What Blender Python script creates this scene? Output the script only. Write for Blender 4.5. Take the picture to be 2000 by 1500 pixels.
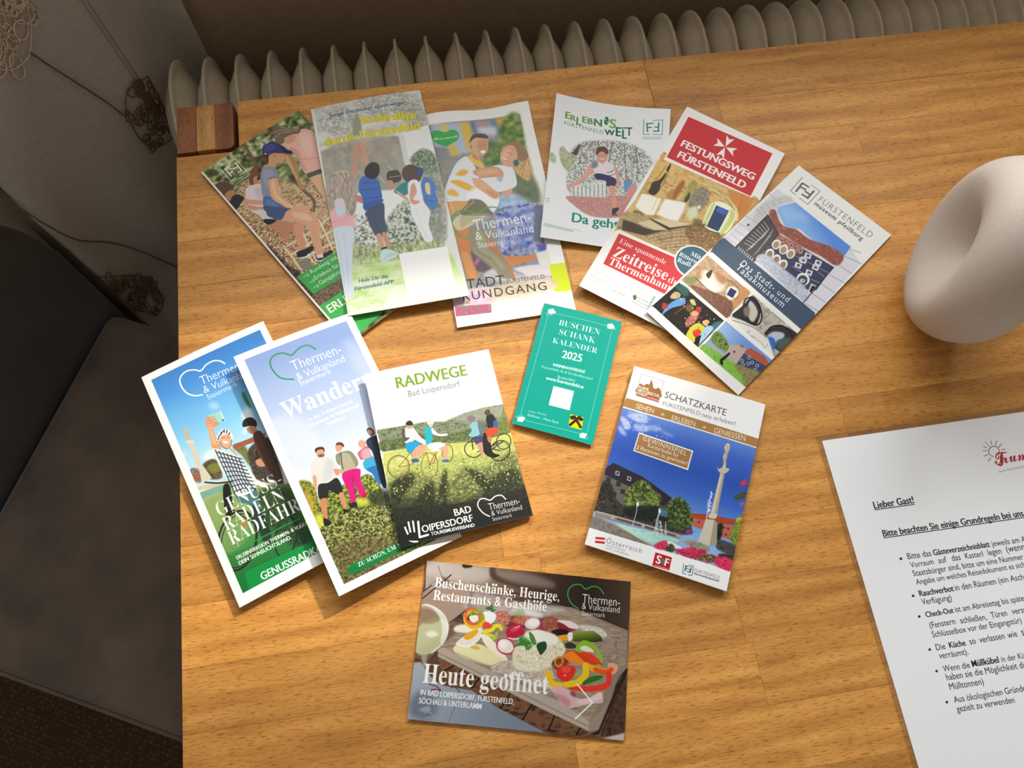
import bpy, math, random, json
import numpy as np
from mathutils import Vector, Matrix
for o in list(bpy.data.objects): bpy.data.objects.remove(o)
scene = bpy.context.scene; C = scene.collection
# ---------------------------------------------------------------- camera, daylight, exposure
# world: table top z = 0.75, its back-left corner at x = 0, y = 0; x runs along the back edge, y towards the wall
cd = bpy.data.cameras.new('camera'); cam = bpy.data.objects.new('camera', cd); C.objects.link(cam)
cd.sensor_width = 36; cd.lens = 27.164; cd.clip_start = .02; cd.clip_end = 50
cam.matrix_world = Matrix(((0.98807, 0.13225, -0.07897, 0.21485), (-0.15102, 0.93264, -0.32768, -0.51478), (0.03032, 0.3357, 0.94148, 1.34083), (0, 0, 0, 1)))
scene.camera = cam
scene.view_settings.view_transform = 'Standard'; scene.view_settings.look = 'None'
scene.view_settings.gamma = 1; scene.view_settings.use_curve_mapping = False
scene.view_settings.exposure = 0.0
wd = bpy.data.worlds.new('room_air'); scene.world = wd; wd.use_nodes = True
wd.node_tree.nodes['Background'].inputs[0].default_value = (1.0, .91, .80, 1); wd.node_tree.nodes['Background'].inputs[1].default_value = .30
SILL, WINR = .50, 1.25          # window sill above the table top, right jamb
sd = bpy.data.lights.new('sun', 'SUN'); sd.energy = 3.9; sd.angle = math.radians(2.6); sd.color = (1.0, .90, .76)
sun = bpy.data.objects.new('sun', sd); C.objects.link(sun)
sun.rotation_euler = Vector((.62, .60, .66)).to_track_quat('Z', 'Y').to_euler(); sun.location = (2, 2, 3)
al = bpy.data.lights.new('window_daylight', 'AREA'); al.shape = 'RECTANGLE'; al.size = 1.67; al.size_y = .60; al.energy = 44; al.color = (.93, .97, 1.0)
ao = bpy.data.objects.new('window_daylight', al); C.objects.link(ao); ao.location = (.40, .405, 1.53); ao.rotation_euler = (math.radians(-90), 0, 0)
# ---------------------------------------------------------------- artwork of the printed sheets (tenths of a millimetre)
ART_JSON = r"""{"rundweg":{"W":105.0,"H":215.0,"base":"5f6640","ops":[
["N",["2c331f","4a5530","6f7a48","8f9560","c9c79a"],[60,45],[0,0,1050,0,1050,2150,0,2150],0,1],
["N",["3a4426","55633a","7c8850","b7bd86","e4e6c0"],[45,25],[12,-15,951,5,1077,354,677,541,263,379,-73,324],4,1],
["D",["e8ecd0","cdd6a0","f4f6e6","a9b57a"],22,90,[55,-26,892,-19,888,197,415,159,155,196]],
["D",["2a3320","38402a","4d3c28"],26,70,[35,4,951,5,957,206,384,203,50,246]],
["B",[0,0,1050,0,1050,2150,0,2150],7],
["N",["8a6a48","b08e62","d0b083","e8cfa4","6d4f38"],[30,14],[303,321,570,637,957,868,453,1535,32,1285,29,766,31,456],14,1],
["N",["6a4a30","94704a","c9a87c","f0dcc0"],[14,9],[32,635,243,990,379,1149,502,1469,403,1600,47,1361,-11,950],12,1],
["D",["f2e6d0","5c3b26","a8533a","d9b88a"],9,420,[6,570,263,963,215,1227,100,1385,-1,936]],
["N",["241c16","3a2a20","5c4434","8c7058"],[16,10],[21,955,51,1259,81,1411,23,1777,-4,1528,-31,1275],8,1],
["L","7a5c3c",22,[470,-80,436,129,401,310],1,1],
["L","4a3c2c",26,[566,541,575,732,581,874,520,957],1,0.7],
["L","e6d2ac",20,[144,1090,398,1112,598,1096],1,1],
["L","e6d2ac",20,[128,1177,370,1201,531,1224],1,1],
["L","e6d2ac",20,[133,1271,386,1306,475,1324],1,1],
["L","e6d2ac",20,[121,1071,113,1209,97,1372],1,1],
["L","e9d9b6",15,[225,1259,225,1348,233,1399],1,1],
["L","e9d9b6",15,[328,1053,283,1218,247,1367],1,1],
["L","e9d9b6",15,[501,1061,464,1201,403,1409],1,1],
["P","8b8274",[122,1261,205,1287,205,1387,108,1382],6,1],
["L","1c1a18",5,[7,1230,61,1320,113,1375],1,1],
["S","e3b98e",[696,661,755,664,838,714,687,978,652,975,673,856],2,1],
["S","efb9a8",[720,234,818,171,910,180,986,223,1003,326,922,519,809,672,690,609,728,452,737,326],0,1],
["S","f6cfc2",[912,220,970,288,900,424,821,491,825,361],10,0.8],
["S","d99a8c",[740,290,779,361,739,499,716,593,701,552,723,439],6,0.8],
["L","d88f80",8,[723,439,803,495,886,546],1,0.7],
["P","5a5450",[690,609,822,644,810,691,683,659],0,1],
["S","b98a5c",[672,300,702,374,693,480,643,570,603,667,605,725,570,723,567,665,615,547,633,429,638,358],0,1],
["S","e8b893",[673,330,671,386,636,508,609,597,587,607,609,504,636,394],4,0.7],
["S","7d6a55",[739,37,818,44,881,126,934,189,893,214,837,187,760,210,705,212,689,151],0,1],
["L","cbb895",7,[736,73,806,92,854,162],1,0.8],
["L","cbb895",7,[706,126,779,109,826,149],1,0.8],
["L","cbb895",7,[814,60,858,126,906,186],1,0.8],
["S","dba58c",[768,178,837,187,857,223,816,257,761,250,742,224],0,1],
["S","7c4b32",[335,274,405,258,425,293,349,380,268,423,256,376,293,314],0,1],
["S","c98a66",[312,349,357,358,325,415,281,415],0,1],
["S","e6d6dc",[209,392,285,409,336,462,297,558,185,718,130,673,115,570,156,458],0,1],
["S","cdb6c6",[256,450,310,477,272,574,227,554],10,0.7],
["S","d6a184",[116,443,163,501,252,602,231,631,135,541,92,478],0,1],
["S","d09a7a",[122,539,183,618,228,646,204,681,136,623,111,576],0,1],
["S","5b4a38",[23,190,88,199,127,259,126,313,93,350,27,332,18,260],0,1],
["S","c08560",[35,320,82,314,115,341,95,379,63,416,28,415,25,366],0,1],
["S","262a34",[73,380,118,399,139,462,88,484,43,509,7,497,16,422],0,1],
["S","4a3624",[501,205,556,232,585,276,550,304,479,300,451,277],0,1],
["S","6a4f36",[501,274,490,279,479,276,471,267,468,255,471,241,478,231,489,227,500,229,509,238,512,251,509,264],0,1],
["S","3b2a1c",[474,299,464,303,453,301,445,293,443,281,446,269,454,259,465,254,475,256,483,264,486,276,482,289],0,1],
["S","6a4f36",[443,319,433,324,422,322,415,315,413,304,416,292,424,282,435,278,445,279,453,286,455,297,451,309],0,1],
["S","3b2a1c",[412,339,402,344,392,343,385,337,383,327,387,316,395,306,406,301,416,302,422,308,424,318,421,330],0,1],
["S","6a4f36",[382,364,371,369,362,369,356,364,354,354,358,344,367,335,377,329,386,330,393,335,394,344,390,355],0,1],
["S","3b2a1c",[356,393,346,398,337,399,331,394,330,386,334,376,342,367,353,361,362,361,368,365,369,374,364,384],0,1],
["S","d99f78",[552,248,602,252,649,291,656,334,639,368,594,378,566,355,527,379,476,346,462,324,506,304],0,1],
["S","c98765",[601,289,594,295,586,298,580,296,576,289,576,281,581,272,587,265,595,262,602,265,606,271,605,280],0,1],
["S","3c3674",[539,161,574,132,633,133,681,173,706,232,708,282,682,308,640,283,593,244,547,224,523,195],0,1],
["S","524c98",[584,140,643,151,654,199,610,220,554,192],6,0.8],
["S","2a2340",[692,221,708,282,737,336,724,354,692,336,672,300],0,1],
["S","e8e8f0",[546,214,543,217,539,218,535,217,533,213,533,209,535,205,538,202,542,201,545,202,547,205,548,210],0,1],
["S","8d93a6",[421,319,462,324,518,381,496,475,469,481,410,450,327,620,267,570,338,427],0,1],
["S","a5abc0",[422,338,478,385,463,447,414,434,352,512,365,430],8,0.7],
["L","7b5a62",7,[408,443,450,455,479,488],1,1],
["S","4f6aa0",[271,564,336,628,354,725,372,822,317,839,252,847,165,747,203,662],0,1],
["S","6f8bc0",[265,604,311,643,311,725,254,723,229,665],8,0.6],
["S","e3ab82",[402,452,474,484,442,551,398,633,398,725,429,825,507,880,513,922,474,925,410,881,373,832,336,710,318,622,357,535],0,1],
["S","f3cdaa",[412,479,439,492,379,608,385,723,407,815,380,792,347,664,356,589],6,0.7],
["S","3e5680",[225,643,287,707,376,805,372,824,268,853,215,808,177,731],0,1],
["L","a8b4cc",6,[259,851,317,836,372,824],1,1],
["S","e0a883",[321,817,383,822,472,932,499,1025,481,1101,423,1167,388,1240,334,1351,302,1369,273,1333,313,1266,335,1172,395,1064,365,1003,334,943,274,870],0,1],
["S","f0c6a4",[367,844,450,937,460,1026,420,1004,359,907],6,0.7],
["S","d99a76",[312,947,376,1013,309,1093,269,1173,229,1240,173,1216,208,1155,251,1056],0,1],
["S","c48562",[155,815,246,857,306,954,281,990,215,1003,191,1050,146,1035,174,957,153,883],0,1],
["S","ddd2d6",[155,630,202,682,189,740,215,808,158,772,138,721],0,1],
["S","1c1c22",[140,745,215,808,200,830,138,813],0,1],
["S","18181c",[172,1192,249,1213,299,1221,306,1249,264,1269,231,1264,204,1275,153,1243],0,1],
["L","f2f2f2",9,[151,1247,204,1275,242,1274],1,1],
["S","1d1d20",[262,1335,334,1351,400,1362,407,1391,325,1388,275,1380],0,1],
["L","e8e8e8",8,[253,1372,298,1399,353,1401],1,1],
["P","e8e2e0",[278,1326,328,1346,313,1378,268,1352],0,1],
["P","3fae50",[34,1380,416,1404,775,1418,784,1776,305,1626,44,1600],0,1],
["T","Rundweg mit","f2f8ee",[145,1437,400,1463],"r",1.15,1],
["T","Erlebnis für","f2f8ee",[137,1505,365,1534],"r",1.15,1],
["T","Ganzjährig","f2f8ee",[137,1568,347,1595],"r",1.15,1],
["L","cfe8c6",5,[78,1417,115,1422],0,1],
["L","cfe8c6",5,[113,1407,124,1423,107,1437],0,1],
["L","cfe8c6",5,[83,1492,120,1497],0,1],
["L","cfe8c6",5,[117,1482,129,1498,112,1512],0,1],
["L","cfe8c6",5,[79,1553,116,1559],0,1],
["L","cfe8c6",5,[113,1544,124,1559,108,1573],0,1],
["N",["3a2a22","5c463a","84705c","a89480"],[7,5],[23,1604,300,1632,659,1693,651,1775,247,1728,23,1710],4,1],
["P","45b657",[17,1716,242,1735,763,1803,741,2071,134,2131,10,2150,-60,2028,1,1861],0,1],
["T","ERLEBNIS","f6f6f0",[48,1829,443,1873],"b",1.15,1],
["L","f4f4ee",5,[151,64,146,247,205,250],0,1],
["L","f4f4ee",5,[238,80,307,81,311,250,238,245],0,1],
["L","f4f4ee",12,[175,108,233,109],0,1],
["L","f4f4ee",12,[180,107,179,204],0,1],
["L","f4f4ee",12,[179,172,214,173],0,1],
["L","f4f4ee",12,[284,114,281,215],0,1],
["L","f4f4ee",12,[281,215,245,213],0,1],
["L","f4f4ee",12,[240,157,278,161],0,1],
["T","FÜRSTENFELD","f4f4ee",[144,282,313,284],"rw",0.9,0.85],
["L","f4f4ee",4,[143,300,318,298],0,1],
["P","f4f2ee",[0,0,16,0,16,2150,0,2150],0,1]]},
"rund":{"W":100.7,"H":214.7,"base":"f4f4f0","ops":[
["N",["9aa0a8","8b8f90","a8a89c","7c8080"],[60,60],[-19,116,908,117,866,1575,890,1894,-11,1956,-180,1237],1,1],
["P","b9c3d6",[88,113,425,135,423,451,207,477,77,353],10,1],
["P","e6c85a",[168,126,218,126,223,218,168,209],12,1],
["P","e2bf4c",[343,137,436,144,423,451,364,427],10,1],
["P","dfba48",[201,357,264,352,282,473,219,478],12,1],
["P","8f8f92",[77,353,193,371,212,522,96,518],14,1],
["P","b0a8b4",[476,135,621,142,641,350,488,289],8,1],
["P","5f87ac",[444,138,475,143,485,266,455,261],8,1],
["P","6f94bc",[628,136,667,134,690,358,655,345],8,1],
["P","c69a96",[504,155,606,155,610,202,502,208],8,1],
["P","d4d8e4",[502,208,664,218,660,316,504,269],12,1],
["P","e0b84c",[673,135,769,134,765,225,711,240],12,1],
["N",["4a6434","66803f","86a050","b8c070"],[50,35],[753,147,894,115,893,554,888,774,698,523,669,332],14,1],
["N",["4f6a38","6c8848","8aa45c"],[60,40],[575,370,677,431,641,633,493,624,498,522],16,1],
["N",["5a6650","6d7a5a","7c8a64"],[60,50],[756,753,900,775,914,1086,718,1019,693,887],16,1],
["N",["8fb4d4","cfdfe8","8aa8d8","b0c8c0"],[40,40],[573,940,728,964,799,1046,761,1181,543,1111],16,1],
["P","4a63c8",[766,1091,876,1094,891,1202,761,1181],12,1],
["N",["8c8a80","a0a090","7c7c74"],[50,50],[79,545,216,537,125,769,95,764],10,1],
["B",[88,113,425,135,894,115,913,1093,903,1203,442,1130,574,868,680,446,338,438,101,765],8],
["N",["7a86b8","5a6cc0","9aa6cc","b8c0dc","4a5ab8"],[60,50],[495,1139,614,1070,922,1101,834,1468,873,1500,787,1629,526,1553,486,1446],8,1],
["D",["5aa8d8","3a50b8","c8b890","e8e8f0","4a5ab0","c090b0"],26,60,[492,1413,856,1472,808,1599,511,1551]],
["P","6d7484",[862,1092,929,1102,834,1468,770,1449],4,1],
["P","4a55b8",[813,1499,884,1485,872,1542,807,1565],6,1],
["N",["8f8a96","a8a4b0","7d86a8","c8c4c8"],[30,16],[545,1690,824,1635,832,1703,554,1724],6,1],
["B",[495,1139,922,1101,841,1469,845,1639,554,1724,509,1483],7],
["P","d98a4e",[517,1560,782,1578,798,1614,551,1658,527,1629],3,1],
["P","eae6de",[778,1561,878,1551,889,1646,865,1799,781,1662],6,1],
["S","e4dfe0",[570,1677,836,1687,865,1799,683,1786,626,1736],6,1],
["N",["c8c4c4","dcd8dc","b8b0b8"],[40,20],[344,1657,517,1685,650,1764,856,1806,858,1945,816,1898,482,1795,302,1733],10,0.9],
["P","6b5a66",[219,1437,304,1551,376,1646,312,1677,241,1657],8,1],
["P","e070a8",[270,1529,295,1558,244,1600,236,1582],6,1],
["S","d88a4c",[127,1175,245,1237,232,1405,220,1521,244,1641,238,1722,172,1720,144,1625,134,1457,125,1286],0,1],
["S","e9a868",[141,1458,199,1467,224,1588,233,1705,182,1705,154,1610],6,0.7],
["S","cf7f44",[366,1273,436,1387,474,1512,521,1620,561,1766,523,1769,462,1577,378,1462],0,1],
["S","9a9376",[245,1237,313,1231,391,1303,396,1448,468,1544,515,1652,532,1721,531,1770,432,1746,390,1648,304,1551,243,1474,231,1363],0,1],
["S","b3ac8e",[308,1264,372,1326,378,1462,451,1558,491,1664,448,1657,393,1549,315,1486,285,1397],8,0.7],
["L","e9dcae",4,[258,1426,277,1488,360,1568,405,1650,419,1735],1,0.8],
["S","d6cba0",[125,1140,218,1077,345,1088,421,1127,322,1180,184,1244,137,1211],0,1],
["S","a99f78",[208,1093,335,1104,372,1154,253,1187,179,1226],8,0.8],
["S","7c7458",[288,965,397,968,452,1076,466,1134,213,1093,229,1026],0,1],
["S","e0a460",[105,936,208,932,288,965,215,1038,130,1080,105,1049],0,1],
["L","f0e4c0",5,[131,962,150,1070],1,1],
["L","f2e6c8",4,[239,1042,321,985,337,966],1,1],
["S","e7e9ee",[353,499,259,543,178,662,125,769,94,850,99,935,183,942,289,958,349,890,431,981,472,1100,511,1085,561,973,442,848,418,700,399,595],0,1],
["S","f6f8fa",[270,927,360,827,436,882,494,970,550,1000,511,1085,466,1064,408,977,340,945],4,1],
["S","e8b43c",[226,670,288,628,339,658,296,695,236,686],6,1],
["S","e9b540",[167,732,246,738,349,819,306,855,230,800,176,755],4,1],
["S","e9b846",[121,833,172,819,212,868,201,902,127,869],6,1],
["S","f0cf84",[306,855,375,808,396,833,323,864],8,0.6],
["S","e6c558",[386,482,425,511,485,601,476,651,431,622,390,571,362,515],0,1],
["S","d9a380",[399,447,462,516,448,558,401,507],0,1],
["S","c88a66",[406,478,446,536,436,556,400,514],5,0.8],
["S","dcae8a",[395,357,420,316,485,304,564,323,565,391,545,470,499,515,451,507,419,473,392,446],0,1],
["S","c99170",[477,355,553,352,550,441,501,508,467,487],12,0.6],
["S","5b5250",[423,301,466,270,539,282,572,310,567,339,507,322,458,314,415,345,393,364],0,1],
["S","ffffff",[484,460,521,462,517,484,491,491],0,1],
["L","8a5a44",5,[467,413,492,410],1,1],
["L","8a5a44",5,[512,405,540,406],1,1],
["S","c78d70",[417,405,413,417,407,426,400,428,395,424,392,414,392,402,396,389,402,381,409,379,414,383,417,393],0,1],
["S","e8ecef",[552,641,652,642,732,676,748,824,719,884,615,911,542,906,514,859,454,778,436,739],0,1],
["S","d9a07a",[389,652,489,645,588,646,641,698,636,763,594,756,508,750,435,746,415,721,382,694],0,1],
["S","eab890",[423,671,547,669,616,702,539,719,440,718],8,0.7],
["S","b8bac0",[583,747,629,769,602,815,573,768],6,1],
["S","e6b08a",[363,734,433,760,503,850,570,925,549,971,512,973,455,914,393,847,366,793],0,1],
["S","d99060",[462,872,530,904,561,938,531,969,479,918],6,0.7],
["S","e8a680",[594,929,686,893,678,935,618,961],0,1],
["N",["b98f58","d2aa6c","e6c68c","a07848"],[8,26],[735,662,794,612,868,520,900,585,894,745,857,841,802,803,768,755],5,1],
["S","9c7a58",[687,447,743,411,826,409,876,477,900,585,855,622,806,614,801,510,752,435],0,1],
["S","dea98a",[655,517,681,476,738,440,797,464,802,569,779,625,740,670,674,652,642,589],0,1],
["S","f0c4a4",[673,520,718,482,752,502,717,556,663,577],8,0.6],
["L","7a4a3c",5,[719,512,741,530,751,539],1,1],
["L","ffffff",7,[666,563,681,580,700,583],1,1],
["S","3f6a6a",[756,614,795,605,798,657,758,673],4,1],
["S","3fae50",[63,261,76,195,121,183,175,203,204,215,251,196,299,211,317,255,296,312,241,341,181,365,118,329],0,1],
["T","Steiermark","f4fbf2",[75,285,300,282],"x",0.95,1],
["S","f0eccc",[125,1140,268,1094,439,1112,430,1163,287,1209,133,1236],4,0.25],
["L","5faa58",13,[239,1339,173,1307,121,1217,112,1129,152,1066,216,1046,281,1061,343,1097,418,1056,480,1053,536,1079,579,1134],1,1],
["T","Thermen-","fbfbf6",[292,1266,800,1252],"l",1.25,1],
["T","& Vulkanland","fbfbf6",[291,1360,799,1360],"l",1.2,1],
["T","Steiermark","fbfbf6",[297,1437,613,1445],"l",1.2,1],
["P","d4e610",[868,1692,1010,1694,1006,1962,866,1959],0,1],
["S","e8d0e0",[-1,1846,127,1818,317,1817,368,1857,318,1978,19,1945],12,1],
["N",["d9a0c8","e8c4dc","eedff0","d0b090"],[60,40],[5,1855,148,1821,260,1807,352,1863,350,1959,4,1950],12,0.8],
["N",["e6cfa8","efe0c4","e0c098"],[80,30],[359,1824,853,1822,859,1938,336,1957],14,0.8],
["N",["c86c9c","8a8a80","d85a7c","b0709a","9cae7c"],[30,26],[8,1951,318,1978,303,2059,7,2046],2,1],
["P","f6f5f0",[319,1970,863,1954,1013,1963,1014,2148,1002,2170,1,2147,7,2046,304,2057],0,1],
["T","STADT","3c3c40",[85,1807,463,1816],"r",1.05,1],
["T","FÜRSTENFELD","5a5a5e",[483,1811,806,1815],"r",1.05,1],
["T","RUNDGANG","3c3c40",[90,1913,803,1924],"rw",1.0,1],
["L","6a6a6a",3,[557,1827,646,1825],0,1]]},
"rallye":{"W":101.2,"H":215.2,"base":"e9ebe4","ops":[
["N",["c4c4bc","d4d4ce","dcdcd6","e8eae4","eceee8"],[60,60],[2,-23,1015,-15,994,729,35,599],10,1],
["N",["a3a69b","b4b6ac","d6d8d0","eceeea"],[16,14],[119,42,337,71,397,279,255,382,82,287,38,161],18,0.9],
["N",["a0a399","b0b3a9","ccd0c8","eceeea"],[14,14],[429,-8,796,-25,986,136,980,406,744,258,530,231],16,0.85],
["N",["95968c","b0b0a6","d0d2ca"],[18,16],[768,127,990,196,996,486,840,414],14,0.7],
["P","a3a49a",[355,250,403,144,423,265,413,416,323,397],4,1],
["G",["b9b6a8","a8a596","b6b3a2"],[24,465,614,1140],[11,500,734,486,759,845,671,1152,364,1195,12,1052],1],
["N",["98958a","aaa698","bcb8aa"],[40,60],[11,500,734,486,751,807,684,1083,17,1017],6,0.7],
["L","b08a80",5,[234,514,631,543],0,0.75],
["L","b08a80",5,[235,535,632,564],0,0.75],
["L","b08a80",5,[236,556,633,585],0,0.75],
["L","b08a80",5,[238,577,633,606],0,0.75],
["L","b08a80",5,[239,598,634,626],0,0.75],
["L","b08a80",5,[240,619,635,647],0,0.75],
["L","b08a80",5,[241,640,636,668],0,0.75],
["L","b08a80",5,[243,660,637,688],0,0.75],
["L","b08a80",5,[244,681,638,709],0,0.75],
["L","b08a80",5,[245,702,639,730],0,0.75],
["L","b08a80",5,[246,722,639,750],0,0.75],
["L","b08a80",5,[248,743,640,771],0,0.75],
["P","9aa092",[445,724,658,732,668,1008,473,1003],10,0.8],
["P","eef0ee",[726,484,1043,401,1027,718,1020,901,819,766,736,804],0,1],
["P","dde0dc",[726,484,772,485,772,775,722,801],3,1],
["N",["4a5a42","6d7c60","93a084","c2c8b4"],[10,12],[797,724,917,657,1005,750,1006,970,905,1548,780,1591,781,1280,847,937,780,813],10,1],
["N",["7f8274","9b9d90","b9bbae"],[24,30],[905,949,1021,973,947,1557,825,1584,837,1222],8,0.8],
["P","f2f6f4",[233,990,694,1031,681,1260,736,1514,250,1520,163,1330],6,1],
["N",["6a705c","8f9680","d0d4c8","f0f2ee","f0f2ee"],[16,16],[185,1194,376,1303,352,1608,80,1656,134,1324],8,1],
["N",["4a5a48","6d7d62","cdd3c6","f0f2ee","9aaa80"],[18,18],[503,1259,675,1135,724,1269,738,1583,500,1604,430,1418],8,1],
["D",["39483a","4d5e48","2f3c32"],6,160,[442,1351,660,1132,703,1300,723,1580,463,1562]],
["D",["5a5f4a","4a5040"],5,90,[179,1228,330,1398,344,1573,125,1563]],
["N",["6f7452","8d9668","b9c48c","d9e6ae"],[14,30],[107,1491,335,1537,828,1567,900,1717,895,1816,64,1754],20,1],
["G",["d9eab0","bfe07c","d6efa8","eef5e2","f3f6ee"],[451,1628,450,2188],[18,1678,942,1725,1028,2137,0,2150],1],
["N",["b4d878","cbe69c","e6f2cc","f6f8f0"],[90,50],[52,1650,510,1707,473,2063,3,2135],30,0.7],
["D",["88a860","c2dc90","a9c878","e3efc4"],6,420,[96,1558,881,1595,904,1701,485,1685,115,1713]],
["L","9fbf6c",3,[95,1608,94,1564],0,0.8],
["L","7f9c58",3,[108,1598,113,1525],0,0.8],
["L","cfe3a4",3,[121,1587,126,1523],0,0.8],
["L","e8f2d0",3,[134,1576,139,1521],0,0.8],
["L","9fbf6c",3,[147,1566,152,1519],0,0.8],
["L","7f9c58",3,[152,1604,163,1530],0,0.8],
["L","cfe3a4",3,[165,1594,176,1528],0,0.8],
["L","e8f2d0",3,[178,1583,189,1525],0,0.8],
["L","9fbf6c",3,[191,1572,202,1523],0,0.8],
["L","7f9c58",3,[195,1611,213,1534],0,0.8],
["L","cfe3a4",3,[208,1600,226,1532],0,0.8],
["L","e8f2d0",3,[221,1590,239,1530],0,0.8],
["L","9fbf6c",3,[234,1579,235,1524],0,0.8],
["L","7f9c58",3,[239,1617,239,1572],0,0.8],
["L","cfe3a4",3,[252,1607,258,1533],0,0.8],
["L","e8f2d0",3,[265,1596,271,1531],0,0.8],
["L","9fbf6c",3,[278,1585,285,1529],0,0.8],
["L","7f9c58",3,[291,1575,298,1527],0,0.8],
["L","cfe3a4",3,[295,1613,308,1538],0,0.8],
["L","e8f2d0",3,[308,1603,321,1535],0,0.8],
["L","9fbf6c",3,[321,1592,334,1533],0,0.8],
["L","7f9c58",3,[334,1581,347,1531],0,0.8],
["L","cfe3a4",3,[339,1620,352,1578],0,0.8],
["L","e8f2d0",3,[352,1609,371,1540],0,0.8],
["L","9fbf6c",3,[365,1599,367,1534],0,0.8],
["L","7f9c58",3,[378,1588,380,1532],0,0.8],
["L","cfe3a4",3,[382,1626,385,1579],0,0.8],
["L","e8f2d0",3,[395,1616,404,1541],0,0.8],
["L","9fbf6c",3,[408,1605,417,1539],0,0.8],
["L","7f9c58",3,[421,1595,430,1537],0,0.8],
["L","cfe3a4",3,[425,1633,434,1584],0,0.8],
["L","e8f2d0",3,[438,1622,454,1545],0,0.8],
["L","9fbf6c",3,[452,1612,467,1543],0,0.8],
["L","7f9c58",3,[465,1601,480,1541],0,0.8],
["L","cfe3a4",3,[478,1590,493,1539],0,0.8],
["L","e8f2d0",3,[482,1629,497,1586],0,0.8],
["L","9fbf6c",3,[495,1618,499,1544],0,0.8],
["L","7f9c58",3,[508,1608,513,1542],0,0.8],
["L","cfe3a4",3,[521,1597,526,1540],0,0.8],
["L","e8f2d0",3,[525,1636,530,1587],0,0.8],
["L","9fbf6c",3,[538,1625,549,1549],0,0.8],
["L","7f9c58",3,[551,1614,562,1547],0,0.8],
["L","cfe3a4",3,[564,1604,575,1544],0,0.8],
["L","e8f2d0",3,[568,1642,579,1592],0,0.8],
["L","9fbf6c",3,[581,1631,592,1589],0,0.8],
["L","7f9c58",3,[594,1621,612,1551],0,0.8],
["L","cfe3a4",3,[608,1610,625,1549],0,0.8],
["L","e8f2d0",3,[621,1600,638,1547],0,0.8],
["L","9fbf6c",3,[625,1638,625,1590],0,0.8],
["L","7f9c58",3,[638,1627,644,1552],0,0.8],
["L","cfe3a4",3,[651,1617,657,1550],0,0.8],
["L","e8f2d0",3,[664,1606,671,1548],0,0.8],
["L","9fbf6c",3,[668,1645,674,1595],0,0.8],
["L","7f9c58",3,[681,1634,694,1557],0,0.8],
["L","cfe3a4",3,[694,1623,707,1554],0,0.8],
["L","e8f2d0",3,[707,1613,720,1552],0,0.8],
["L","9fbf6c",3,[711,1651,724,1599],0,0.8],
["L","7f9c58",3,[724,1640,737,1597],0,0.8],
["L","cfe3a4",3,[737,1630,757,1559],0,0.8],
["L","e8f2d0",3,[750,1619,770,1557],0,0.8],
["L","9fbf6c",3,[754,1658,756,1600],0,0.8],
["L","7f9c58",3,[767,1647,769,1598],0,0.8],
["L","cfe3a4",3,[780,1636,789,1560],0,0.8],
["L","e8f2d0",3,[793,1626,802,1558],0,0.8],
["L","9fbf6c",3,[806,1615,815,1556],0,0.8],
["L","7f9c58",3,[810,1654,818,1603],0,0.8],
["L","cfe3a4",3,[823,1643,831,1600],0,0.8],
["L","e8f2d0",3,[836,1632,852,1562],0,0.8],
["L","9fbf6c",3,[849,1622,865,1560],0,0.8],
["L","7f9c58",3,[853,1660,868,1607],0,0.8],
["G",["e8ebe6","eef0ea"],[30,3,54,472],[-1,-4,30,-1,-14,2148,-29,2155],1],
["S","f2b9c0",[5,997,113,983,196,1125,177,1333,-13,1312],0,1],
["N",["8e8072","a8988a","bfb0a2","d3c7bb"],[6,40],[70,774,182,742,259,832,257,1031,199,1197,130,1165,85,1067,1,1121,4,906],4,1],
["L","e9dc8c",9,[96,752,151,745,217,764],1,1],
["S","e8d6dc",[61,1026,137,1024,132,1148,66,1187],0,1],
["S","cfe0ee",[65,1098,141,1096,130,1165,69,1170],0,1],
["L","ee9fae",8,[0,1227,90,1227,156,1188],1,1],
["S","d9e6f2",[4,1298,173,1314,143,1498,93,1759,75,1954,-11,1954,9,1642,6,1471],0,1],
["L","b8cbe0",4,[27,1337,26,1629,15,1877],1,1],
["L","b4c6da",4,[85,1349,69,1637,49,1850],1,1],
["S","d49a82",[323,492,365,520,360,594,317,715,295,803,261,777,299,637],0,1],
["S","d9a288",[369,492,423,495,412,605,419,700,383,729,379,617],0,1],
["L","dca890",6,[326,521,318,472],0,1],
["L","dca890",6,[349,520,350,469],0,1],
["L","dca890",6,[396,517,393,473],0,1],
["L","dca890",6,[411,520,426,476],0,1],
["S","c98c70",[245,1010,315,1043,336,1101,291,1100,244,1064],0,1],
["S","3f6cc0",[315,862,380,839,462,893,473,1003,455,1107,307,1183,301,1040,283,964],0,1],
["L","2b4a90",8,[331,902,471,931],1,0.8],
["L","2b4a90",8,[305,969,467,993],1,0.8],
["L","2b4a90",8,[312,1060,468,1074],1,0.8],
["S","2f5fae",[304,1112,458,1090,459,1126,315,1176],0,1],
["S","2c2620",[388,749,447,715,501,754,486,843,433,886,377,856,362,808],0,1],
["S","45556a",[305,1192,466,1127,454,1284,441,1438,352,1437,324,1345,310,1254],0,1],
["L","33425a",4,[379,1198,376,1390],1,1],
["S","d9a685",[352,1437,398,1429,403,1568,368,1560],0,1],
["S","d2997a",[405,1431,437,1420,457,1553,425,1572],0,1],
["P","2a3440",[372,1561,420,1554,425,1572,375,1579],0,1],
["S","cfe9ec",[379,1580,470,1606,498,1654,380,1698,351,1659],0,1],
["L","7fb0b0",4,[376,1681,423,1622],0,1],
["L","7fb0b0",4,[404,1673,450,1621],0,1],
["L","7fb0b0",4,[432,1665,476,1619],0,1],
["L","7fb0b0",4,[459,1657,503,1618],0,1],
["S","4a3a30",[562,841,653,841,666,935,602,958,547,928],0,1],
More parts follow.
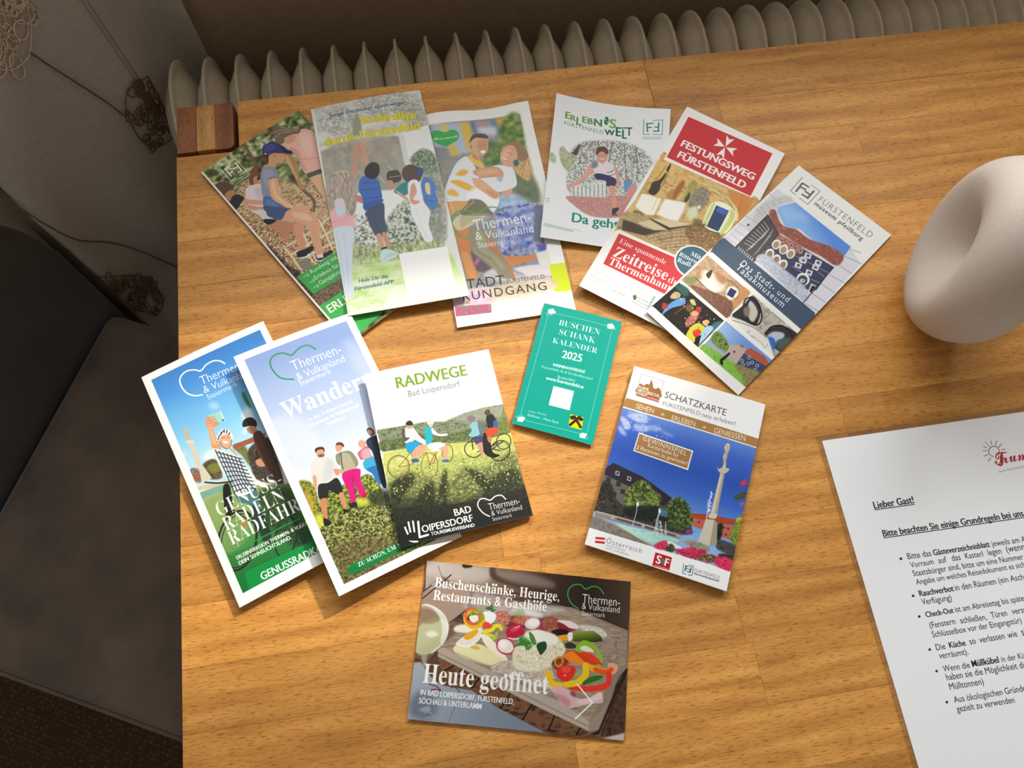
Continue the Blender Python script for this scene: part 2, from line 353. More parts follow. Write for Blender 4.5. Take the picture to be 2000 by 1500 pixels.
["S","c8947c",[547,928,590,938,578,1007,531,1016],0,1],
["S","2f8a84",[589,1028,707,962,720,1055,667,1097,597,1065],0,1],
["S","dba58e",[604,1031,678,1118,686,1155,610,1077],0,1],
["L","f0f0ec",6,[483,860,514,940],0,0.8],
["L","f0f0ec",6,[575,770,609,832],0,0.8],
["L","f0f0ec",6,[568,896,658,897],0,0.8],
["S","574038",[700,833,767,801,835,843,847,937,791,998,707,962,680,902],0,1],
["S","f2f2f4",[718,982,797,963,821,1076,815,1182,852,1295,815,1410,821,1566,755,1569,721,1442,689,1297,693,1156],0,1],
["S","dba58e",[733,1022,769,993,774,1084,732,1147,786,1176,737,1201,700,1158],0,1],
["L","d4d6dc",4,[730,1235,752,1431,775,1539],1,1],
["S","2e4a80",[821,840,875,870,847,937,814,912],0,1],
["S","4a7fc8",[841,972,916,970,950,1067,937,1207,884,1284,837,1222,817,1093],0,1],
["S","e6d8a0",[863,1013,899,1020,886,1125,853,1100],0,1],
["L","2f5aa0",6,[818,1165,915,1202],1,1],
["L","e0a890",10,[936,1100,955,1228,980,1286],1,1],
["B",[3,499,1088,563,955,1660,434,1726,-62,1628],2],
["T","Junge Entdecker unterwegs!","4a6690",[148,143,847,141],"bi",1.0,0.9],
["T","Stadtrallye","6e7422",[414,286,920,320],"h",1.1,1],
["T","Stadtrallye","f0dc28",[414,286,920,320],"b",1.1,1],
["T","durch Fürstenfeld","6e7422",[65,452,929,449],"h",1.1,1],
["T","durch Fürstenfeld","f0dc28",[65,452,929,449],"b",1.1,1],
["T","Hole Dir die","3f6a94",[135,1854,382,1854],"bi",1.0,1],
["T","Fürstenfeld-APP","3f6a94",[88,1924,425,1917],"bi",1.0,1],
["P","fdfdfb",[510,1645,926,1649,918,2087,510,2073],0,1]]},
"erl":{"W":107.0,"H":152.5,"base":"f2f4f6","ops":[
["N",["7c7c78","8e9088","c9ccc8","eceeee","dde0dc"],[9,12],[193,589,269,488,397,433,565,405,716,413,851,478,943,615,907,793,843,952,300,1065,180,959,179,744],10,1],
["L","5c5852",8,[425,428,474,694,427,810],1,0.8],
["L","5c5852",8,[556,417,543,617],1,0.8],
["L","5c5852",8,[670,420,702,763,722,930],1,0.8],
["L","5c5852",8,[290,506,271,729],1,0.8],
["L","5c5852",8,[775,447,810,723],1,0.8],
["D",["6f7a68","8e9a80","a0a89c","c8d0c4"],9,260,[191,567,565,405,851,478,919,684,369,777]],
["P","5a4f48",[196,621,261,500,276,509,244,635],3,1],
["N",["c9908a","b87a72","e0b8b0","a86e66"],[9,6],[190,1074,445,1030,752,967,811,1020,730,1179,534,1234,387,1228,252,1147],4,1],
["P","e8eae8",[216,953,541,844,554,1022,236,1066],4,0.8],
["L","5f7a58",6,[246,969,254,1068],0,1],
["L","8a7a6c",6,[282,958,291,1062],0,1],
["L","5f7a58",6,[318,946,327,1055],0,1],
["L","8a7a6c",6,[354,935,363,1049],0,1],
["L","5f7a58",6,[390,923,400,1043],0,1],
["L","8a7a6c",6,[426,912,436,1037],0,1],
["L","5f7a58",6,[462,900,472,1031],0,1],
["L","8a7a6c",6,[498,889,509,1024],0,1],
["L","5f7a58",6,[534,877,545,1018],0,1],
["S","6a9ac0",[688,830,741,789,775,889,713,932],3,1],
["S","d99a94",[729,897,790,834,804,916,738,1032],3,1],
["S","c88a78",[735,779,734,792,728,803,719,808,709,806,702,798,699,785,700,772,706,762,715,757,725,759,732,767],0,1],
["S","e2a898",[363,713,424,648,452,654,405,771,323,903,236,971,202,998,190,968,267,901,334,804],0,1],
["S","e8dfe0",[380,688,489,648,584,665,621,798,558,820,481,790,426,799,403,739],0,1],
["S","8a8f96",[381,699,424,648,446,699,403,739],3,1],
["L","4a4a50",7,[535,759,571,743,588,718],1,1],
["L","4a4a50",6,[546,790,591,771,617,745],1,1],
["S","e0a090",[584,665,635,732,651,836,647,911,629,904,621,798],0,1],
["S","3f4660",[417,801,481,779,613,811,610,896,546,907,523,847,449,849],0,1],
["S","dfa08e",[555,906,610,896,625,989,643,1111,617,1126,591,1016],0,1],
["S","453a40",[608,1128,661,1108,654,1141,612,1189],0,1],
["S","8a4a46",[603,1186,639,1174,658,1187,613,1199],0,1],
["S","dba28e",[421,551,461,522,509,536,523,599,491,670,442,645],0,1],
["S","6a4f44",[416,551,431,505,486,484,526,522,520,567,481,540,445,557,429,593],0,1],
["L","ffffff",6,[459,623,496,617],1,1],
["L","7a4a40",4,[447,584,461,582],1,1],
["L","7a4a40",4,[488,577,502,575],1,1],
["N",["7f9a5c","a8b88c","dfe8d4","5c7a48"],[8,10],[-7,667,29,650,62,699,58,754,9,740],3,0.9],
["N",["7f8f5c","a8a878","d6dcc4","8a7a58"],[8,10],[82,608,115,558,157,606,245,646,216,738,175,810,113,744],3,0.9],
["L","6fb07c",5,[305,906,349,877,396,890,344,931,316,925,383,956],1,1],
["L","7fbf70",5,[215,835,265,870,229,887,285,888],1,1],
["L","68a888",5,[7,1137,38,1131,32,1164,13,1156],1,1],
["L","78a878",4,[15,1405,35,1379,32,1414],1,1],
["L","78a878",4,[37,1406,58,1381,54,1416],1,1],
["L","78a878",4,[59,1408,80,1384,76,1417],1,1],
["L","78a878",4,[81,1409,102,1386,98,1418],1,1],
["L","78a878",4,[103,1410,124,1388,120,1420],1,1],
["L","78a878",4,[125,1412,146,1391,142,1421],1,1],
["L","78a878",4,[147,1413,168,1393,164,1422],1,1],
["L","78a878",4,[169,1414,190,1395,186,1424],1,1],
["L","78a878",4,[191,1416,213,1398,208,1425],1,1],
["L","78a878",4,[213,1417,235,1400,230,1426],1,1],
["L","78a878",4,[235,1418,257,1402,252,1428],1,1],
["L","78a878",4,[257,1420,279,1405,274,1429],1,1],
["L","8ab08c",3,[274,1391,357,1406],0,1],
["T","E","7aa04a",[106,252,149,251],"h",1.05,1],
["T","R","7fa850",[156,263,204,262],"h",1.05,1],
["T","L","5f9a58",[213,294,260,293],"b",1.05,1],
["T","E","6fa24e",[267,259,307,258],"h",1.05,1],
["T","B","6a9e50",[319,262,363,260],"h",1.05,1],
["T","N","4f9458",[377,269,448,267],"h",1.05,1],
["T","S","8ab060",[522,267,579,265],"h",1.05,1],
["S","1f7a50",[509,192,506,216,498,234,488,241,478,235,470,219,467,195,470,171,477,153,488,146,498,152,506,169],0,1],
["S","dfeee4",[487,180,486,185,484,189,481,190,478,190,475,187,474,182,474,178,476,174,480,172,483,173,486,176],0,1],
["S","dfeee4",[501,205,501,210,499,213,496,215,493,214,491,211,490,207,490,202,492,199,495,197,498,198,500,201],0,1],
["T","W","23744e",[481,350,573,345],"h",1.0,1],
["T","E","23744e",[587,348,630,346],"h",1.4,1],
["T","L","23744e",[647,367,685,365],"h",1.6,1],
["T","T","23744e",[684,327,729,325],"h",1.7,1],
["L","23744e",12,[592,257,728,237],0,1],
["T","FÜRSTENFELD","4f8f80",[101,324,466,348],"rw",1.1,1],
["L","3a8a74",6,[831,131,836,298,897,293],0,1],
["L","3a8a74",6,[916,136,1003,126,1007,286,920,292],0,1],
["L","3a8a74",13,[857,177,918,167],0,1],
["L","3a8a74",13,[864,176,871,264],0,1],
["L","3a8a74",13,[869,220,903,214],0,1],
["L","3a8a74",13,[969,158,970,253],0,1],
["L","3a8a74",13,[974,247,927,255],0,1],
["L","3a8a74",13,[939,210,969,205],0,1],
["T","FÜRSTENFELD","3a8a74",[834,340,1006,320],"rw",0.9,0.85],
["L","3a8a74",4,[834,348,1002,333],0,1],
["T","Da geht's rund","2a8f74",[259,1324,1028,1333],"b",1.05,1]]},
"fest":{"W":99.4,"H":214.0,"base":"f6f5f2","ops":[
["P","c8a468",[28,560,962,575,1003,600,899,1512,38,1540],0,1],
["N",["b98c50","d6ac68","e8c888","c49858"],[50,40],[24,588,946,576,961,631,922,1010,648,1070,464,1138,18,1547,5,1349,48,1051],1,1],
["N",["e0b060","ecc67c","d09848"],[60,40],[34,626,371,663,640,674,625,832,434,798,157,771,86,878],20,1],
["P","d98f48",[687,624,950,585,941,957,812,784],8,1],
["L","b5703a",5,[860,776,830,592],0,0.5],
["L","b5703a",5,[863,783,849,607],0,0.5],
["L","b5703a",5,[866,789,868,621],0,0.5],
["L","b5703a",5,[869,796,886,636],0,0.5],
["L","b5703a",5,[872,803,905,650],0,0.5],
["L","b5703a",5,[875,809,924,664],0,0.5],
["L","b5703a",5,[878,816,942,679],0,0.5],
["L","b5703a",5,[881,823,961,693],0,0.5],
["L","eef0b0",24,[500,694,606,695,733,725,847,784,898,879],1,0.8],
["L","9a9858",16,[465,715,584,686,712,717,804,767],1,0.6],
["L","a8823c",8,[99,870,116,686],1,1],
["L","8a6a30",7,[179,908,161,725],1,1],
["N",["8a8a48","b0a858","7a7a40"],[20,60],[394,971,377,789,387,697,460,740,446,897,417,1020],10,0.8],
["S","a86c34",[288,970,299,772,322,747,342,789,337,962,325,991],6,1],
["S","c88a48",[253,970,276,871,310,979,291,1011],6,1],
["N",["9a8a78","7f7468","b8a890","5f5650"],[16,16],[446,897,480,727,572,736,598,849,568,972,485,980],6,1],
["S","dfe8c0",[479,1004,531,931,576,1009,538,1094],10,1],
["S","f4f8e0",[538,927,555,906,570,939,553,949],4,1],
["S","3c3a24",[110,874,132,829,145,745,158,792,157,879,175,953,155,1019,102,1019,91,961,87,899],0,1],
["S","3f3c28",[133,720,139,640,156,685,153,735],0,1],
["S","4c4428",[409,930,415,831,438,881,434,946],0,1],
["P","fdfbe8",[58,1055,194,1027,229,1027,246,1206,181,1234,65,1209],5,1],
["P","fffdf4",[252,1003,434,946,459,1036,455,1154,356,1182,262,1186],8,1],
["L","c9b890",6,[209,1165,194,1027],0,0.7],
["L","d6c8a0",5,[455,1154,444,1004],0,1],
["S","6d7440",[74,1246,157,1238,168,1294,142,1329,93,1318],6,1],
["N",["b09468","c8ac7c","8a7450"],[40,16],[-11,1317,192,1238,244,1238,276,1373,36,1496],8,1],
["P","4c4230",[28,1377,124,1361,251,1357,406,1286,269,1428,69,1476],5,1],
["P","e2d0a4",[144,1349,288,1222,442,1254,312,1341],5,1],
["P","3c3424",[213,1246,421,1246,625,1094,588,1126,454,1278,256,1262],4,1],
["P","e6d6ac",[246,1242,404,1174,581,1110,421,1246],4,1],
["N",["b89c70","d2b888","a08458"],[40,20],[278,1413,419,1278,529,1182,738,1078,856,1111,834,1286,626,1389,590,1491,274,1456],4,1],
["N",["8a6a3c","b08850","6a5030","c8a468"],[18,8],[532,1190,648,1070,845,1087,834,1286,675,1310],8,1],
["L","6f5738",5,[276,1424,446,1262,607,1166],1,0.8],
["L","6f5738",4,[291,1403,311,1416],0,0.7],
["L","6f5738",4,[324,1379,344,1391],0,0.7],
["L","6f5738",4,[356,1354,376,1367],0,0.7],
["L","6f5738",4,[389,1330,409,1342],0,0.7],
["L","6f5738",4,[422,1305,442,1318],0,0.7],
["L","6f5738",4,[455,1280,475,1293],0,0.7],
["L","6f5738",4,[488,1256,508,1268],0,0.7],
["L","6f5738",4,[521,1231,541,1244],0,0.7],
["L","6f5738",4,[554,1206,574,1219],0,0.7],
["L","6f5738",5,[317,1428,487,1275,640,1192],1,0.8],
["L","6f5738",4,[332,1407,352,1420],0,0.7],
["L","6f5738",4,[365,1383,385,1395],0,0.7],
["L","6f5738",4,[398,1358,418,1371],0,0.7],
["L","6f5738",4,[431,1334,450,1346],0,0.7],
["L","6f5738",4,[463,1309,483,1322],0,0.7],
["L","6f5738",4,[496,1284,516,1297],0,0.7],
["L","6f5738",4,[529,1260,549,1272],0,0.7],
["L","6f5738",4,[562,1235,582,1248],0,0.7],
["L","6f5738",4,[595,1210,615,1223],0,0.7],
["L","6f5738",5,[358,1432,527,1288,672,1218],1,0.8],
["L","6f5738",4,[374,1411,394,1424],0,0.7],
["L","6f5738",4,[406,1387,426,1399],0,0.7],
["L","6f5738",4,[439,1362,459,1375],0,0.7],
["L","6f5738",4,[472,1337,492,1350],0,0.7],
["L","6f5738",4,[505,1313,525,1326],0,0.7],
["L","6f5738",4,[538,1288,557,1301],0,0.7],
["L","6f5738",4,[571,1264,590,1276],0,0.7],
["L","6f5738",4,[604,1239,623,1252],0,0.7],
["L","6f5738",4,[637,1214,656,1227],0,0.7],
["L","6f5738",5,[400,1436,567,1300,705,1243],1,0.8],
["L","6f5738",4,[415,1415,435,1427],0,0.7],
["L","6f5738",4,[448,1390,468,1403],0,0.7],
["L","6f5738",4,[481,1366,500,1379],0,0.7],
["L","6f5738",4,[513,1341,533,1354],0,0.7],
["L","6f5738",4,[546,1317,566,1330],0,0.7],
["L","6f5738",4,[579,1292,599,1305],0,0.7],
["L","6f5738",4,[612,1268,632,1280],0,0.7],
["L","6f5738",4,[645,1243,665,1256],0,0.7],
["L","6f5738",4,[678,1218,698,1231],0,0.7],
["L","6f5738",5,[441,1440,608,1313,737,1269],1,0.8],
["L","6f5738",4,[456,1419,476,1431],0,0.7],
["L","6f5738",4,[489,1394,509,1407],0,0.7],
["L","6f5738",4,[522,1370,542,1383],0,0.7],
["L","6f5738",4,[555,1345,574,1358],0,0.7],
["L","6f5738",4,[587,1321,607,1334],0,0.7],
["L","6f5738",4,[620,1296,640,1309],0,0.7],
["L","6f5738",4,[653,1272,673,1285],0,0.7],
["L","6f5738",4,[686,1247,706,1260],0,0.7],
["L","6f5738",4,[719,1223,739,1235],0,0.7],
["L","6f5738",5,[482,1444,648,1326,770,1294],1,0.8],
["L","6f5738",4,[498,1423,517,1435],0,0.7],
["L","6f5738",4,[530,1398,550,1411],0,0.7],
["L","6f5738",4,[563,1374,583,1386],0,0.7],
["L","6f5738",4,[596,1349,615,1362],0,0.7],
["L","6f5738",4,[629,1325,648,1338],0,0.7],
["L","6f5738",4,[662,1300,681,1313],0,0.7],
["L","6f5738",4,[694,1276,714,1289],0,0.7],
["L","6f5738",4,[727,1251,747,1264],0,0.7],
["L","6f5738",4,[760,1227,780,1239],0,0.7],
["L","6f5738",5,[523,1448,688,1338,802,1319],1,0.8],
["L","6f5738",4,[539,1427,558,1439],0,0.7],
["L","6f5738",4,[571,1402,591,1415],0,0.7],
["L","6f5738",4,[604,1378,624,1390],0,0.7],
["L","6f5738",4,[637,1353,657,1366],0,0.7],
["L","6f5738",4,[670,1329,689,1341],0,0.7],
["L","6f5738",4,[703,1304,722,1317],0,0.7],
["L","6f5738",4,[736,1280,755,1293],0,0.7],
["L","6f5738",4,[769,1255,788,1268],0,0.7],
["L","6f5738",4,[802,1231,821,1243],0,0.7],
["L","6f5738",5,[564,1452,728,1351,834,1345],1,0.8],
["L","6f5738",4,[580,1430,599,1443],0,0.7],
["L","6f5738",4,[612,1406,632,1419],0,0.7],
["L","6f5738",4,[645,1382,665,1394],0,0.7],
["L","6f5738",4,[678,1357,698,1370],0,0.7],
["L","6f5738",4,[711,1333,730,1345],0,0.7],
["L","6f5738",4,[744,1308,763,1321],0,0.7],
["L","6f5738",4,[777,1284,796,1296],0,0.7],
["L","6f5738",4,[810,1259,829,1272],0,0.7],
["L","6f5738",4,[843,1235,862,1247],0,0.7],
["L","6f5738",5,[605,1455,768,1364,866,1370],1,0.8],
["L","6f5738",4,[621,1434,640,1447],0,0.7],
["L","6f5738",4,[654,1410,673,1422],0,0.7],
["L","6f5738",4,[686,1386,706,1398],0,0.7],
["L","6f5738",4,[719,1361,739,1374],0,0.7],
["L","6f5738",4,[752,1337,771,1349],0,0.7],
["L","6f5738",4,[785,1312,804,1325],0,0.7],
["L","6f5738",4,[818,1288,837,1300],0,0.7],
["L","6f5738",4,[851,1263,870,1276],0,0.7],
["L","6f5738",4,[884,1239,903,1251],0,0.7],
["D",["8a6840","d8bc88","6a5032"],7,260,[532,1190,656,1086,835,1103,813,1278,644,1318]],
["P","6a6234",[558,1061,633,1037,848,1054,843,1119,697,1082,584,1118],10,0.8],
["S","f6fad8",[667,1017,648,1070,627,874,655,804,738,775,847,805,884,867,875,1038,807,1078,701,1090],0,1],
["S","d3dc80",[654,1045,642,832,664,841,678,1041],4,1],
["S","d8dc88",[806,809,855,822,871,916,848,1074,821,1070,829,900],4,1],
["P","39486c",[677,833,798,829,803,1070,693,1074],0,1],
["P","4a66c8",[693,839,794,831,786,889,701,893],3,1],
["L","f4fcf0",10,[680,1082,797,1074,810,1046],1,1],
["P","fbf6ee",[41,87,901,36,922,599,66,639],0,1],
["P","cf3238",[60,97,895,60,903,591,79,601],0,1],
["T","FESTUNGSWEG","fbf6f2",[133,425,854,421],"h",1.05,1],
["T","FÜRSTENFELD","fbf6f2",[158,553,820,549],"h",1.05,1],
["P","fbf6f2",[496,225,597,279,570,228,595,180],0,1],
["P","fbf6f2",[492,229,454,348,494,319,536,352],0,1],
["P","fbf6f2",[488,224,386,170,414,221,389,269],0,1],
["P","fbf6f2",[492,220,530,100,490,129,448,96],0,1],
["P","fbf6ee",[18,1528,44,1484,1069,1458,1205,1801,739,1830,83,1878],0,1],
["P","d23a3e",[62,1521,995,1467,1052,1758,671,1848,80,1852],0,1],
["T","Eine spannende","fbf3ee",[103,1602,542,1596],"t",1.15,1],
["T","Zeitreise","fdf8f4",[113,1746,613,1729],"s",1.15,1],
["T","durch die","fbf3ee",[632,1736,989,1706],"t",1.1,1],
["T","Thermenhauptstadt","fdf8f4",[114,1832,953,1794],"s",1.1,1],
["S","f2f4ee",[899,1429,888,1512,837,1578,760,1610,677,1599,610,1549,577,1473,587,1389,638,1322,716,1289,800,1300,867,1352],0,1],
["S","3f687e",[890,1429,879,1505,832,1565,761,1594,684,1585,623,1539,592,1469,602,1393,649,1332,722,1302,799,1312,861,1358],0,1],
["T","Mit","f2f4f2",[690,1406,780,1403],"s",1.1,1],
["T","Ritterorden","f2f4f2",[604,1456,873,1454],"s",1.1,1],
["T","Radl-Tour","f2f4f2",[614,1515,876,1503],"s",1.1,1],
["L","a0a0a0",4,[32,1949,43,1949],0,0.8],
["L","a0a0a0",4,[51,1949,63,1948],0,0.8],
["L","a0a0a0",4,[71,1948,83,1948],0,0.8],
["L","a0a0a0",4,[91,1948,103,1948],0,0.8],
["L","a0a0a0",4,[111,1948,122,1947],0,0.8],
["L","a0a0a0",4,[130,1947,142,1947],0,0.8],
["L","a0a0a0",4,[150,1947,162,1947],0,0.8],
["L","a0a0a0",4,[170,1947,181,1946],0,0.8],
["L","a0a0a0",4,[190,1946,201,1946],0,0.8],
["L","a0a0a0",4,[209,1946,221,1946],0,0.8],
["L","a0a0a0",4,[229,1946,241,1945],0,0.8],
["L","a0a0a0",4,[249,1945,260,1945],0,0.8],
["L","a0a0a0",4,[268,1945,280,1945],0,0.8],
["L","a0a0a0",4,[288,1945,300,1944],0,0.8],
["L","a0a0a0",4,[308,1944,319,1944],0,0.8],
["L","a0a0a0",4,[327,1944,339,1944],0,0.8],
["L","a0a0a0",4,[347,1944,358,1943],0,0.8],
["L","a0a0a0",4,[366,1943,378,1943],0,0.8],
["L","a0a0a0",4,[386,1943,398,1943],0,0.8],
["L","a0a0a0",4,[406,1943,417,1942],0,0.8],
["L","a0a0a0",4,[425,1942,437,1942],0,0.8],
["L","a0a0a0",4,[445,1942,456,1942],0,0.8],
["L","a0a0a0",4,[464,1942,476,1942],0,0.8],
["L","a0a0a0",4,[484,1941,496,1941],0,0.8],
["L","a0a0a0",4,[504,1941,515,1941],0,0.8],
["L","a0a0a0",4,[523,1941,535,1941],0,0.8],
["L","a0a0a0",4,[543,1940,554,1940],0,0.8],
["L","a0a0a0",4,[562,1940,574,1940],0,0.8],
["L","a4a4a4",4,[31,1990,48,1989],0,0.8],
["L","a4a4a4",4,[55,1989,72,1988],0,0.8],
["L","a4a4a4",4,[78,1989,95,1988],0,0.8],
["L","a4a4a4",4,[101,1989,118,1988],0,0.8],
["L","a4a4a4",4,[125,1989,142,1988],0,0.8],
["L","a4a4a4",4,[148,1989,165,1988],0,0.8],
["L","a4a4a4",4,[171,1988,188,1987],0,0.8],
["L","a4a4a4",4,[34,2010,51,2009],0,0.8],
["L","a4a4a4",4,[58,2010,75,2009],0,0.8],
["L","a4a4a4",4,[81,2010,98,2009],0,0.8],
["L","a4a4a4",4,[104,2010,121,2009],0,0.8],
["L","a4a4a4",4,[127,2010,144,2009],0,0.8],
["L","a4a4a4",4,[151,2009,168,2008],0,0.8],
["L","a4a4a4",4,[174,2009,191,2008],0,0.8],
["L","a4a4a4",4,[37,2031,54,2030],0,0.8],
["L","a4a4a4",4,[61,2031,78,2030],0,0.8],
["L","a4a4a4",4,[84,2031,101,2030],0,0.8],
["L","a4a4a4",4,[107,2030,124,2029],0,0.8],
["L","a4a4a4",4,[130,2030,147,2029],0,0.8],
["L","a4a4a4",4,[154,2030,171,2029],0,0.8],
["L","a4a4a4",4,[177,2030,194,2029],0,0.8],
["T","LE 14-20","7a7a7a",[263,2046,379,2040],"ri",1.0,0.8],
["S","4a6a4a",[435,1997,456,1977,472,2008,461,2026],0,1],
["T","Das Land","6a6a6a",[473,1996,572,1994],"t",1.1,1],
["T","Steiermark","6a6a6a",[485,2027,587,2024],"t",1.1,1],
["L","7a7a7a",4,[449,2044,568,2051],0,1],
["T","Tourismus","2f7a6a",[603,2055,604,1909],"b",0.9,1]]},
"mus":{"W":101.9,"H":211.5,"base":"f1f1ec","ops":[
["P","dcdbe4",[20,344,129,349,215,339,848,374,999,433,1016,1122,8,1117,17,740],0,1],
["S","c9c8c4",[28,577,84,411,133,338,195,343,144,457,113,566,127,642,176,877,98,868,57,730],6,0.8],
["L","9c9aa8",5,[91,419,141,453],0,0.9],
["L","9c9aa8",5,[65,476,132,516],0,0.9],
["L","9c9aa8",5,[54,550,120,574],0,0.9],
["L","9c9aa8",5,[35,615,134,636],0,0.9],
["L","9c9aa8",5,[9,657,101,669],0,0.9],
["L","9c9aa8",5,[-5,786,148,756],0,0.9],
["L","9c9aa8",5,[-6,885,156,868],0,0.9],
["L","9c9aa8",5,[22,962,164,949],0,0.9],
["L","9c9aa8",5,[23,1020,165,1021],0,0.9],
["L","9c9aa8",5,[5,1084,134,1069],0,0.9],
["L","9c9aa8",5,[-8,443,78,448],0,0.9],
["L","7c7a88",5,[856,474,1005,427],0,1],
["L","7c7a88",5,[861,584,999,567],0,1],
["L","7c7a88",5,[871,715,1012,687],0,1],
["L","7c7a88",5,[875,836,1007,825],0,1],
["L","7c7a88",5,[876,967,1004,951],0,1],
["L","7c7a88",5,[836,387,934,343],0,1],
["L","7c7a88",5,[899,1081,1023,1061],0,1],
["P","4c4c58",[62,831,81,826,85,852,67,852],0,1],
["G",["5f8ee0","7fb0ea","8cc0ee","6f9ae8"],[492,342,328,720],[178,545,138,509,183,417,221,347,836,357,853,470,711,559,416,540,315,615],1],
["S","a8c8f0",[171,491,306,398,429,408,365,473,249,532],30,0.6],
["N",["8f4f44","a86250","7c443c","c08070"],[30,12],[127,613,139,539,237,605,315,615,391,566,543,558,693,491,847,476,863,602,704,624,518,672,353,694,290,701],3,1],
["P","d8b8a8",[312,707,848,625,854,641,322,727],0,1],
["P","3e4460",[140,644,315,719,851,629,883,919,810,981,330,982,305,979],0,1],
["N",["9a5a50","b87868","7a4a4c","c8b0a8"],[16,14],[322,727,530,673,574,744,354,782],3,1],
["N",["3a3a3a","5c5858","8c8888","2c2c2c"],[14,16],[154,661,315,719,349,977,343,1084,152,1049],2,1],
["P","4a4848",[137,1094,130,624,322,712,337,1090],0,1],
["L","c8c8cc",6,[148,712,226,737,240,841],0,0.9],
["L","c8c8cc",6,[150,749,227,768,237,867],0,0.9],
["L","c8c8cc",6,[151,786,229,799,235,893],0,0.9],
["L","c8c8cc",6,[153,823,231,830,233,919],0,0.9],
["L","c8c8cc",6,[155,860,232,861,231,945],0,0.9],
["L","c8c8cc",6,[157,897,234,891,228,971],0,0.9],
["L","c8c8cc",6,[159,934,235,922,226,996],0,0.9],
["L","c8c8cc",6,[160,970,237,953,224,1022],0,0.9],
["L","c8c8cc",6,[162,1007,239,983,222,1048],0,0.9],
["L","b8b8bc",5,[251,710,284,810],0,0.8],
["L","b8b8bc",5,[258,748,286,844],0,0.8],
["L","b8b8bc",5,[265,786,287,877],0,0.8],
["L","b8b8bc",5,[271,823,289,911],0,0.8],
["L","b8b8bc",5,[278,860,290,944],0,0.8],
["L","b8b8bc",5,[285,897,292,978],0,0.8],
["L","b8b8bc",5,[292,934,294,1011],0,0.8],
["L","b8b8bc",5,[298,971,295,1044],0,0.8],
["L","d6d6da",6,[156,1067,169,1105],0,1],
["L","d6d6da",6,[178,1067,191,1104],0,1],
["L","d6d6da",6,[199,1066,213,1104],0,1],
["L","d6d6da",6,[221,1066,234,1103],0,1],
["L","d6d6da",6,[243,1065,256,1102],0,1],
["L","d6d6da",6,[264,1065,277,1102],0,1],
["L","d6d6da",6,[286,1064,299,1101],0,1],
["L","d6d6da",6,[307,1064,320,1101],0,1],
["L","d6d6da",6,[329,1063,341,1100],0,1],
["L","2c2c34",9,[137,1094,130,632],0,1],
["L","34343c",9,[130,632,315,719,334,1094],0,1],
["S","ece6da",[403,806,404,832,395,854,379,864,359,860,341,844,330,820,329,793,338,772,355,762,375,765,392,781],0,1],
["S","a89070",[392,813,393,832,388,847,377,854,363,851,351,840,344,822,343,803,349,788,360,780,373,783,385,795],0,1],
["S","ece6da",[478,801,479,827,470,848,454,858,435,855,417,839,406,814,405,788,414,767,431,757,450,760,468,776],0,1],
["S","a89070",[468,808,469,827,463,842,452,849,439,846,427,834,420,817,419,798,424,782,435,775,448,778,460,790],0,1],
["S","ece6da",[547,788,548,814,539,835,523,845,503,842,486,826,475,801,475,775,483,754,500,743,519,747,537,763],0,1],
["S","a89070",[536,795,537,813,532,828,521,836,508,833,496,821,489,803,488,784,494,769,504,762,517,765,529,777],0,1],
["S","ece6da",[419,920,420,946,411,967,395,978,375,974,358,958,347,934,346,908,355,887,371,876,391,880,409,896],0,1],
["S","8f7a60",[409,929,410,948,405,962,394,969,381,967,370,955,363,938,361,919,367,904,377,897,390,899,402,911],0,1],
["S","ece6da",[494,922,495,948,486,969,470,979,451,976,433,960,423,936,422,909,430,888,447,878,466,882,484,898],0,1],
["S","8f7a60",[484,930,485,949,480,964,469,971,457,968,445,957,438,939,437,920,442,905,453,898,465,901,477,913],0,1],
["S","ece6da",[566,920,566,945,557,966,541,976,522,973,505,957,494,933,493,907,502,886,519,876,538,879,555,895],0,1],
["S","8f7a60",[555,928,556,947,551,961,541,968,528,966,517,954,510,937,509,918,514,903,524,896,537,899,548,911],0,1],
["P","d8b8a4",[357,728,381,722,396,760,370,766],0,1],
["P","5a3434",[364,732,379,730,388,754,372,759],0,1],
["P","d8b8a4",[401,719,425,713,440,751,414,757],0,1],
["P","5a3434",[408,723,423,721,432,745,416,750],0,1],
["P","d8b8a4",[445,710,469,704,484,742,458,748],0,1],
["P","5a3434",[452,714,467,712,476,736,461,741],0,1],
["P","d8b8a4",[489,701,513,695,528,733,502,739],0,1],
["P","5a3434",[496,705,511,703,520,727,504,732],0,1],
["P","d8b8a4",[533,692,557,686,572,725,546,730],0,1],
["P","5a3434",[540,696,555,694,564,718,548,723],0,1],
["P","e8e4e4",[592,689,645,667,663,717,611,736],0,1],
["P","5a5e70",[611,693,636,681,646,709,620,718],0,1],
["P","e8e4e4",[698,681,749,659,767,709,716,728],0,1],
["P","5a5e70",[716,685,741,674,750,701,724,710],0,1],
["P","e8e4e4",[592,754,644,732,663,782,611,801],0,1],
["P","5a5e70",[611,758,636,747,645,774,619,783],0,1],
["P","e8e4e4",[592,826,644,804,662,853,610,873],0,1],
["P","5a5e70",[611,830,635,819,645,846,619,855],0,1],
["P","e8e4e4",[710,733,761,711,779,761,728,780],0,1],
["P","5a5e70",[728,737,752,726,762,753,736,762],0,1],
["P","e8e4e4",[700,814,751,792,769,842,718,861],0,1],
["P","5a5e70",[718,818,743,807,752,834,726,844],0,1],
["L","c8ccdc",5,[555,778,874,704],0,0.8],
["L","c8ccdc",5,[592,884,733,865],0,0.8],
["L","c8ccdc",5,[788,865,866,839],0,0.8],
["L","c8ccdc",5,[789,765,855,766],0,0.8],
["L","e8e4e4",6,[641,747,647,757,648,770,645,782,638,792,629,799,618,801,608,798,599,790,593,779,592,767,595,755,602,744,611,738,622,736,632,739,641,747],1,1],
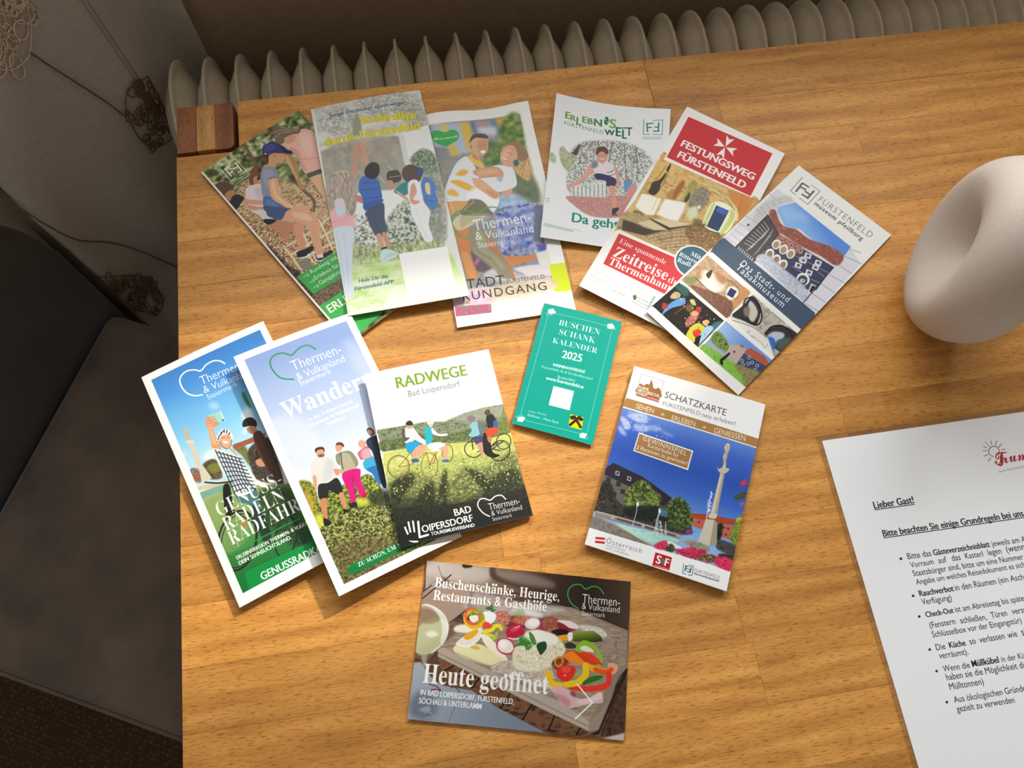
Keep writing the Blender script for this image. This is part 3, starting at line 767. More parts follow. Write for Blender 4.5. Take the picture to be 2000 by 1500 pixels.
["S","e8e8e8",[792,899,793,932,780,960,756,976,727,976,701,960,685,932,683,899,696,871,721,855,750,855,776,871],0,1],
["S","4c5058",[780,915,782,941,773,963,756,975,734,975,715,961,703,938,701,912,710,890,727,878,749,878,768,892],0,1],
["P","e0e0e0",[723,924,754,907,766,936,735,954],0,1],
["P","5c6068",[738,926,750,919,755,933,742,940],0,1],
["P","e0e0e0",[811,896,857,884,864,980,843,981],3,1],
["P","2a2c38",[829,905,859,895,867,970,848,969],0,1],
["N",["b4bccc","d4d8e0","a0a8bc","e2e2e6"],[20,14],[324,1003,386,953,579,954,690,952,840,977,875,1079,418,1064,343,1070],4,1],
["L","a0a8c8",14,[386,953,586,961,793,957],1,0.6],
["L","30323a",8,[854,633,878,1090],0,1],
["T","FÜRSTENFELD","7a7a80",[347,188,903,164],"lw",1.25,1],
["T","museum pfeilburg","5c5c62",[347,241,865,240],"bw",1.1,1],
["L","6a6a70",6,[102,79,115,278,175,279],0,1],
["L","6a6a70",6,[209,89,301,88,309,281,217,282],0,1],
["L","6a6a70",18,[143,132,202,126],0,1],
["L","6a6a70",18,[140,136,154,246],0,1],
["L","6a6a70",18,[150,180,200,168],0,1],
["L","6a6a70",18,[262,128,269,229],0,1],
["L","6a6a70",18,[266,225,213,232],0,1],
["L","6a6a70",18,[262,182,213,186],0,1],
["P","44566c",[-20,1168,8,1095,1005,1093,1061,1168,1027,1298,18,1297],0,1],
["P","f1f1ec",[6,1310,28,1280,1033,1298,1029,1349,521,1345,13,1347],0,1],
["T","Das Stadt- und","eef2f4",[269,1197,778,1187],"rw",1.2,1],
["T","Tabakmuseum","eef2f4",[266,1257,778,1256],"rw",1.2,1],
["N",["b89878","d0b08c","a88868","c8a480"],[40,30],[19,1333,505,1340,512,1676,16,1680],1,1],
["S","e8dccc",[89,1463,227,1405,327,1469,266,1561,141,1551],12,1],
["P","f0ece4",[116,1563,196,1479,321,1503,291,1563,191,1583],8,1],
["S","a8704a",[158,1406,271,1388,290,1452,221,1453],10,0.8],
["S","3c3830",[127,1480,132,1417,151,1426,171,1491,152,1496],0,1],
["S","8a9060",[16,1652,78,1560,116,1577,98,1665],10,1],
["N",["7a5240","946858","5c3c30","b08870"],[10,8],[98,1665,223,1592,291,1563,414,1518,487,1552,509,1672,292,1673],5,1],
["L","4a3828",6,[91,1575,272,1582,322,1545],1,1],
["L","6a5a3c",10,[283,1389,364,1375,438,1410,457,1474],1,0.7],
["S","e6e8d0",[365,1500,339,1429,401,1393,444,1431,432,1513,396,1523],0,1],
["P","2c2c6c",[356,1428,413,1415,430,1490,373,1503],0,1],
["S","cf9058",[401,1365,496,1342,505,1533,463,1522,450,1425],10,0.8],
["P","f1f1ec",[16,1680,19,1708,515,1693,524,1670,490,1671],0,1],
["P","12100f",[20,1711,512,1703,518,2056,2,2051],0,1],
["N",["12100f","1c1814","2a2018","0e1414"],[30,30],[23,1715,506,1709,512,2049,11,2048],2,1],
["S","2c5a54",[18,1763,42,1710,130,1702,144,1772,75,1774],6,1],
["S","3f7c80",[463,1794,506,1709,518,1777,518,1858],6,1],
["S","b8a890",[52,1868,50,1800,94,1782,113,1817,83,1863],0,1],
["S","e8b070",[51,1841,66,1811,89,1836,73,1859],3,1],
["S","5aa0dc",[102,1857,144,1785,182,1829,158,1881,128,1940,117,2021,117,2061,91,1965],0,1],
["S","b83038",[47,1956,78,1937,103,1952,85,1999],0,1],
["S","c8c878",[188,1768,209,1739,256,1766,225,1784],0,1],
["S","6a5c30",[207,1844,225,1784,268,1807,250,1854],0,1],
["S","b86858",[282,1889,293,1836,330,1825,349,1887,331,1973,294,1944],0,1],
["S","e0a878",[269,1861,281,1808,324,1804,318,1851],3,1],
["S","c03040",[268,1780,299,1748,324,1791,299,1803],0,1],
["S","d6d040",[355,1961,373,1875,446,1866,464,1927,434,1972,464,2033,392,2056],0,1],
["S","e03828",[392,1963,409,1917,446,1920,452,1966,428,1991],0,1],
["S","a8d0e8",[439,1872,469,1814,500,1836,506,1976,500,2009],0,1],
["S","e8b87c",[391,1843,403,1803,433,1798,433,1852],0,1],
["L","88503c",6,[184,1950,206,1790],1,1],
["D",["f0d080","c83040","e8e8e8","60a0a0","903838"],8,70,[107,1810,487,1742,488,1955,301,1964]],
["P","f1f1ec",[515,2059,512,1716,518,1683,545,1689,544,2041],0,1],
["N",["b4aca0","c8c0b4","9c9488","d6cec4"],[50,40],[527,1338,1029,1349,1028,1676,533,1674],1,1],
["S","2c2a2a",[524,1596,536,1474,530,1356,615,1364,675,1411,727,1531,698,1562,626,1583,542,1617],0,1],
["S","c8c4bc",[548,1406,603,1404,668,1444,692,1528,656,1539,596,1493],4,1],
["L","1c1a1a",12,[655,1393,694,1424,722,1460,736,1497,733,1527,714,1548,682,1555,641,1549,597,1529,558,1498,529,1462,515,1425,518,1394,537,1373,570,1365,612,1373,655,1393],1,1],
["S","7c7468",[554,1496,584,1450,632,1523,602,1541],6,1],
["S","34302e",[828,1546,828,1479,871,1395,941,1361,1034,1356,1038,1444,1036,1551,1018,1582,903,1586],0,1],
["S","b8c4d4",[857,1555,869,1476,940,1428,962,1484,926,1575],6,1],
["S","3a68c0",[862,1563,898,1525,950,1550,983,1619,1023,1642,931,1622],4,1],
["S","4c5c58",[939,1522,981,1439,1021,1436,1025,1550,978,1572],6,1],
["L","1c1a1a",12,[828,1546,829,1452,885,1386,947,1381,1016,1402],1,1],
["P","e6e6e0",[524,1636,727,1558,868,1556,994,1633,1016,1675,661,1681,533,1674],3,1],
["L","3c3a38",5,[533,1661,644,1605,745,1566,862,1563],1,1],
["L","8a9a8c",4,[709,1671,721,1618,732,1659,768,1635,821,1633,873,1630,908,1646,903,1599],1,1],
["L","a06058",4,[750,1654,791,1637],1,1],
["P","f1f1ec",[524,1670,524,1650,1028,1649,1031,1679],0,1],
["P","86a8dc",[527,1694,1033,1683,1026,1754,1004,2044,538,2054],0,1],
["G",["a8c4e8","6f9ad8"],[524,1865,784,1776],[530,1704,1039,1690,1021,1747,813,1758,678,1835,524,1865],1],
["N",["4a6a30","6f8c3c","8aa04c","2f4a24"],[16,14],[530,1885,542,1806,678,1835,701,1903,571,1921],5,1],
["G",["8ac050","6aa838","86b04c"],[524,1997,897,1980],[529,1978,677,1940,800,1928,892,1895,1009,2038,947,2041,535,2050],1],
["N",["7ab83c","96cc58","5f9c30"],[20,10],[535,1985,701,1942,887,1901,1004,2031,541,2044],4,0.6],
["P","b8b0a0",[524,1944,753,1926,835,1918,800,1928,607,1962],3,1],
["P","c0aca0",[687,1832,767,1755,825,1773,858,1867,817,1923,713,1916],0,1],
["P","a85c44",[740,1776,764,1752,787,1773,769,1778],0,1],
["P","b05a3c",[813,1758,831,1727,953,1703,1027,1728,1020,1760,813,1798],0,1],
["P","3c4668",[816,1802,1020,1760,1030,1852,972,1900,835,1918],0,1],
["L","dfe0e4",4,[879,1793,882,1797,883,1803,881,1808,879,1812,875,1815,870,1816,866,1814,862,1811,859,1807,859,1802,860,1797,863,1792,867,1790,871,1789,876,1790,879,1793],1,1],
["L","dfe0e4",4,[925,1809,928,1814,928,1819,927,1824,924,1828,920,1831,916,1832,911,1831,908,1828,905,1823,905,1818,906,1813,909,1809,913,1806,917,1805,922,1806,925,1809],1,1],
["L","dfe0e4",4,[908,1841,910,1845,911,1850,909,1855,907,1860,903,1862,898,1863,894,1862,890,1859,888,1855,887,1850,888,1845,891,1840,895,1838,899,1837,904,1838,908,1841],1,1],
["L","dfe0e4",4,[971,1799,974,1804,974,1809,973,1814,970,1818,966,1821,962,1822,957,1821,954,1818,951,1813,951,1808,952,1803,955,1799,959,1796,963,1795,968,1796,971,1799],1,1],
["L","dfe0e4",4,[982,1839,984,1844,985,1849,984,1854,981,1858,977,1861,973,1862,968,1861,965,1858,962,1853,962,1848,963,1843,965,1839,969,1836,974,1835,978,1836,982,1839],1,1],
["L","dfe0e4",4,[856,1857,858,1861,859,1866,857,1872,855,1876,851,1879,846,1879,842,1878,838,1875,836,1871,835,1866,836,1861,839,1856,843,1854,847,1853,852,1854,856,1857],1,1],
["L","dfe0e4",4,[884,1878,886,1883,887,1888,886,1893,883,1897,879,1900,875,1901,870,1900,866,1897,864,1892,863,1887,865,1882,867,1878,871,1875,876,1874,880,1875,884,1878],1,1],
["P","4a4a4c",[739,1849,754,1840,763,1857,750,1864],0,1],
["S","1c1c1c",[721,1920,724,1891,739,1889,741,1951,735,1983,712,1995],0,1],
["S","1a1a18",[721,1999,735,1983,761,2008,741,2016],0,1],
["N",["8a6a50","6a8040","b0a068","7a4a48"],[10,9],[829,1924,892,1895,985,1849,1030,1852,1015,2032,943,1970,857,1958],5,1],
["P","f1f1ec",[5,2055,11,2038,515,2039,1021,2019,1047,2097,1030,2128,13,2156,-13,2101],0,1]]},
"genuss":{"W":103.4,"H":201.2,"base":"fbfaf7","ops":[
["G",["3f82cc","4f96e0","6fb8f0","8cd0f6","b8e4f8"],[279,33,201,841],[55,34,976,47,1278,573,1080,1364,53,1023,48,800],1],
["S","e8f2fa",[197,830,256,819,270,861,238,904,187,876],12,1],
["S","e0eef8",[41,736,85,743,56,779,31,782],10,0.7],
["S","e0f0fa",[376,479,407,460,443,489,438,540,390,523],14,0.5],
["S","f2f6f8",[579,661,640,631,651,700,630,769,571,719],12,0.9],
["S","e8eef4",[535,788,573,791,549,831,520,824],8,0.8],
["S","2f7a3c",[650,492,664,536,660,660,639,595,638,540],6,1],
["L","f8fcff",12,[367,370,315,351,270,304,251,240,255,178,286,139,339,126,395,147,431,176,491,148,556,146,601,175,620,208],1,1],
["T","Thermen-","f8fcff",[395,292,741,311],"l",1.25,1],
["T","& Vulkanland","f8fcff",[388,368,778,396],"l",1.2,1],
["T","Steiermark","f8fcff",[394,433,642,433],"l",1.2,1],
["S","c4bca8",[129,567,149,547,162,585,158,644,154,694,119,675,126,627],0,1],
["S","e2dccb",[124,661,166,683,167,710,123,695],0,1],
["P","d8d2c0",[129,689,165,705,155,859,153,943,116,939,117,838],0,1],
["S","e0a070",[328,560,376,596,382,661,347,668,330,712,337,811,326,857,276,847,279,780,303,662,301,608],0,1],
["S","f0c49c",[326,604,353,636,323,690,318,801,292,787,302,705],6,0.7],
["P","9fdcd4",[340,549,444,565,445,651,401,653,365,625,351,581],0,1],
["P","c6ece6",[436,565,445,567,443,650,429,651],0,1],
["S","1c3030",[436,646,434,649,431,650,428,649,425,647,424,643,424,639,426,637,430,635,433,636,435,638,437,642],0,1],
["L","d99a70",13,[334,573,379,588],1,1],
["L","d99a70",13,[332,594,383,610],1,1],
["L","d99a70",13,[330,616,387,632],1,1],
["L","d99a70",13,[327,638,391,653],1,1],
["S","e6b08c",[348,783,376,754,430,775,429,826,402,864,369,868,344,833],0,1],
["S","ffffff",[365,800,390,814,399,832,370,825],0,1],
["L","8a4a38",4,[367,775,389,780],1,1],
["L","8a4a38",4,[405,789,421,796],1,1],
["S","f2f2f0",[326,771,356,726,408,714,442,746,447,801,429,826,430,775,376,754,342,779],0,1],
["L","222228",8,[354,751,383,736],0,1],
["L","222228",8,[377,732,398,727],0,1],
["L","222228",8,[409,720,401,741],0,1],
["L","222228",8,[427,734,415,754],0,1],
["L","222228",8,[439,762,424,771],0,1],
["L","222228",8,[337,772,354,751],0,1],
["L","222228",4,[429,826,402,864,368,870,344,833,346,790],1,1],
["N",["5a4a3a","7a6a4c","3a3428","8a7a5c"],[14,14],[159,902,230,889,269,931,252,1066,153,1012],5,1],
["S","8a9a3c",[186,927,266,939,261,999,204,999],6,0.7],
["N",["6a5a50","8a7060","a08878"],[14,14],[57,888,118,911,105,1016,59,991],4,1],
["P","b05a48",[53,957,94,949,104,995,59,991],3,1],
["P","d8d2be",[132,898,161,908,183,1028,124,1037,105,1016],0,1],
["N",["5f5c40","8f9048","4c5030","c0b050"],[14,14],[415,874,488,883,506,977,513,1096,475,1096,449,977],6,1],
["P","a85c48",[418,866,677,890,658,933,458,909,415,896],0,1],
["N",["3c3630","5c5248","2c2622","7a6a5c"],[12,12],[516,951,678,933,674,1121,641,1330,564,1288,471,1196,482,1058],4,1],
["S","3c2c22",[600,933,655,985,627,1074,560,1142,528,1104,542,1028],0,1],
["S","c89478",[527,1062,596,1079,571,1138,525,1112],2,1],
["P","cfc8b0",[53,1029,318,1112,308,1158,55,1070],4,1],
["P","7cae98",[41,1083,311,1129,312,1171,52,1149],4,1],
["L","58806c",10,[20,1162,130,1162,297,1162],0,1],
["G",["a8b478","8cae60","58984c","2f7c3c","1f6a34"],[186,1162,90,1888],[45,1145,312,1171,671,1347,972,1532,990,1904,888,2121,39,1967,25,1195],1],
["N",["90a868","7c9c58","a8b878","5f8848"],[8,8],[39,1182,306,1208,305,1369,262,1562,76,1615,32,1455],10,0.6],
["N",["243a24","2f4c30","182818","4a6040"],[20,20],[429,1296,649,1355,648,1617,630,1824,527,1805,400,1540],20,0.85],
["L","2c5a34",3,[11,1731,83,1686,81,1636],0,0.6],
["L","2c5a34",3,[58,1729,131,1683,129,1634],0,0.6],
["L","2c5a34",3,[106,1727,179,1681,177,1632],0,0.6],
["L","2c5a34",3,[154,1725,228,1679,225,1630],0,0.6],
["L","2c5a34",3,[202,1723,276,1677,274,1627],0,0.6],
["L","2c5a34",3,[250,1721,325,1675,323,1625],0,0.6],
["L","2c5a34",3,[299,1718,374,1672,372,1623],0,0.6],
["L","2c5a34",3,[348,1716,423,1670,421,1620],0,0.6],
["L","2c5a34",3,[396,1714,472,1668,470,1618],0,0.6],
["L","2c5a34",3,[445,1712,521,1666,520,1616],0,0.6],
["L","2c5a34",3,[494,1710,571,1663,569,1613],0,0.6],
["L","2c6a3c",3,[80,1403,198,1428,315,1434],1,0.4],
["L","2c6a3c",3,[72,1459,190,1482,306,1478],1,0.4],
["L","2c6a3c",3,[64,1515,183,1534,297,1522],1,0.4],
["L","2c6a3c",3,[56,1571,176,1587,288,1566],1,0.4],
["L","2c6a3c",3,[48,1626,169,1639,278,1610],1,0.4],
["L","2c6a3c",3,[40,1681,162,1691,269,1654],1,0.4],
["L","2c6a3c",3,[32,1735,156,1743,260,1697],1,0.4],
["L","2c6a3c",3,[24,1790,149,1794,251,1740],1,0.4],
["L","2c6a3c",3,[17,1844,142,1845,242,1783],1,0.4],
["L","2c6a3c",3,[9,1897,135,1896,233,1826],1,0.4],
["L","242a24",15,[280,1654,224,1715,161,1752,100,1760,49,1738,17,1689,8,1621,24,1543,62,1467,117,1405,181,1366,244,1357,296,1379,328,1429,336,1499,319,1578,280,1654],1,1],
["L","33382f",8,[274,1647,224,1702,167,1736,112,1744,68,1726,40,1682,33,1621,47,1551,82,1483,132,1426,190,1390,246,1381,291,1400,320,1444,326,1507,310,1578,274,1647],1,1],
["L","1e221e",12,[555,1759,518,1803,478,1833,440,1845,411,1835,394,1807,392,1764,406,1713,433,1661,470,1616,511,1585,549,1573,580,1582,596,1611,598,1654,583,1706,555,1759],1,0.7],
["S","20241f",[236,1129,278,1141,243,1294,195,1367,168,1343,196,1228],0,1],
["L","1c1c1c",11,[125,1035,214,1091,311,1129],1,1],
["L","d8d8d4",6,[180,1359,167,1549,162,1604],0,0.8],
["L","2a302c",8,[198,1269,380,1588,477,1622],1,1],
["S","4a7c80",[299,1204,439,1271,423,1353,406,1484,362,1499,349,1353,295,1303],0,1],
["S","c87a3c",[250,1457,279,1454,273,1490,248,1485],0,1],
["S","1c2a2c",[379,1369,421,1492,398,1676,340,1683,335,1563,345,1450],6,0.8],
["S","e4ecec",[268,816,334,862,398,939,426,986,453,1104,471,1196,421,1271,312,1262,291,1200,306,1116,273,1037,267,888],0,1],
["L","1f2c40",9,[289,858,344,909,438,1002],1,0.75],
["L","1f2c40",9,[290,903,348,949,439,1036],1,0.75],
["L","1f2c40",9,[291,947,353,989,440,1070],1,0.75],
["L","1f2c40",9,[292,991,357,1029,441,1104],1,0.75],
["L","1f2c40",9,[293,1035,362,1069,442,1138],1,0.75],
["L","1f2c40",9,[294,1079,366,1108,444,1171],1,0.75],
["L","1f2c40",9,[295,1122,371,1147,445,1204],1,0.75],
["L","1f2c40",9,[296,1166,375,1187,446,1238],1,0.75],
["L","1f2c40",9,[297,1209,379,1226,447,1271],1,0.75],
["L","1f2c40",9,[288,837,291,1016,289,1229],1,0.75],
["L","1f2c40",9,[310,862,311,1041,313,1236],1,0.75],
["L","1f2c40",9,[332,886,331,1066,337,1243],1,0.75],
["L","1f2c40",9,[354,911,350,1091,361,1250],1,0.75],
["L","1f2c40",9,[377,935,370,1116,385,1257],1,0.75],
["L","1f2c40",9,[399,960,390,1142,409,1264],1,0.75],
["L","1f2c40",9,[421,985,410,1167,433,1272],1,0.75],
["S","dca47c",[384,868,406,943,425,964,400,887],0,1],
["S","2a2422",[544,766,571,719,626,722,653,772,635,816,599,787],0,1],
["S","b07c60",[564,795,612,794,635,834,601,859,570,838],0,1],
["S","54382c",[591,863,652,869,647,1085,605,1275,569,1085,571,948],0,1],
["T","GENUSS-","fafaf4",[122,1332,637,1328],"t",1.35,1],
["T","RADELN","fafaf4",[126,1458,606,1453],"t",1.35,1],
["T","RADFAHREN","fafaf4",[121,1572,835,1579],"t",1.35,1],
["T","ERLEBNISREGION THERMEN- & VULKANLAND","f4faf2",[116,1689,788,1704],"b",1.25,1],
["T","DEIN SEHNSUCHTSLAND.","f4faf2",[116,1734,527,1742],"b",1.25,1],
["L","2ca050",10,[55,1622,235,1625,400,1628,484,1626,641,1633],0,0.8],
["P","169045",[125,1804,162,1801,738,1834,746,2023,125,1977,103,1942],0,1],
["P","0f7a38",[125,1804,126,1973,43,1969,41,1833],3,0.5],
["T","GENUSSRADKARTE","f6fbf4",[219,1914,805,1935],"b",1.2,1],
["P","fbfaf7",[0,0,1034,0,1034,60,60,60,60,1930,1034,1930,1034,2012,0,2012],0,1],
["P","fbfaf7",[980,0,1034,0,1034,2012,980,2012],0,1]]},
"wand":{"W":97.8,"H":205.8,"base":"fbfaf7","ops":[
["G",["8ea8dc","a8bee8","bccdf0","d0dcf4","e4ecf6"],[503,157,419,1187],[55,38,950,41,924,1613,442,2086,60,2021],1],
["S","dfe8f6",[-88,614,234,649,342,965,81,1027,-37,824],30,0.6],
["S","d8e2f4",[842,204,950,376,905,560,806,455],30,0.4],
["L","b4c4e0",2,[22,926,266,985],1,0.7],
["L","b4c4e0",2,[22,952,256,1010],1,0.7],
["L","b4c4e0",2,[22,977,245,1035],1,0.7],
["L","b4c4e0",2,[21,1003,235,1060],1,0.7],
["L","b4c4e0",2,[21,1028,225,1085],1,0.7],
["N",["3c4a24","5c6c2c","8a9438","c8b040","2a3418"],[14,12],[62,1158,107,1160,154,1222,145,1355,128,1503,64,1462,67,1259],6,1],
["N",["c88a30","e0b840","8a7428","f0d860"],[10,9],[51,1252,111,1261,94,1390,51,1407],8,0.8],
["N",["2c3a1c","4a5c28","8c9c40","c4c850"],[14,12],[232,1299,377,1328,549,1320,594,1432,589,1570,444,1559,277,1517,115,1535],8,1],
["N",["26301a","414a26","6c7438","9a9c54","c4bc80"],[13,11],[61,1470,146,1482,284,1501,405,1520,593,1601,854,1698,704,2111,59,2022,39,1650],6,1],
["S","d8dc50",[67,1454,122,1452,114,1515,64,1548],10,0.9],
["S","cfd44c",[395,1457,469,1502,470,1542,386,1521],10,0.8],
["S","d8d860",[301,1332,340,1371,304,1412],10,0.6],
["N",["23281a","363a26","2a2e1c"],[30,20],[483,1469,634,1512,609,1609,509,1580],14,0.8],
["D",["c8c06c","3a4420","8a9040","d8d0a0","20281a"],7,900,[77,1517,280,1509,605,1617,492,1987,59,2004]],
["N",["3a2e20","5c4a34","8a744c"],[12,10],[61,1727,210,1715,503,1840,501,2048,63,2015,48,1842],20,0.5],
["S","4a3428",[271,975,297,967,336,985,330,1023,313,995,286,993,268,1004],0,1],
["S","d6a284",[280,990,322,997,326,1032,308,1054,281,1051,266,1024],0,1],
["S","7a5038",[278,1024,319,1038,302,1056,280,1053],3,1],
["S","dcdcd8",[246,1045,290,1050,358,1088,364,1162,355,1228,325,1254,261,1253,198,1248,179,1234,194,1171,174,1152,198,1073],0,1],
["S","c4c6c8",[309,1095,359,1108,342,1192,290,1227,230,1238],12,0.6],
["S","d8a080",[175,1162,198,1173,174,1251,160,1274,152,1251],0,1],
["S","d49878",[338,1180,377,1198,363,1231,336,1229],0,1],
["S","26282c",[187,1243,259,1257,335,1253,332,1367,291,1377,244,1315,208,1356,152,1349],0,1],
["S","c88a60",[156,1351,204,1365,174,1438,150,1504,132,1495,139,1411],0,1],
["S","cc8c64",[291,1377,329,1375,313,1476,291,1505,287,1473],0,1],
["S","24221e",[124,1491,155,1525,156,1555,110,1547],0,1],
["S","24221e",[280,1489,307,1512,307,1532,277,1517],0,1],
["S","5c4034",[424,1011,445,995,476,1010,481,1043,462,1044,444,1020],0,1],
["S","d6a080",[422,1015,460,1025,462,1054,431,1071,413,1057],0,1],
["S","8a8f74",[389,1092,420,1076,498,1092,522,1145,524,1207,493,1233,442,1178,403,1180,379,1148],0,1],
["S","b4ac94",[432,1092,487,1117,493,1233,505,1249,378,1239,395,1176],0,1],
["L","2a2c28",6,[435,1083,410,1163,400,1209],1,1],
["S","d4187c",[378,1239,511,1257,484,1340,479,1457,461,1478,433,1455,438,1338,423,1351,388,1473,351,1474,367,1383],0,1],
["S","a01060",[436,1277,446,1341,392,1465,409,1384],6,0.6],
["S","28222a",[332,1475,385,1481,378,1517,337,1507],0,1],
["S","b02030",[445,1451,479,1457,468,1482,445,1471],0,1],
["S","d8a488",[587,1061,611,1050,639,1075,627,1111,594,1111,580,1089],0,1],
["S","c86c78",[549,1137,590,1120,639,1117,637,1188,633,1217,555,1201,546,1176],0,1],
["S","d8d0cc",[585,1133,648,1142,637,1209,566,1196],6,0.6],
["S","3aa8d0",[563,1215,653,1216,638,1291,588,1298,548,1279],0,1],
["S","2a74b8",[556,1283,638,1291,624,1366,606,1438,586,1408,581,1335],0,1],
["S","283040",[651,1070,722,1062,730,1108,641,1455,610,1440,638,1271,652,1175,639,1117],0,1],
["S","5a4a48",[685,992,717,986,733,1015,726,1053,690,1047],0,1],
["S","c09078",[691,1000,719,1013,712,1041,690,1036],0,1],
["L","2c9450",11,[345,372,262,321,230,227,242,152,290,119,356,128,409,172,462,149,511,136,561,146,600,200],1,1],
["T","Thermen-","f8faff",[373,305,778,312],"l",1.25,1],
["T","& Vulkanland","f8faff",[374,397,771,391],"l",1.2,1],
["T","Steiermark","f8faff",[374,450,633,442],"l",1.2,1],
["T","Wandern","fbfcff",[165,659,913,665],"s",1.15,1],
["T","in der Erlebnisregion","fbfcff",[318,745,683,739],"t",1.1,1],
["T","Thermen- & Vulkanland","fbfcff",[308,794,714,788],"s",1.1,1],
["T","NORDEN","fbfcff",[430,839,581,844],"s",1.1,1],
["P","177a3e",[124,1911,166,1889,616,1895,960,1904,918,1990,582,1966,151,1961,121,1935],0,1],
["T","ZU SCHÖN, UM NICHT","f6f8f2",[210,1930,651,1930],"s",1.15,1],
["P","fbfaf7",[0,0,978,0,978,58,66,58,66,1996,978,1996,978,2058,0,2058],0,1],
["P","fbfaf7",[920,0,978,0,978,2058,920,2058],0,1]]},
"radw":{"W":102.4,"H":139.8,"base":"fbfbf9","ops":[
["G",["f2f3fa","fbfbfc","fdfdfa"],[498,-80,545,530],[4,-8,1032,-2,1035,1397,5,1405],1],
["N",["5c6a50","7c8868","98a084","4a5a40"],[20,14],[6,474,254,490,396,497,534,527,712,491,862,480,1033,486,1030,715,1022,814,729,772,450,684,19,659],2,1],
["P","a8ae9c",[538,509,712,491,862,480,1032,492,1032,588,718,569],8,0.6],
["N",["3c4a2c","5c6c3c","8c9450"],[12,12],[13,572,257,590,375,592,509,635,741,625,973,626,1024,688,1018,737,752,727,496,694,20,653],5,0.8],
["N",["55632f","76843c","9aa44c"],[10,10],[741,675,949,621,1030,498,1024,688,1023,739],4,0.7],
["G",["d0d674","b4be58","8c9848","5c6834"],[450,684,413,1157],[16,665,332,681,772,744,1026,727,1034,1135,1027,1383,-4,1392],1],
["N",["8a9650","b6be6c","dce090","687838"],[14,10],[15,707,496,744,1022,814,1034,1135,1026,1253,11,1098],10,0.7],
["N",["f0eeb0","d8dc80","c0c860"],[20,14],[23,697,485,741,764,780,821,842,424,801,25,806],8,0.7],
["N",["343c20","4c5430","6c7444","a8a870"],[12,10],[17,900,209,872,427,995,560,929,743,959,1004,884,1034,1135,1020,1275,0,1154],22,0.7],
["N",["1c2014","2c3220","444c2c"],[10,10],[0,1154,19,948,101,883,197,870,205,943,93,1036],10,0.85],
["N",["1c2014","2c3220","444c2c"],[10,10],[141,1187,219,1041,338,974,305,1225],10,0.85],
["N",["1c2014","2c3220","444c2c"],[10,10],[316,1228,394,987,462,894,450,1000,382,1243],10,0.85],
["N",["1c2014","2c3220","444c2c"],[10,10],[679,1219,752,1070,859,1022,1001,1031,975,1265],10,0.85],
["N",["1c2014","2c3220","444c2c"],[10,10],[588,911,712,988,780,1100,701,1130,622,968],10,0.85],
["D",["d8d88c","3a4424","a8ac60","686e3c","e8e4b0"],7,620,[53,836,1020,912,1010,1225,26,1137]],
["G",["2a2c24","1c1d1e","1a1b1e"],[468,1123,463,1343],[-2,1107,210,1133,455,1179,1033,1183,1040,1421,-8,1413],0.93],
["N",["20221c","2c2e24","3c4030"],[12,10],[23,1043,247,1071,460,1156,1034,1135,1020,1275,437,1256,-7,1244],24,0.7],
["L","6c5a44",7,[193,818,180,850,157,874,127,886,95,886,66,872,44,848,32,816,33,781,46,750,69,725,99,712,131,713,160,727,183,751,194,784,193,818],1,1],
["L","8a7050",7,[405,857,393,892,372,920,348,935,323,937,301,925,286,900,279,866,282,829,295,794,315,766,340,750,365,748,387,761,402,786,409,820,405,857],1,1],
["L","5c4c3c",6,[540,790,531,816,518,835,501,847,484,849,470,840,460,822,456,798,459,772,468,747,482,727,498,715,515,713,530,722,540,740,543,764,540,790],1,1],
["L","23231f",7,[756,833,739,850,715,859,690,859,666,848,647,830,636,807,634,782,643,759,660,741,684,732,709,733,734,743,753,762,764,785,765,810,756,833],1,1],
["L","1e1e1c",8,[945,910,916,925,884,929,855,922,834,903,823,877,824,846,837,817,860,792,890,776,922,772,951,780,973,798,984,825,982,856,969,885,945,910],1,1],
["L","2a2824",7,[997,816,980,834,958,844,936,845,915,838,900,822,892,800,894,776,903,754,920,736,942,725,965,724,986,732,1001,748,1009,769,1007,793,997,816],1,1],
["L","a08860",3,[184,816,173,844,152,866,125,877,97,876,71,864,52,843,41,814,42,783,53,755,74,733,100,722,129,722,155,734,175,756,185,785,184,816],1,1],
["L","5a5a48",3,[937,898,912,912,886,915,863,909,845,895,837,873,838,848,849,824,869,803,893,790,920,786,944,792,961,807,970,829,968,854,957,878,937,898],1,1],
["L","94603c",6,[113,800,232,708,298,674],0,1],
["L","94603c",6,[232,708,223,803,118,803],0,1],
["L","94603c",6,[223,803,344,733,344,843],0,1],
["L","94603c",6,[344,843,445,707,500,781],0,1],
["L","94603c",6,[445,707,383,828,344,843],0,1],
["L","24241f",8,[700,796,707,717,787,685],0,1],
["L","24241f",8,[729,821,849,824,904,849],0,1],
["L","24241f",8,[810,690,792,811,907,787],0,1],
["L","24241f",8,[849,824,945,783],0,1],
["S","1f1f1d",[810,690,850,725,843,847,895,884,832,894,775,832],0,1],
["S","e4dce4",[213,518,275,507,325,606,362,651,345,678,274,619,258,640,202,627,189,575],0,1],
["S","5c5a54",[193,526,220,513,212,580,244,594,193,613],0,1],
["S","c8a08c",[237,486,278,489,278,520,242,518],0,1],
["S","3c342c",[233,479,255,458,283,465,288,497,253,496],0,1],
["S","22a0d8",[206,634,294,636,309,676,246,699,207,714],0,1],
["S","d8a888",[273,680,335,670,349,710,280,756,242,771,248,797,217,778,241,722],0,1],
["S","3c64a0",[219,766,266,770,272,796,226,792],0,1],
["S","30b0c8",[366,553,428,542,418,614,399,672,357,675,359,613],0,1],
["S","ecece8",[426,553,466,613,535,628,519,643,462,631,421,602],0,1],
["S","f0eeea",[369,677,452,678,493,706,485,741,412,749,372,715],0,1],
["S","ecc0a8",[412,506,448,508,434,543,410,544],0,1],
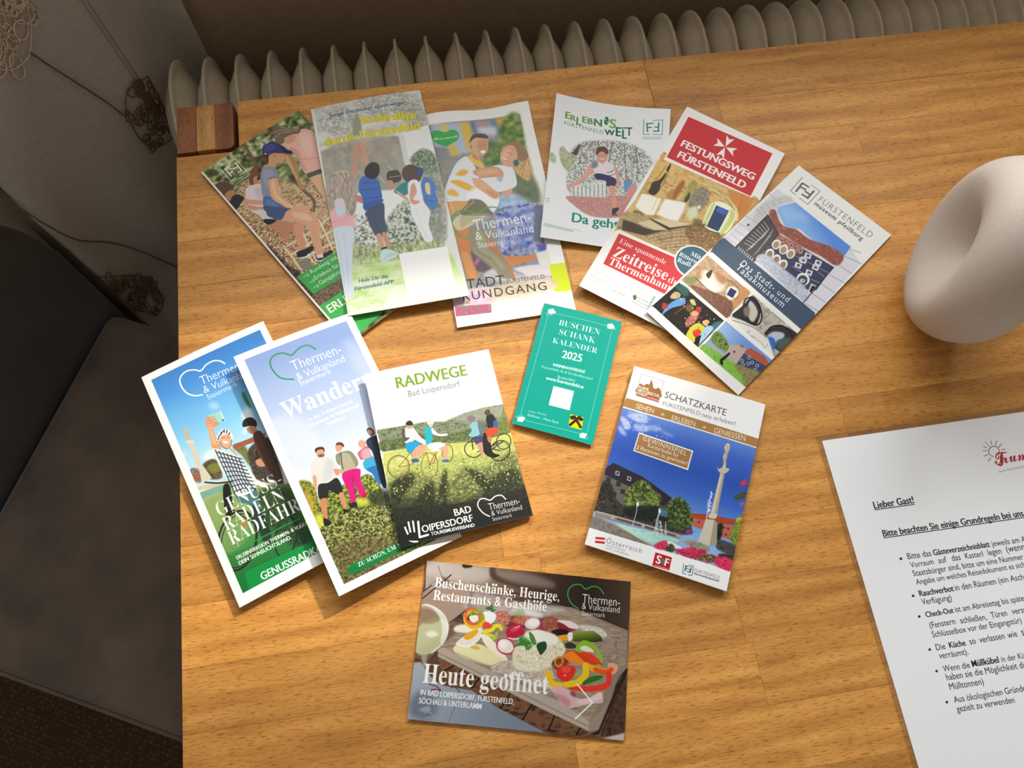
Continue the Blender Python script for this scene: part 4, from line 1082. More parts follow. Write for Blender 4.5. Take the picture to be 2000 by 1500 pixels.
["S","dcdcdc",[402,498,429,485,454,509,438,525,403,523],0,1],
["S","d8a88c",[440,731,513,723,508,771,478,825,447,830,468,762],0,1],
["S","3c70b0",[448,824,494,831,487,846,450,843],0,1],
["S","8ac0d0",[724,595,776,582,799,638,773,694,712,693,692,676,724,646],0,1],
["S","6c7478",[787,584,831,607,827,669,784,697],0,1],
["S","8a7480",[715,530,754,520,777,550,753,577,719,563],0,1],
["S","4a4470",[732,710,794,706,781,759,732,760],0,1],
["S","c89488",[744,763,781,759,772,843,755,864,744,812],0,1],
["S","24242c",[869,552,918,550,938,618,926,666,865,665,854,612],0,1],
["S","5c4a40",[859,518,894,500,907,522,893,551,864,544],0,1],
["S","2c64a8",[909,612,941,606,931,668,903,661],0,1],
["S","d84c30",[842,660,927,660,919,715,876,718,844,748,830,707],0,1],
["S","c07c64",[833,721,862,727,850,774,830,757],0,1],
["G",["ffffff","f8f8fc"],[8,-14,20,235],[4,-8,55,-7,76,131,66,90,26,16],0.6],
["L","e4e8f0",5,[-102,920,-98,932],0,0],
["T","RADWEGE","7fa22c",[230,176,800,186],"b",1.12,1],
["T","Bad Loipersdorf","7c8088",[304,266,722,267],"r",1.15,1],
["L","f6f6f2",9,[699,1329,660,1297,633,1244,637,1210,664,1186,698,1191,734,1211,781,1190,827,1195,851,1230],1,1],
["T","Thermen-","f6f6f2",[708,1285,951,1289],"l",1.25,1],
["T","& Vulkanland","f6f6f2",[716,1330,957,1334],"l",1.2,1],
["T","Steiermark","f6f6f2",[714,1370,867,1371],"l",1.2,1],
["T","BAD","f8f8f6",[446,1268,574,1267],"b",1.1,1],
["T","OIPERSDORF","f8f8f6",[184,1332,571,1336],"b",1.1,1],
["T","TOURISMUSVERBAND","f8f8f6",[242,1369,573,1378],"b",1.1,1],
["L","f8f8f6",16,[169,1245,156,1360,219,1357],0,1],
["L","f8f8f6",13,[66,1263,76,1315],0,1],
["L","f8f8f6",13,[98,1232,98,1305],0,1],
["L","f8f8f6",13,[132,1233,127,1310],0,1],
["S","f8f8f6",[72,1365,102,1374,139,1383,132,1392,99,1385],0,1]]},
"busch":{"W":66.3,"H":109.0,"base":"00a896","ops":[
["P","06a896",[0,0,663,0,663,1090,0,1090],0,1],
["L","bfeee2",3,[57,105,48,991,103,1039,536,1026],0,0.85],
["L","bfeee2",3,[110,72,549,68],0,0.85],
["L","bfeee2",3,[597,102,597,1004],0,0.85],
["L","bfeee2",3,[57,105,39,86],0,0.85],
["S","e6f6f0",[74,54,74,62,71,69,64,73,57,73,50,69,46,62,46,54,50,47,57,43,64,43,71,47],0,1],
["S","e6f6f0",[95,45,95,53,91,60,85,64,77,64,71,60,67,52,67,44,71,37,77,33,85,34,91,38],0,1],
["S","e6f6f0",[111,58,111,66,107,73,100,77,93,77,86,73,83,66,83,57,86,50,93,47,100,47,107,51],0,1],
["S","e6f6f0",[89,70,89,77,85,83,80,86,73,86,67,83,64,76,64,69,67,63,73,59,80,60,86,63],0,1],
["S","e6f6f0",[68,75,68,80,66,84,62,86,58,86,54,84,51,80,51,75,54,71,58,68,62,68,66,71],0,1],
["L","a8dccc",4,[91,82,78,99,48,88,42,99],1,0.9],
["S","e6f6f0",[576,58,576,66,572,73,566,77,559,77,552,72,549,65,549,57,553,51,559,47,566,47,573,51],0,1],
["S","e6f6f0",[597,49,596,57,593,64,586,68,579,67,573,63,569,56,569,48,573,41,579,37,587,38,593,42],0,1],
["S","e6f6f0",[611,62,611,70,607,77,601,81,594,80,587,76,584,69,584,61,588,54,594,50,602,51,608,55],0,1],
["S","e6f6f0",[590,73,590,80,586,86,581,90,574,90,569,86,566,80,566,73,569,67,575,63,581,63,587,67],0,1],
["S","e6f6f0",[570,79,570,83,567,87,564,90,559,90,556,87,554,83,554,78,556,74,560,72,564,72,568,74],0,1],
["L","a8dccc",4,[591,80,610,89,619,73,629,80],1,0.9],
["S","e6f6f0",[60,1044,60,1052,57,1058,50,1062,43,1062,37,1059,33,1052,33,1044,37,1038,43,1034,51,1034,57,1038],0,1],
["S","e6f6f0",[82,1042,82,1049,78,1056,72,1060,65,1060,59,1056,55,1049,55,1042,59,1035,65,1031,72,1031,78,1035],0,1],
["S","e6f6f0",[90,1024,89,1031,86,1038,80,1042,72,1042,66,1038,62,1031,62,1024,66,1017,72,1013,80,1013,86,1017],0,1],
["S","e6f6f0",[66,1025,66,1032,63,1037,57,1041,51,1041,45,1038,42,1032,42,1025,45,1019,51,1016,57,1016,63,1019],0,1],
["S","e6f6f0",[46,1031,46,1035,44,1039,40,1041,36,1041,32,1039,30,1035,30,1031,32,1027,36,1025,40,1024,44,1027],0,1],
["L","a8dccc",4,[62,1014,43,1006,23,1030,13,1024],1,0.9],
["S","e6f6f0",[572,1040,571,1048,568,1054,562,1058,555,1058,548,1054,545,1048,545,1040,549,1034,555,1030,562,1030,568,1034],0,1],
["S","e6f6f0",[593,1038,593,1045,589,1052,583,1055,576,1056,570,1052,566,1045,566,1038,570,1031,576,1028,583,1028,589,1031],0,1],
["S","e6f6f0",[600,1020,600,1027,596,1034,590,1038,583,1038,577,1034,574,1027,574,1020,578,1013,584,1010,591,1010,597,1013],0,1],
["S","e6f6f0",[577,1021,577,1028,574,1034,568,1037,562,1037,557,1034,554,1028,554,1021,557,1016,563,1012,569,1012,574,1015],0,1],
["S","e6f6f0",[558,1027,558,1031,555,1035,552,1037,548,1037,544,1035,542,1031,542,1027,544,1023,548,1021,552,1021,556,1023],0,1],
["L","a8dccc",4,[583,1048,601,1055,610,1040,620,1046],1,0.9],
["T","BUSCHEN","e8f8f4",[160,168,505,167],"t",1.05,1],
["T","SCHANK","e8f8f4",[181,249,485,251],"t",1.05,1],
["T","KALENDER","e8f8f4",[148,336,521,332],"t",1.05,1],
["T","2025","f2faf8",[253,444,415,439],"b",1.15,1],
["T","WEINBAUVEREINE","e8f8f4",[197,534,466,526],"b",1.1,1],
["T","Fürstenfeld, Ilz & Großwilfersdorf","c8ece4",[115,573,540,567],"r",1.15,1],
["T","Breitenfeld","c8ece4",[262,626,402,620],"r",1.15,1],
["T","www.fuerstenfeld.at","e8f8f4",[172,660,485,657],"b",1.1,1],
["P","f2f0f2",[246,699,416,697,419,865,246,866],0,1],
["T","Unser Partner","c4ece2",[105,964,251,959],"r",1.1,1],
["T","Raiffeisen - Meine Bank","d0f0e8",[104,998,361,997],"r",1.15,1],
["P","f4e000",[433,893,542,889,549,993,440,994],0,1],
["L","3a2a10",22,[451,980,506,898,533,908],0,1],
["L","3a2a10",22,[536,973,469,904,446,915],0,1],
["S","3a2a10",[438,926,455,896,478,906,463,932],0,1],
["S","3a2a10",[496,892,526,896,540,919,512,923],0,1]]},
"schatz":{"W":109.5,"H":152.3,"base":"fafafa","ops":[
["P","b08248",[6,289,1093,299,1096,380,-6,370],0,1],
["P","fafafa",[-6,367,1095,372,1096,383,-5,379],0,1],
["G",["5a86d8","3a62c4","2c56b8","5c8ed8","7aa8e4"],[513,469,499,1147],[-38,533,1098,379,1127,1351,8,1395],1],
["G",["6a90dc","3c64c8","2a54b4","3a66c4","6a98e0","90b8ea"],[307,362,329,1263],[-3,378,1094,380,1095,1369,-2,1388],1],
["N",["9ab4e8","c8d4f2","f4f6fc","7a9ae0"],[14,8],[45,428,138,379,210,393,207,449,123,458],8,0.8],
["N",["9ab4e8","c8d4f2","f4f6fc","7a9ae0"],[14,8],[2,460,54,462,104,519,60,551],8,0.8],
["N",["9ab4e8","c8d4f2","f4f6fc","7a9ae0"],[14,8],[116,497,211,466,240,511,160,537],8,0.7],
["N",["9ab4e8","c8d4f2","f4f6fc","7a9ae0"],[14,8],[227,461,327,447,304,491,236,495],8,0.5],
["N",["9ab4e8","c8d4f2","f4f6fc","7a9ae0"],[14,8],[332,464,439,484,427,505,356,492],8,0.4],
["N",["9ab4e8","c8d4f2","f4f6fc","7a9ae0"],[14,8],[3,533,40,540,89,596,37,595],8,0.6],
["D",["e4ecfa","b8c8f0"],7,60,[-12,409,202,359,435,467,415,527,149,559,21,600]],
["P","6f86a8",[-31,870,64,820,639,1013,731,1037,709,1166,9,1272],0,0],
["P","2c2630",[-3,907,43,843,294,884,543,974,527,1050,477,1058,289,1003,3,960],0,1],
["P","b0b8cc",[77,899,109,898,115,932,83,933],0,1],
["P","34343c",[86,904,104,904,107,925,89,925],0,1],
["P","b0b8cc",[175,913,206,912,211,946,180,947],0,1],
["P","34343c",[183,919,201,918,204,939,186,940],0,1],
["P","6a6458",[2,956,289,1003,477,1058,523,1104,532,1180,395,1216,4,1256,5,1131],0,1],
["N",["1a1c18","2c3024","4a4a40","14141a"],[20,16],[-3,1134,2,1024,80,1016,144,1122,254,1139,527,1050,717,1128,688,1224,4,1256],4,0.9],
["P","2a2e38",[22,970,57,968,63,1004,28,1006],0,1],
["P","2a2e38",[104,980,139,977,145,1014,110,1016],0,1],
["P","2a2e38",[92,1065,126,1063,132,1099,98,1101],0,1],
["P","2a2e38",[152,1027,187,1025,193,1061,158,1063],0,1],
["N",["2c3a1c","4c6030","7c8c44","a4ac58"],[16,14],[187,1054,221,980,283,910,347,921,402,966,459,983,461,1063,419,1103,310,1156,229,1147],6,1],
["N",["1e2a18","34482a","56682f","8c9a4c"],[16,14],[511,1055,539,993,607,949,676,984,715,1042,749,1118,677,1176,586,1188,527,1121],6,1],
["N",["161a14","242a1e","3a4030"],[16,14],[2,1024,49,999,94,1066,47,1153,6,1166],6,0.9],
["N",["14181a","202820"],[14,14],[221,1150,479,1066,554,1164,275,1220],8,0.8],
["P","5a8aa4",[471,1068,535,1083,547,1132,479,1136],5,0.8],
["P","a8482c",[699,1047,844,1008,1059,982,1052,1027,906,1058,730,1072],0,1],
["P","c46450",[730,1072,888,1055,1053,1036,1051,1148,753,1134],0,1],
["P","4a3438",[967,1065,982,1062,984,1077,969,1080],0,1],
["P","4a3438",[1001,1062,1016,1060,1017,1075,1002,1077],0,1],
["P","4a3438",[962,1118,977,1116,978,1131,963,1133],0,1],
["P","4a3438",[994,1112,1009,1110,1010,1125,996,1127],0,1],
["P","4a3438",[776,1084,791,1081,793,1097,778,1099],0,1],
["N",["14181a","1f2822","2c3a2c"],[18,14],[917,1071,963,1048,971,1166,939,1210,909,1152],5,1],
["N",["3c5a2c","6c8c34","a8b43c","28381c"],[12,12],[1036,1076,1084,939,1105,914,1104,1036,1099,1175,1042,1143],4,1],
["D",["e0c830","d8a020"],9,26,[1045,995,1091,928,1098,1004]],
["N",["3c3c40","54504c","2a2a2c"],[24,10],[948,1173,1099,1175,1096,1244,963,1245],4,1],
["P","9a8c84",[11,1249,132,1241,399,1232,688,1224,672,1264,391,1270,16,1296],0,1],
["L","c8b8b0",9,[22,1255,143,1250,401,1240,675,1241],1,1],
["P","5c5450",[178,1252,385,1245,641,1240,637,1258,389,1262,183,1268],0,1],
["P","b8b4b4",[134,1246,158,1244,162,1274,138,1275],0,1],
["P","b8b4b4",[370,1235,394,1232,398,1262,374,1263],0,1],
["P","b8b4b4",[545,1230,569,1227,572,1257,549,1258],0,1],
["P","7c7468",[-1,1301,68,1297,284,1322,504,1379,8,1395],0,1],
["L","b0987c",14,[69,1301,286,1330,468,1373],1,1],
["N",["6a6660","8c8880","a09a90"],[16,8],[2,1310,105,1302,290,1346,385,1383,9,1399],3,0.8],
["G",["c8ece0","a4dcd0","86bcb4"],[275,1290,547,1347],[173,1297,343,1285,696,1260,679,1296,540,1316,502,1371,359,1349],1],
["N",["a8e0d4","d8f4ea","90c8bc"],[24,8],[191,1300,445,1278,682,1269,498,1355,357,1341],6,0.6],
["L","e8eef4",5,[301,1097,310,1174,307,1280],1,0.85],
["L","e8eef4",5,[500,1294,483,1205,477,1093,467,1087],1,0.85],
["L","e8eef4",5,[480,1284,473,1182,475,1120],1,0.85],
["L","e8eef4",5,[554,1234,542,1168,550,1218],1,0.85],
["L","e8eef4",5,[528,1251,501,1173],1,0.85],
["S","eef2f6",[293,1095,306,1087,316,1110,302,1123],0,1],
["S","eef2f6",[467,1096,477,1086,489,1107,475,1120],0,1],
["D",["f4f8fc","d8e4ec"],5,70,[455,1179,503,1163,544,1263,465,1289]],
["L","dce8f4",9,[828,836,829,899,831,951,833,1038,828,1127,825,1231],1,0.8],
["D",["f0f6fc","e0ecf8"],6,70,[814,832,836,834,855,978,818,1008]],
["P","d4cab8",[861,668,894,662,904,989,855,1000],0,1],
["P","b4a894",[878,665,894,662,904,989,884,994],0,1],
["S","d8cebc",[851,1002,904,989,899,1025,849,1033],0,1],
["P","d0c8b4",[832,1051,893,1036,903,1239,806,1237],0,1],
["P","a89c88",[893,1036,922,1053,952,1215,899,1241],0,1],
["S","cbbfa8",[826,629,846,636,867,616,889,613,918,608,921,625,898,656,856,665],0,1],
["S","d8cfbe",[868,579,853,528,860,479,847,456,864,413,886,424,889,470,878,520,892,608,867,616],0,1],
["N",["e0d8c8","b0a48c","8c8070"],[8,10],[857,527,859,433,886,434,888,507,886,600,868,606],1,0.7],
["N",["8a7c58","b49c68","6c6040"],[12,8],[699,1272,776,1238,897,1250,890,1294,754,1288],4,0.8],
["P","f0f0f0",[595,1298,710,1319,681,1338,567,1358],0,1],
["N",["a81040","d8204c","e84878","70102c"],[9,8],[501,1367,541,1324,572,1309,595,1332,573,1382,516,1392],3,1],
["N",["a81040","d8204c","e84878","70102c"],[9,8],[657,1345,757,1304,764,1259,789,1294,879,1281,881,1331,774,1375,678,1364],3,1],
["N",["a81040","d8204c","e84878","70102c"],[9,8],[950,1342,973,1292,1062,1280,1117,1304,1111,1356,1024,1376],3,1],
["N",["283818","486028","1c2a14","8a9040"],[10,9],[581,1345,624,1314,657,1345,631,1379,579,1371],3,1],
["N",["2c3c1c","506428","8c8838"],[10,9],[848,1333,940,1295,966,1337,921,1360,822,1367],3,1],
["N",["1c2414","38482a","2c341c"],[10,9],[985,1271,1096,1244,1104,1283,998,1293],3,1],
["D",["e02858","b01848","f06890","2c4418"],10,150,[498,1355,789,1294,1104,1283,1105,1366,807,1372,559,1395]],
["D",["c03048","a83878"],8,34,[653,1184,726,1168,770,1172,757,1193,667,1205]],
["N",["c02840","d85060"],[8,8],[1026,691,1069,650,1084,682,1039,714],2,1],
["N",["4a5434","3a4428","6c7848"],[10,8],[1005,819,1049,765,1094,754,1096,785,1029,833],3,1],
["D",["e05a60"],9,14,[1056,842,1088,832,1095,865,1071,873]],
["D",["d03048"],8,20,[1016,686,1075,639,1087,698,1032,721]],
["D",["b02840"],9,26,[-18,1174,38,1120,56,1186,9,1210]],
["P","fafafa",[-2,1389,1107,1374,1108,1537,1,1556],0,1],
["N",["b81444","e02850","f05080","70102c"],[9,8],[501,1367,541,1324,572,1309,595,1332,572,1378,514,1384],3,1],
["N",["b81444","e02850","f05080","70102c"],[9,8],[958,1339,983,1298,1062,1280,1113,1305,1097,1369,1031,1370],3,1],
["P","fbfaf8",[174,542,618,558,613,724,168,703],0,1],
["P","a87c48",[181,552,609,568,604,713,176,696],0,1],
["T","GEWINNSPIEL","f4efe6",[216,596,573,615],"rw",1.1,1],
["T","Kurzurlaube für","f2ede2",[266,635,518,648],"r",1.15,1],
["T","2 Personen zu gewinnen!","f2ede2",[186,680,598,687],"r",1.15,1],
["T","SEHEN","f2ece0",[98,353,243,353],"r",1.25,1],
["T","ERLEBEN","f2ece0",[395,364,585,360],"r",1.25,1],
["T","GENIESSEN","f2ece0",[740,364,995,351],"r",1.25,1],
["L","f2ece0",5,[305,340,331,338],0,1],
["L","f2ece0",5,[318,352,318,326],0,1],
["L","f2ece0",5,[647,343,673,342],0,1],
["L","f2ece0",5,[659,355,660,330],0,1],
["T","SCHATZKARTE","5c544c",[298,195,802,196],"r",1.1,1],
["T","FÜRSTENFELD","8a8680",[299,263,604,257],"r",1.0,1],
["T","neu erleben!","8a8680",[620,261,895,253],"r",1.0,1],
["L","8a8480",3,[70,52,262,58,261,253],0,1],
["L","8a8480",3,[70,52,74,245,261,253],0,1],
["S","a4703c",[76,157,81,134,116,141,131,122,152,122,160,87,168,81,192,138,217,141,233,125,259,153,260,210,72,220],0,1],
["P","a4703c",[73,158,258,161,261,246,74,245],0,1],
["P","a4703c",[158,120,164,78,186,119],0,1],
["T","KLEINE","f4eee6",[78,176,162,177],"b",1.2,1],
["T","HISTORISCHE","f4eee6",[75,205,256,208],"b",1.2,1],
["T","STADT","f4eee6",[77,233,163,234],"b",1.2,1],
["L","cc2430",10,[167,226,257,227],0,1],
["L","ffffff",7,[167,233,258,234],0,1],
["L","cc2430",10,[166,240,258,241],0,1],
["L","d01c30",16,[71,1450,128,1437],0,1],
["L","d01c30",16,[76,1478,134,1466],0,1],
["T","Österreich","8c8c90",[148,1461,422,1455],"rw",1.05,1],
["T","ankommen","9a9a9e",[158,1483,299,1480],"rw",1.0,1],
["T","und aufleben","9a9a9e",[158,1505,331,1503],"rw",1.0,1],
["P","c4141c",[521,1414,648,1412,650,1511,521,1516],0,1],
["T","S","f8f6f4",[540,1489,573,1489],"h",1.1,1],
["T","F","f8f6f4",[605,1487,634,1488],"h",1.1,1],
["S","6a6a6c",[568,1451,591,1439,605,1480,581,1484],0,1],
["L","f2e8e6",5,[536,1507,640,1504],0,0.8],
["L","4a6a72",5,[742,1429,750,1499,777,1497],0,1],
["L","4a6a72",5,[781,1427,817,1423,821,1493,793,1498],0,1],
["L","4a6a72",9,[759,1440,780,1440],0,1],
["L","4a6a72",9,[762,1441,764,1478],0,1],
["L","4a6a72",9,[763,1458,776,1458],0,1],
["L","4a6a72",9,[803,1436,803,1475],0,1],
["L","4a6a72",9,[801,1474,783,1476],0,1],
["L","4a6a72",9,[802,1456,788,1457],0,1],
["T","FÜRSTENFELD","7a8288",[828,1459,1024,1455],"ri",1.1,1],
["T","thermenhauptstadt","5c646a",[831,1479,1025,1475],"bi",1.0,1]]},
"heute":{"W":152.6,"H":109.1,"base":"6a5446","ops":[
["N",["5c4436","7a6050","3e2c22","94806c"],[160,60],[0,0,1526,0,1526,1091,0,1091],0,1],
["G",["b0a49c","8c7c70","6c5848","3c2a20","2a1c14","4a382a"],[-5,58,1523,37],[-2,-7,1526,-3,1522,371,1068,231,678,158,14,206],1],
["S","cfc8c4",[-2,-4,470,1,496,64,387,131,-1,95],20,0.6],
["S","3a2a22",[470,1,508,-3,573,66,962,93,957,159,675,121,498,83],6,0.8],
["S","8a7c74",[531,32,714,14,940,57,944,104,731,106,574,75],14,0.7],
["S","2a1e18",[267,-3,334,-5,336,14,279,25],3,1],
["S","6c4a48",[134,100,217,148,294,159,269,190,159,145],5,0.7],
["L","6a4c48",5,[87,30,137,119,219,167,317,194],1,0.8],
["L","7a605c",4,[11,187,127,120,198,150],1,0.7],
["P","a08a7c",[4,206,351,153,329,303,173,499,-5,641,-17,337],3,1],
["L","33241e",9,[3,271,190,85],0,0.9],
["L","33241e",9,[220,423,366,291],0,0.9],
["L","33241e",9,[-3,226,57,173],0,0.9],
["L","33241e",9,[78,712,186,605],0,0.9],
["P","5c4234",[-12,729,163,651,1023,926,1270,1056,1181,1089,970,1087,0,1085],0,1],
["N",["4a3022","6c4830","80583c","3a241a"],[60,30],[164,660,353,686,1020,884,1279,1055,1217,1086,970,1082,566,959,208,786],2,1],
["L","1c1210",11,[205,761,325,680],0,1],
["L","1c1210",11,[426,844,490,752],0,1],
["L","1c1210",11,[641,969,711,835],0,1],
["L","1c1210",11,[801,1022,872,889],0,1],
["L","1c1210",11,[988,1073,1034,951],0,1],
["L","1c1210",11,[1189,1080,1213,1027],0,1],
["L","1c1210",11,[1362,1065,1528,621],0,1],
["L","1c1210",11,[1414,1001,1517,813],0,1],
["P","2a1c14",[1527,370,1528,621,1344,1066,1280,1072,1334,1042,1473,661],0,1],
["N",["3c2a1e","5c3e2a","2a1a12"],[14,40],[1520,674,1526,1033,1363,1081,1395,978],3,0.9],
["P","c8b8b4",[1363,1088,1526,1038,1521,1092],3,1],
["G",["a8b0bc","9aa4b2","8894a4","7c8898"],[4,848,760,1076],[-13,720,41,706,136,802,215,846,428,861,602,947,970,1087,0,1085,-18,850],1],
["S","5c6878",[9,950,101,891,202,966,161,1071,23,1058],20,0.7],
["L","6a7888",6,[292,1076,330,972,430,886],1,0.7],
["S","a8b4be",[80,1011,141,989,154,1021,92,1027],5,0.8],
["L","a0acb8",5,[111,1033,155,1029,176,1053,133,1065],1,1],
["L","7a2c30",7,[123,846,180,858,210,881,173,875,137,887],1,1],
["L","7a2c30",6,[280,857,307,850,347,877],1,1],
["P","8c7c6c",[158,608,375,372,647,236,1106,228,1521,352,1527,603,1464,679,1334,1042,1270,1052,931,935,163,651],0,1],
["N",["a08c78","8c7864","b09c88","7c6a58"],[90,14],[181,570,648,254,1107,237,1508,372,1507,587,1435,656,1267,998,963,872,738,832,186,605],2,1],
["P","b4a698",[159,612,194,595,734,781,1046,873,1275,988,1274,1051,931,935,164,660],2,1],
["L","7c7066",5,[161,634,738,832,1273,1022],1,1],
["P","988878",[1275,988,1380,877,1500,641,1474,678,1342,1033,1270,1053],3,1],
["L","7c6854",3,[1421,362,1364,547,1206,910],1,0.5],
["L","7c6854",3,[1429,366,1374,559,1219,904],1,0.5],
["L","7c6854",3,[1437,370,1384,570,1231,897],1,0.5],
["L","7c6854",3,[1445,373,1394,582,1244,891],1,0.5],
["L","7c6854",3,[1452,377,1404,593,1256,885],1,0.5],
["L","7c6854",3,[1460,381,1414,605,1269,879],1,0.5],
["L","7c6854",3,[1468,385,1424,616,1282,872],1,0.5],
["L","7c6854",3,[1476,389,1434,627,1294,866],1,0.5],
["L","7c6854",3,[1484,392,1444,639,1307,860],1,0.5],
["L","7c6854",3,[1492,396,1453,650,1320,853],1,0.5],
["L","7c6854",3,[1499,400,1463,662,1332,847],1,0.5],
["L","7c6854",3,[1507,404,1473,673,1345,841],1,0.5],
["S","d8d4dc",[311,305,392,177,547,190,685,232,886,231,1069,250,845,326,696,359,450,365],14,0.5],
["S","c4c89c",[-19,536,25,442,132,395,213,442,191,569,98,648,5,648],4,0.9],
["S","e4e8dc",[0,317,65,311,156,357,213,442,210,496,172,571,167,446,99,353,12,343],5,0.85],
["S","8c7458",[-7,336,67,329,140,386,135,422,25,442],6,0.7],
["L","f2f4ec",8,[27,310,115,333,188,390,213,478,190,560,115,638],1,0.8],
["S","f0f2e8",[53,511,106,488,146,511,93,534],6,0.8],
["P","a8a8a0",[43,654,84,650,91,736,60,748],6,0.8],
["S","e8e2b4",[279,573,409,548,499,577,656,625,646,651,582,682,529,681,408,661,285,623],0,1],
["S","d6d09c",[283,610,420,648,542,674,516,682,355,654],5,0.6],
["L","b8a468",4,[285,623,408,655,516,683,589,683],1,1],
["S","e8e4d4",[264,441,342,421,431,438,401,473,268,479],3,1],
["S","f0ecd8",[456,487,495,476,561,527,656,619,637,627,561,597,496,552],0,1],
["S","e6e0a8",[391,562,463,549,546,586,574,596,536,618,428,597],0,1],
["S","d8b848",[386,576,424,559,459,575,433,587],0,1],
["S","c9b8a4",[559,715,684,635,952,660,996,718,892,740,760,740,613,729],0,1],
["N",["b8a898","d8ccbc","a09080","e4dccc"],[24,12],[544,692,658,638,754,679,927,681,943,723,1022,716,896,789,748,754,613,729],4,1],
["N",["c8bcac","e0d6c8","9c8c7c"],[24,12],[840,757,957,722,1047,776,1002,804,896,789],4,1],
["S","6c3838",[631,348,763,315,994,326,1092,368,1095,413,934,422,785,410,637,412],6,1],
["N",["c87858","a85040","e0a890","8c3c34"],[14,10],[547,317,626,303,657,345,635,399,574,386],3,1],
["N",["c06040","a84c34","e09070","8c3828"],[12,10],[659,364,736,318,831,315,874,344,823,381,728,384],3,1],
["N",["b06848","8c4434","c88868"],[14,10],[887,342,952,304,1015,330,1007,402,933,415,890,381],3,1],
["S","f0eeee",[453,326,506,314,549,336,540,382,495,406,471,370],0,1],
["S","e8ecf0",[667,299,719,274,787,274,884,297,886,323,804,324],8,0.8],
["S","9cac80",[674,305,732,273,763,315,696,328],8,0.8],
["S","3c7a34",[490,290,515,268,531,299,551,291,527,319,513,314],0,1],
["S","2c6428",[470,292,496,283,511,301,484,304],0,1],
["L","e8b820",28,[457,398,445,417,425,430,400,435,375,431,352,419,336,401,328,378,331,356,343,337,363,323,388,318,414,322,437,335,453,353,460,376,457,398],1,1],
["L","e85838",16,[431,340,437,360,434,381,424,399,407,411,387,416,366,413,348,401,335,384,329,364,331,343,341,325,358,313,378,308,399,311,418,323,431,340],1,1],
["L","84a828",18,[455,374,446,385,432,392,415,393,397,388,382,379,371,366,367,351,369,337,378,326,393,320,410,319,427,324,443,333,453,346,458,361,455,374],1,1],
["S","f4e8d8",[356,368,408,350,425,381,387,404],0,1],
["S","e8e0d8",[278,561,350,490,418,445,458,435,456,487,416,547,352,572],0,1],
["S","e8a828",[331,505,374,469,425,448,431,470,392,512,354,528],0,1],
["L","f8f8f4",8,[284,560,352,572,416,544,459,486],1,1],
["S","e04838",[461,403,493,390,522,410,511,433,471,434],0,1],
["L","e8d828",26,[473,459,532,441,549,414,583,410,598,428],1,1],
["S","a8c838",[532,505,561,464,572,443,575,475,559,509],0,1],
["S","dcd040",[467,466,521,468,549,478,537,492,482,478],0,1],
["S","b81c3c",[632,438,675,395,728,384,765,412,761,451,697,483,658,493],0,1],
["S","e05070",[664,422,723,394,731,415,680,446],4,0.7],
["L","f4e8ec",8,[657,486,704,488,737,479],1,1],
["L","f8d8e0",5,[691,413,729,396],1,1],
["L","c8285c",9,[698,571,685,586,665,596,641,597,617,591,596,578,581,560,576,539,580,520,593,504,613,495,637,493,661,499,682,512,697,531,702,551,698,571],1,1],
["S","ece4dc",[692,570,674,585,646,589,617,580,595,561,584,537,589,514,607,499,635,495,664,503,687,523,697,547],0,1],
["S","f8f4f0",[651,547,642,557,627,561,610,557,597,548,590,535,591,521,601,512,616,508,632,511,646,521,653,534],6,1],
["S","e0d8e0",[872,354,870,374,855,392,830,404,803,406,780,398,768,382,770,362,786,344,810,332,838,330,861,338],0,1],
["S","f4f2f0",[867,351,865,366,854,379,835,388,815,390,798,384,789,372,790,357,802,343,820,334,841,332,858,338],4,1],
["L","d8b0bc",5,[874,355,874,371,865,386,850,398,830,407,809,409,790,406,775,397,767,384,767,369,775,353,791,341,810,332,832,330,851,333,866,342,874,355],1,1],
["S","8c2438",[1003,344,1083,330,1093,374,1147,376,1101,393,1019,388],0,1],
["S","e8dcd8",[995,332,1083,323,1152,349,1154,375,1093,374,1051,352],0,1],
["S","28101c",[960,413,1019,388,1087,394,1069,428,989,442],0,1],
["L","c82858",12,[865,399,897,383],1,1],
["N",["dcd8d0","c4bcb0","ece8e0"],[20,12],[1159,349,1295,348,1372,393,1313,424,1202,390],5,1],
["N",["8c7868","a89484","6c5848"],[20,14],[1302,476,1421,414,1484,459,1411,504,1346,536,1274,466],5,1],
["N",["7c6858","988474","b0a090"],[16,12],[1373,546,1439,520,1467,543,1416,592,1375,583],4,1],
["S","dca08c",[1382,595,1429,585,1457,607,1445,646,1412,661],0,1],
["S","e8a428",[1003,441,1069,422,1096,425,1085,459,1012,472],0,1],
["S","f2ece4",[1082,414,1115,404,1121,442,1092,467],0,1],
["G",["8c9c38","5c6c20","2c3c10"],[1215,382,1233,457],[1116,424,1155,391,1269,377,1325,410,1341,441,1287,455,1206,460,1126,467],1],
["S","2c3c1c",[1054,500,1099,470,1148,491,1135,511,1075,517],0,1],
["N",["e4dcc0","f8f4e4","c8b88c","fffcf0"],[5,5],[704,558,763,470,786,429,852,410,975,424,1017,452,1075,517,1046,576,990,632,888,691,783,701,715,682,695,609],5,1],
["S","f6f2e8",[768,450,819,420,879,408,975,431,1010,453,994,505,913,500,817,471],4,0.9],
["L","fffaf0",4,[1002,624,992,630,979,624],1,1],
["L","d8c898",4,[759,661,760,651,773,645],1,1],
["L","b8a068",4,[1042,650,1054,653,1057,664],1,1],
["L","f4eccc",4,[791,610,783,619,769,616],1,1],
["L","fffaf0",4,[784,542,775,548,762,544],1,1],
["L","d8c898",4,[926,628,928,619,942,616],1,1],
["L","b8a068",4,[985,635,974,638,965,629],1,1],
["L","f4eccc",4,[815,546,807,539,813,528],1,1],
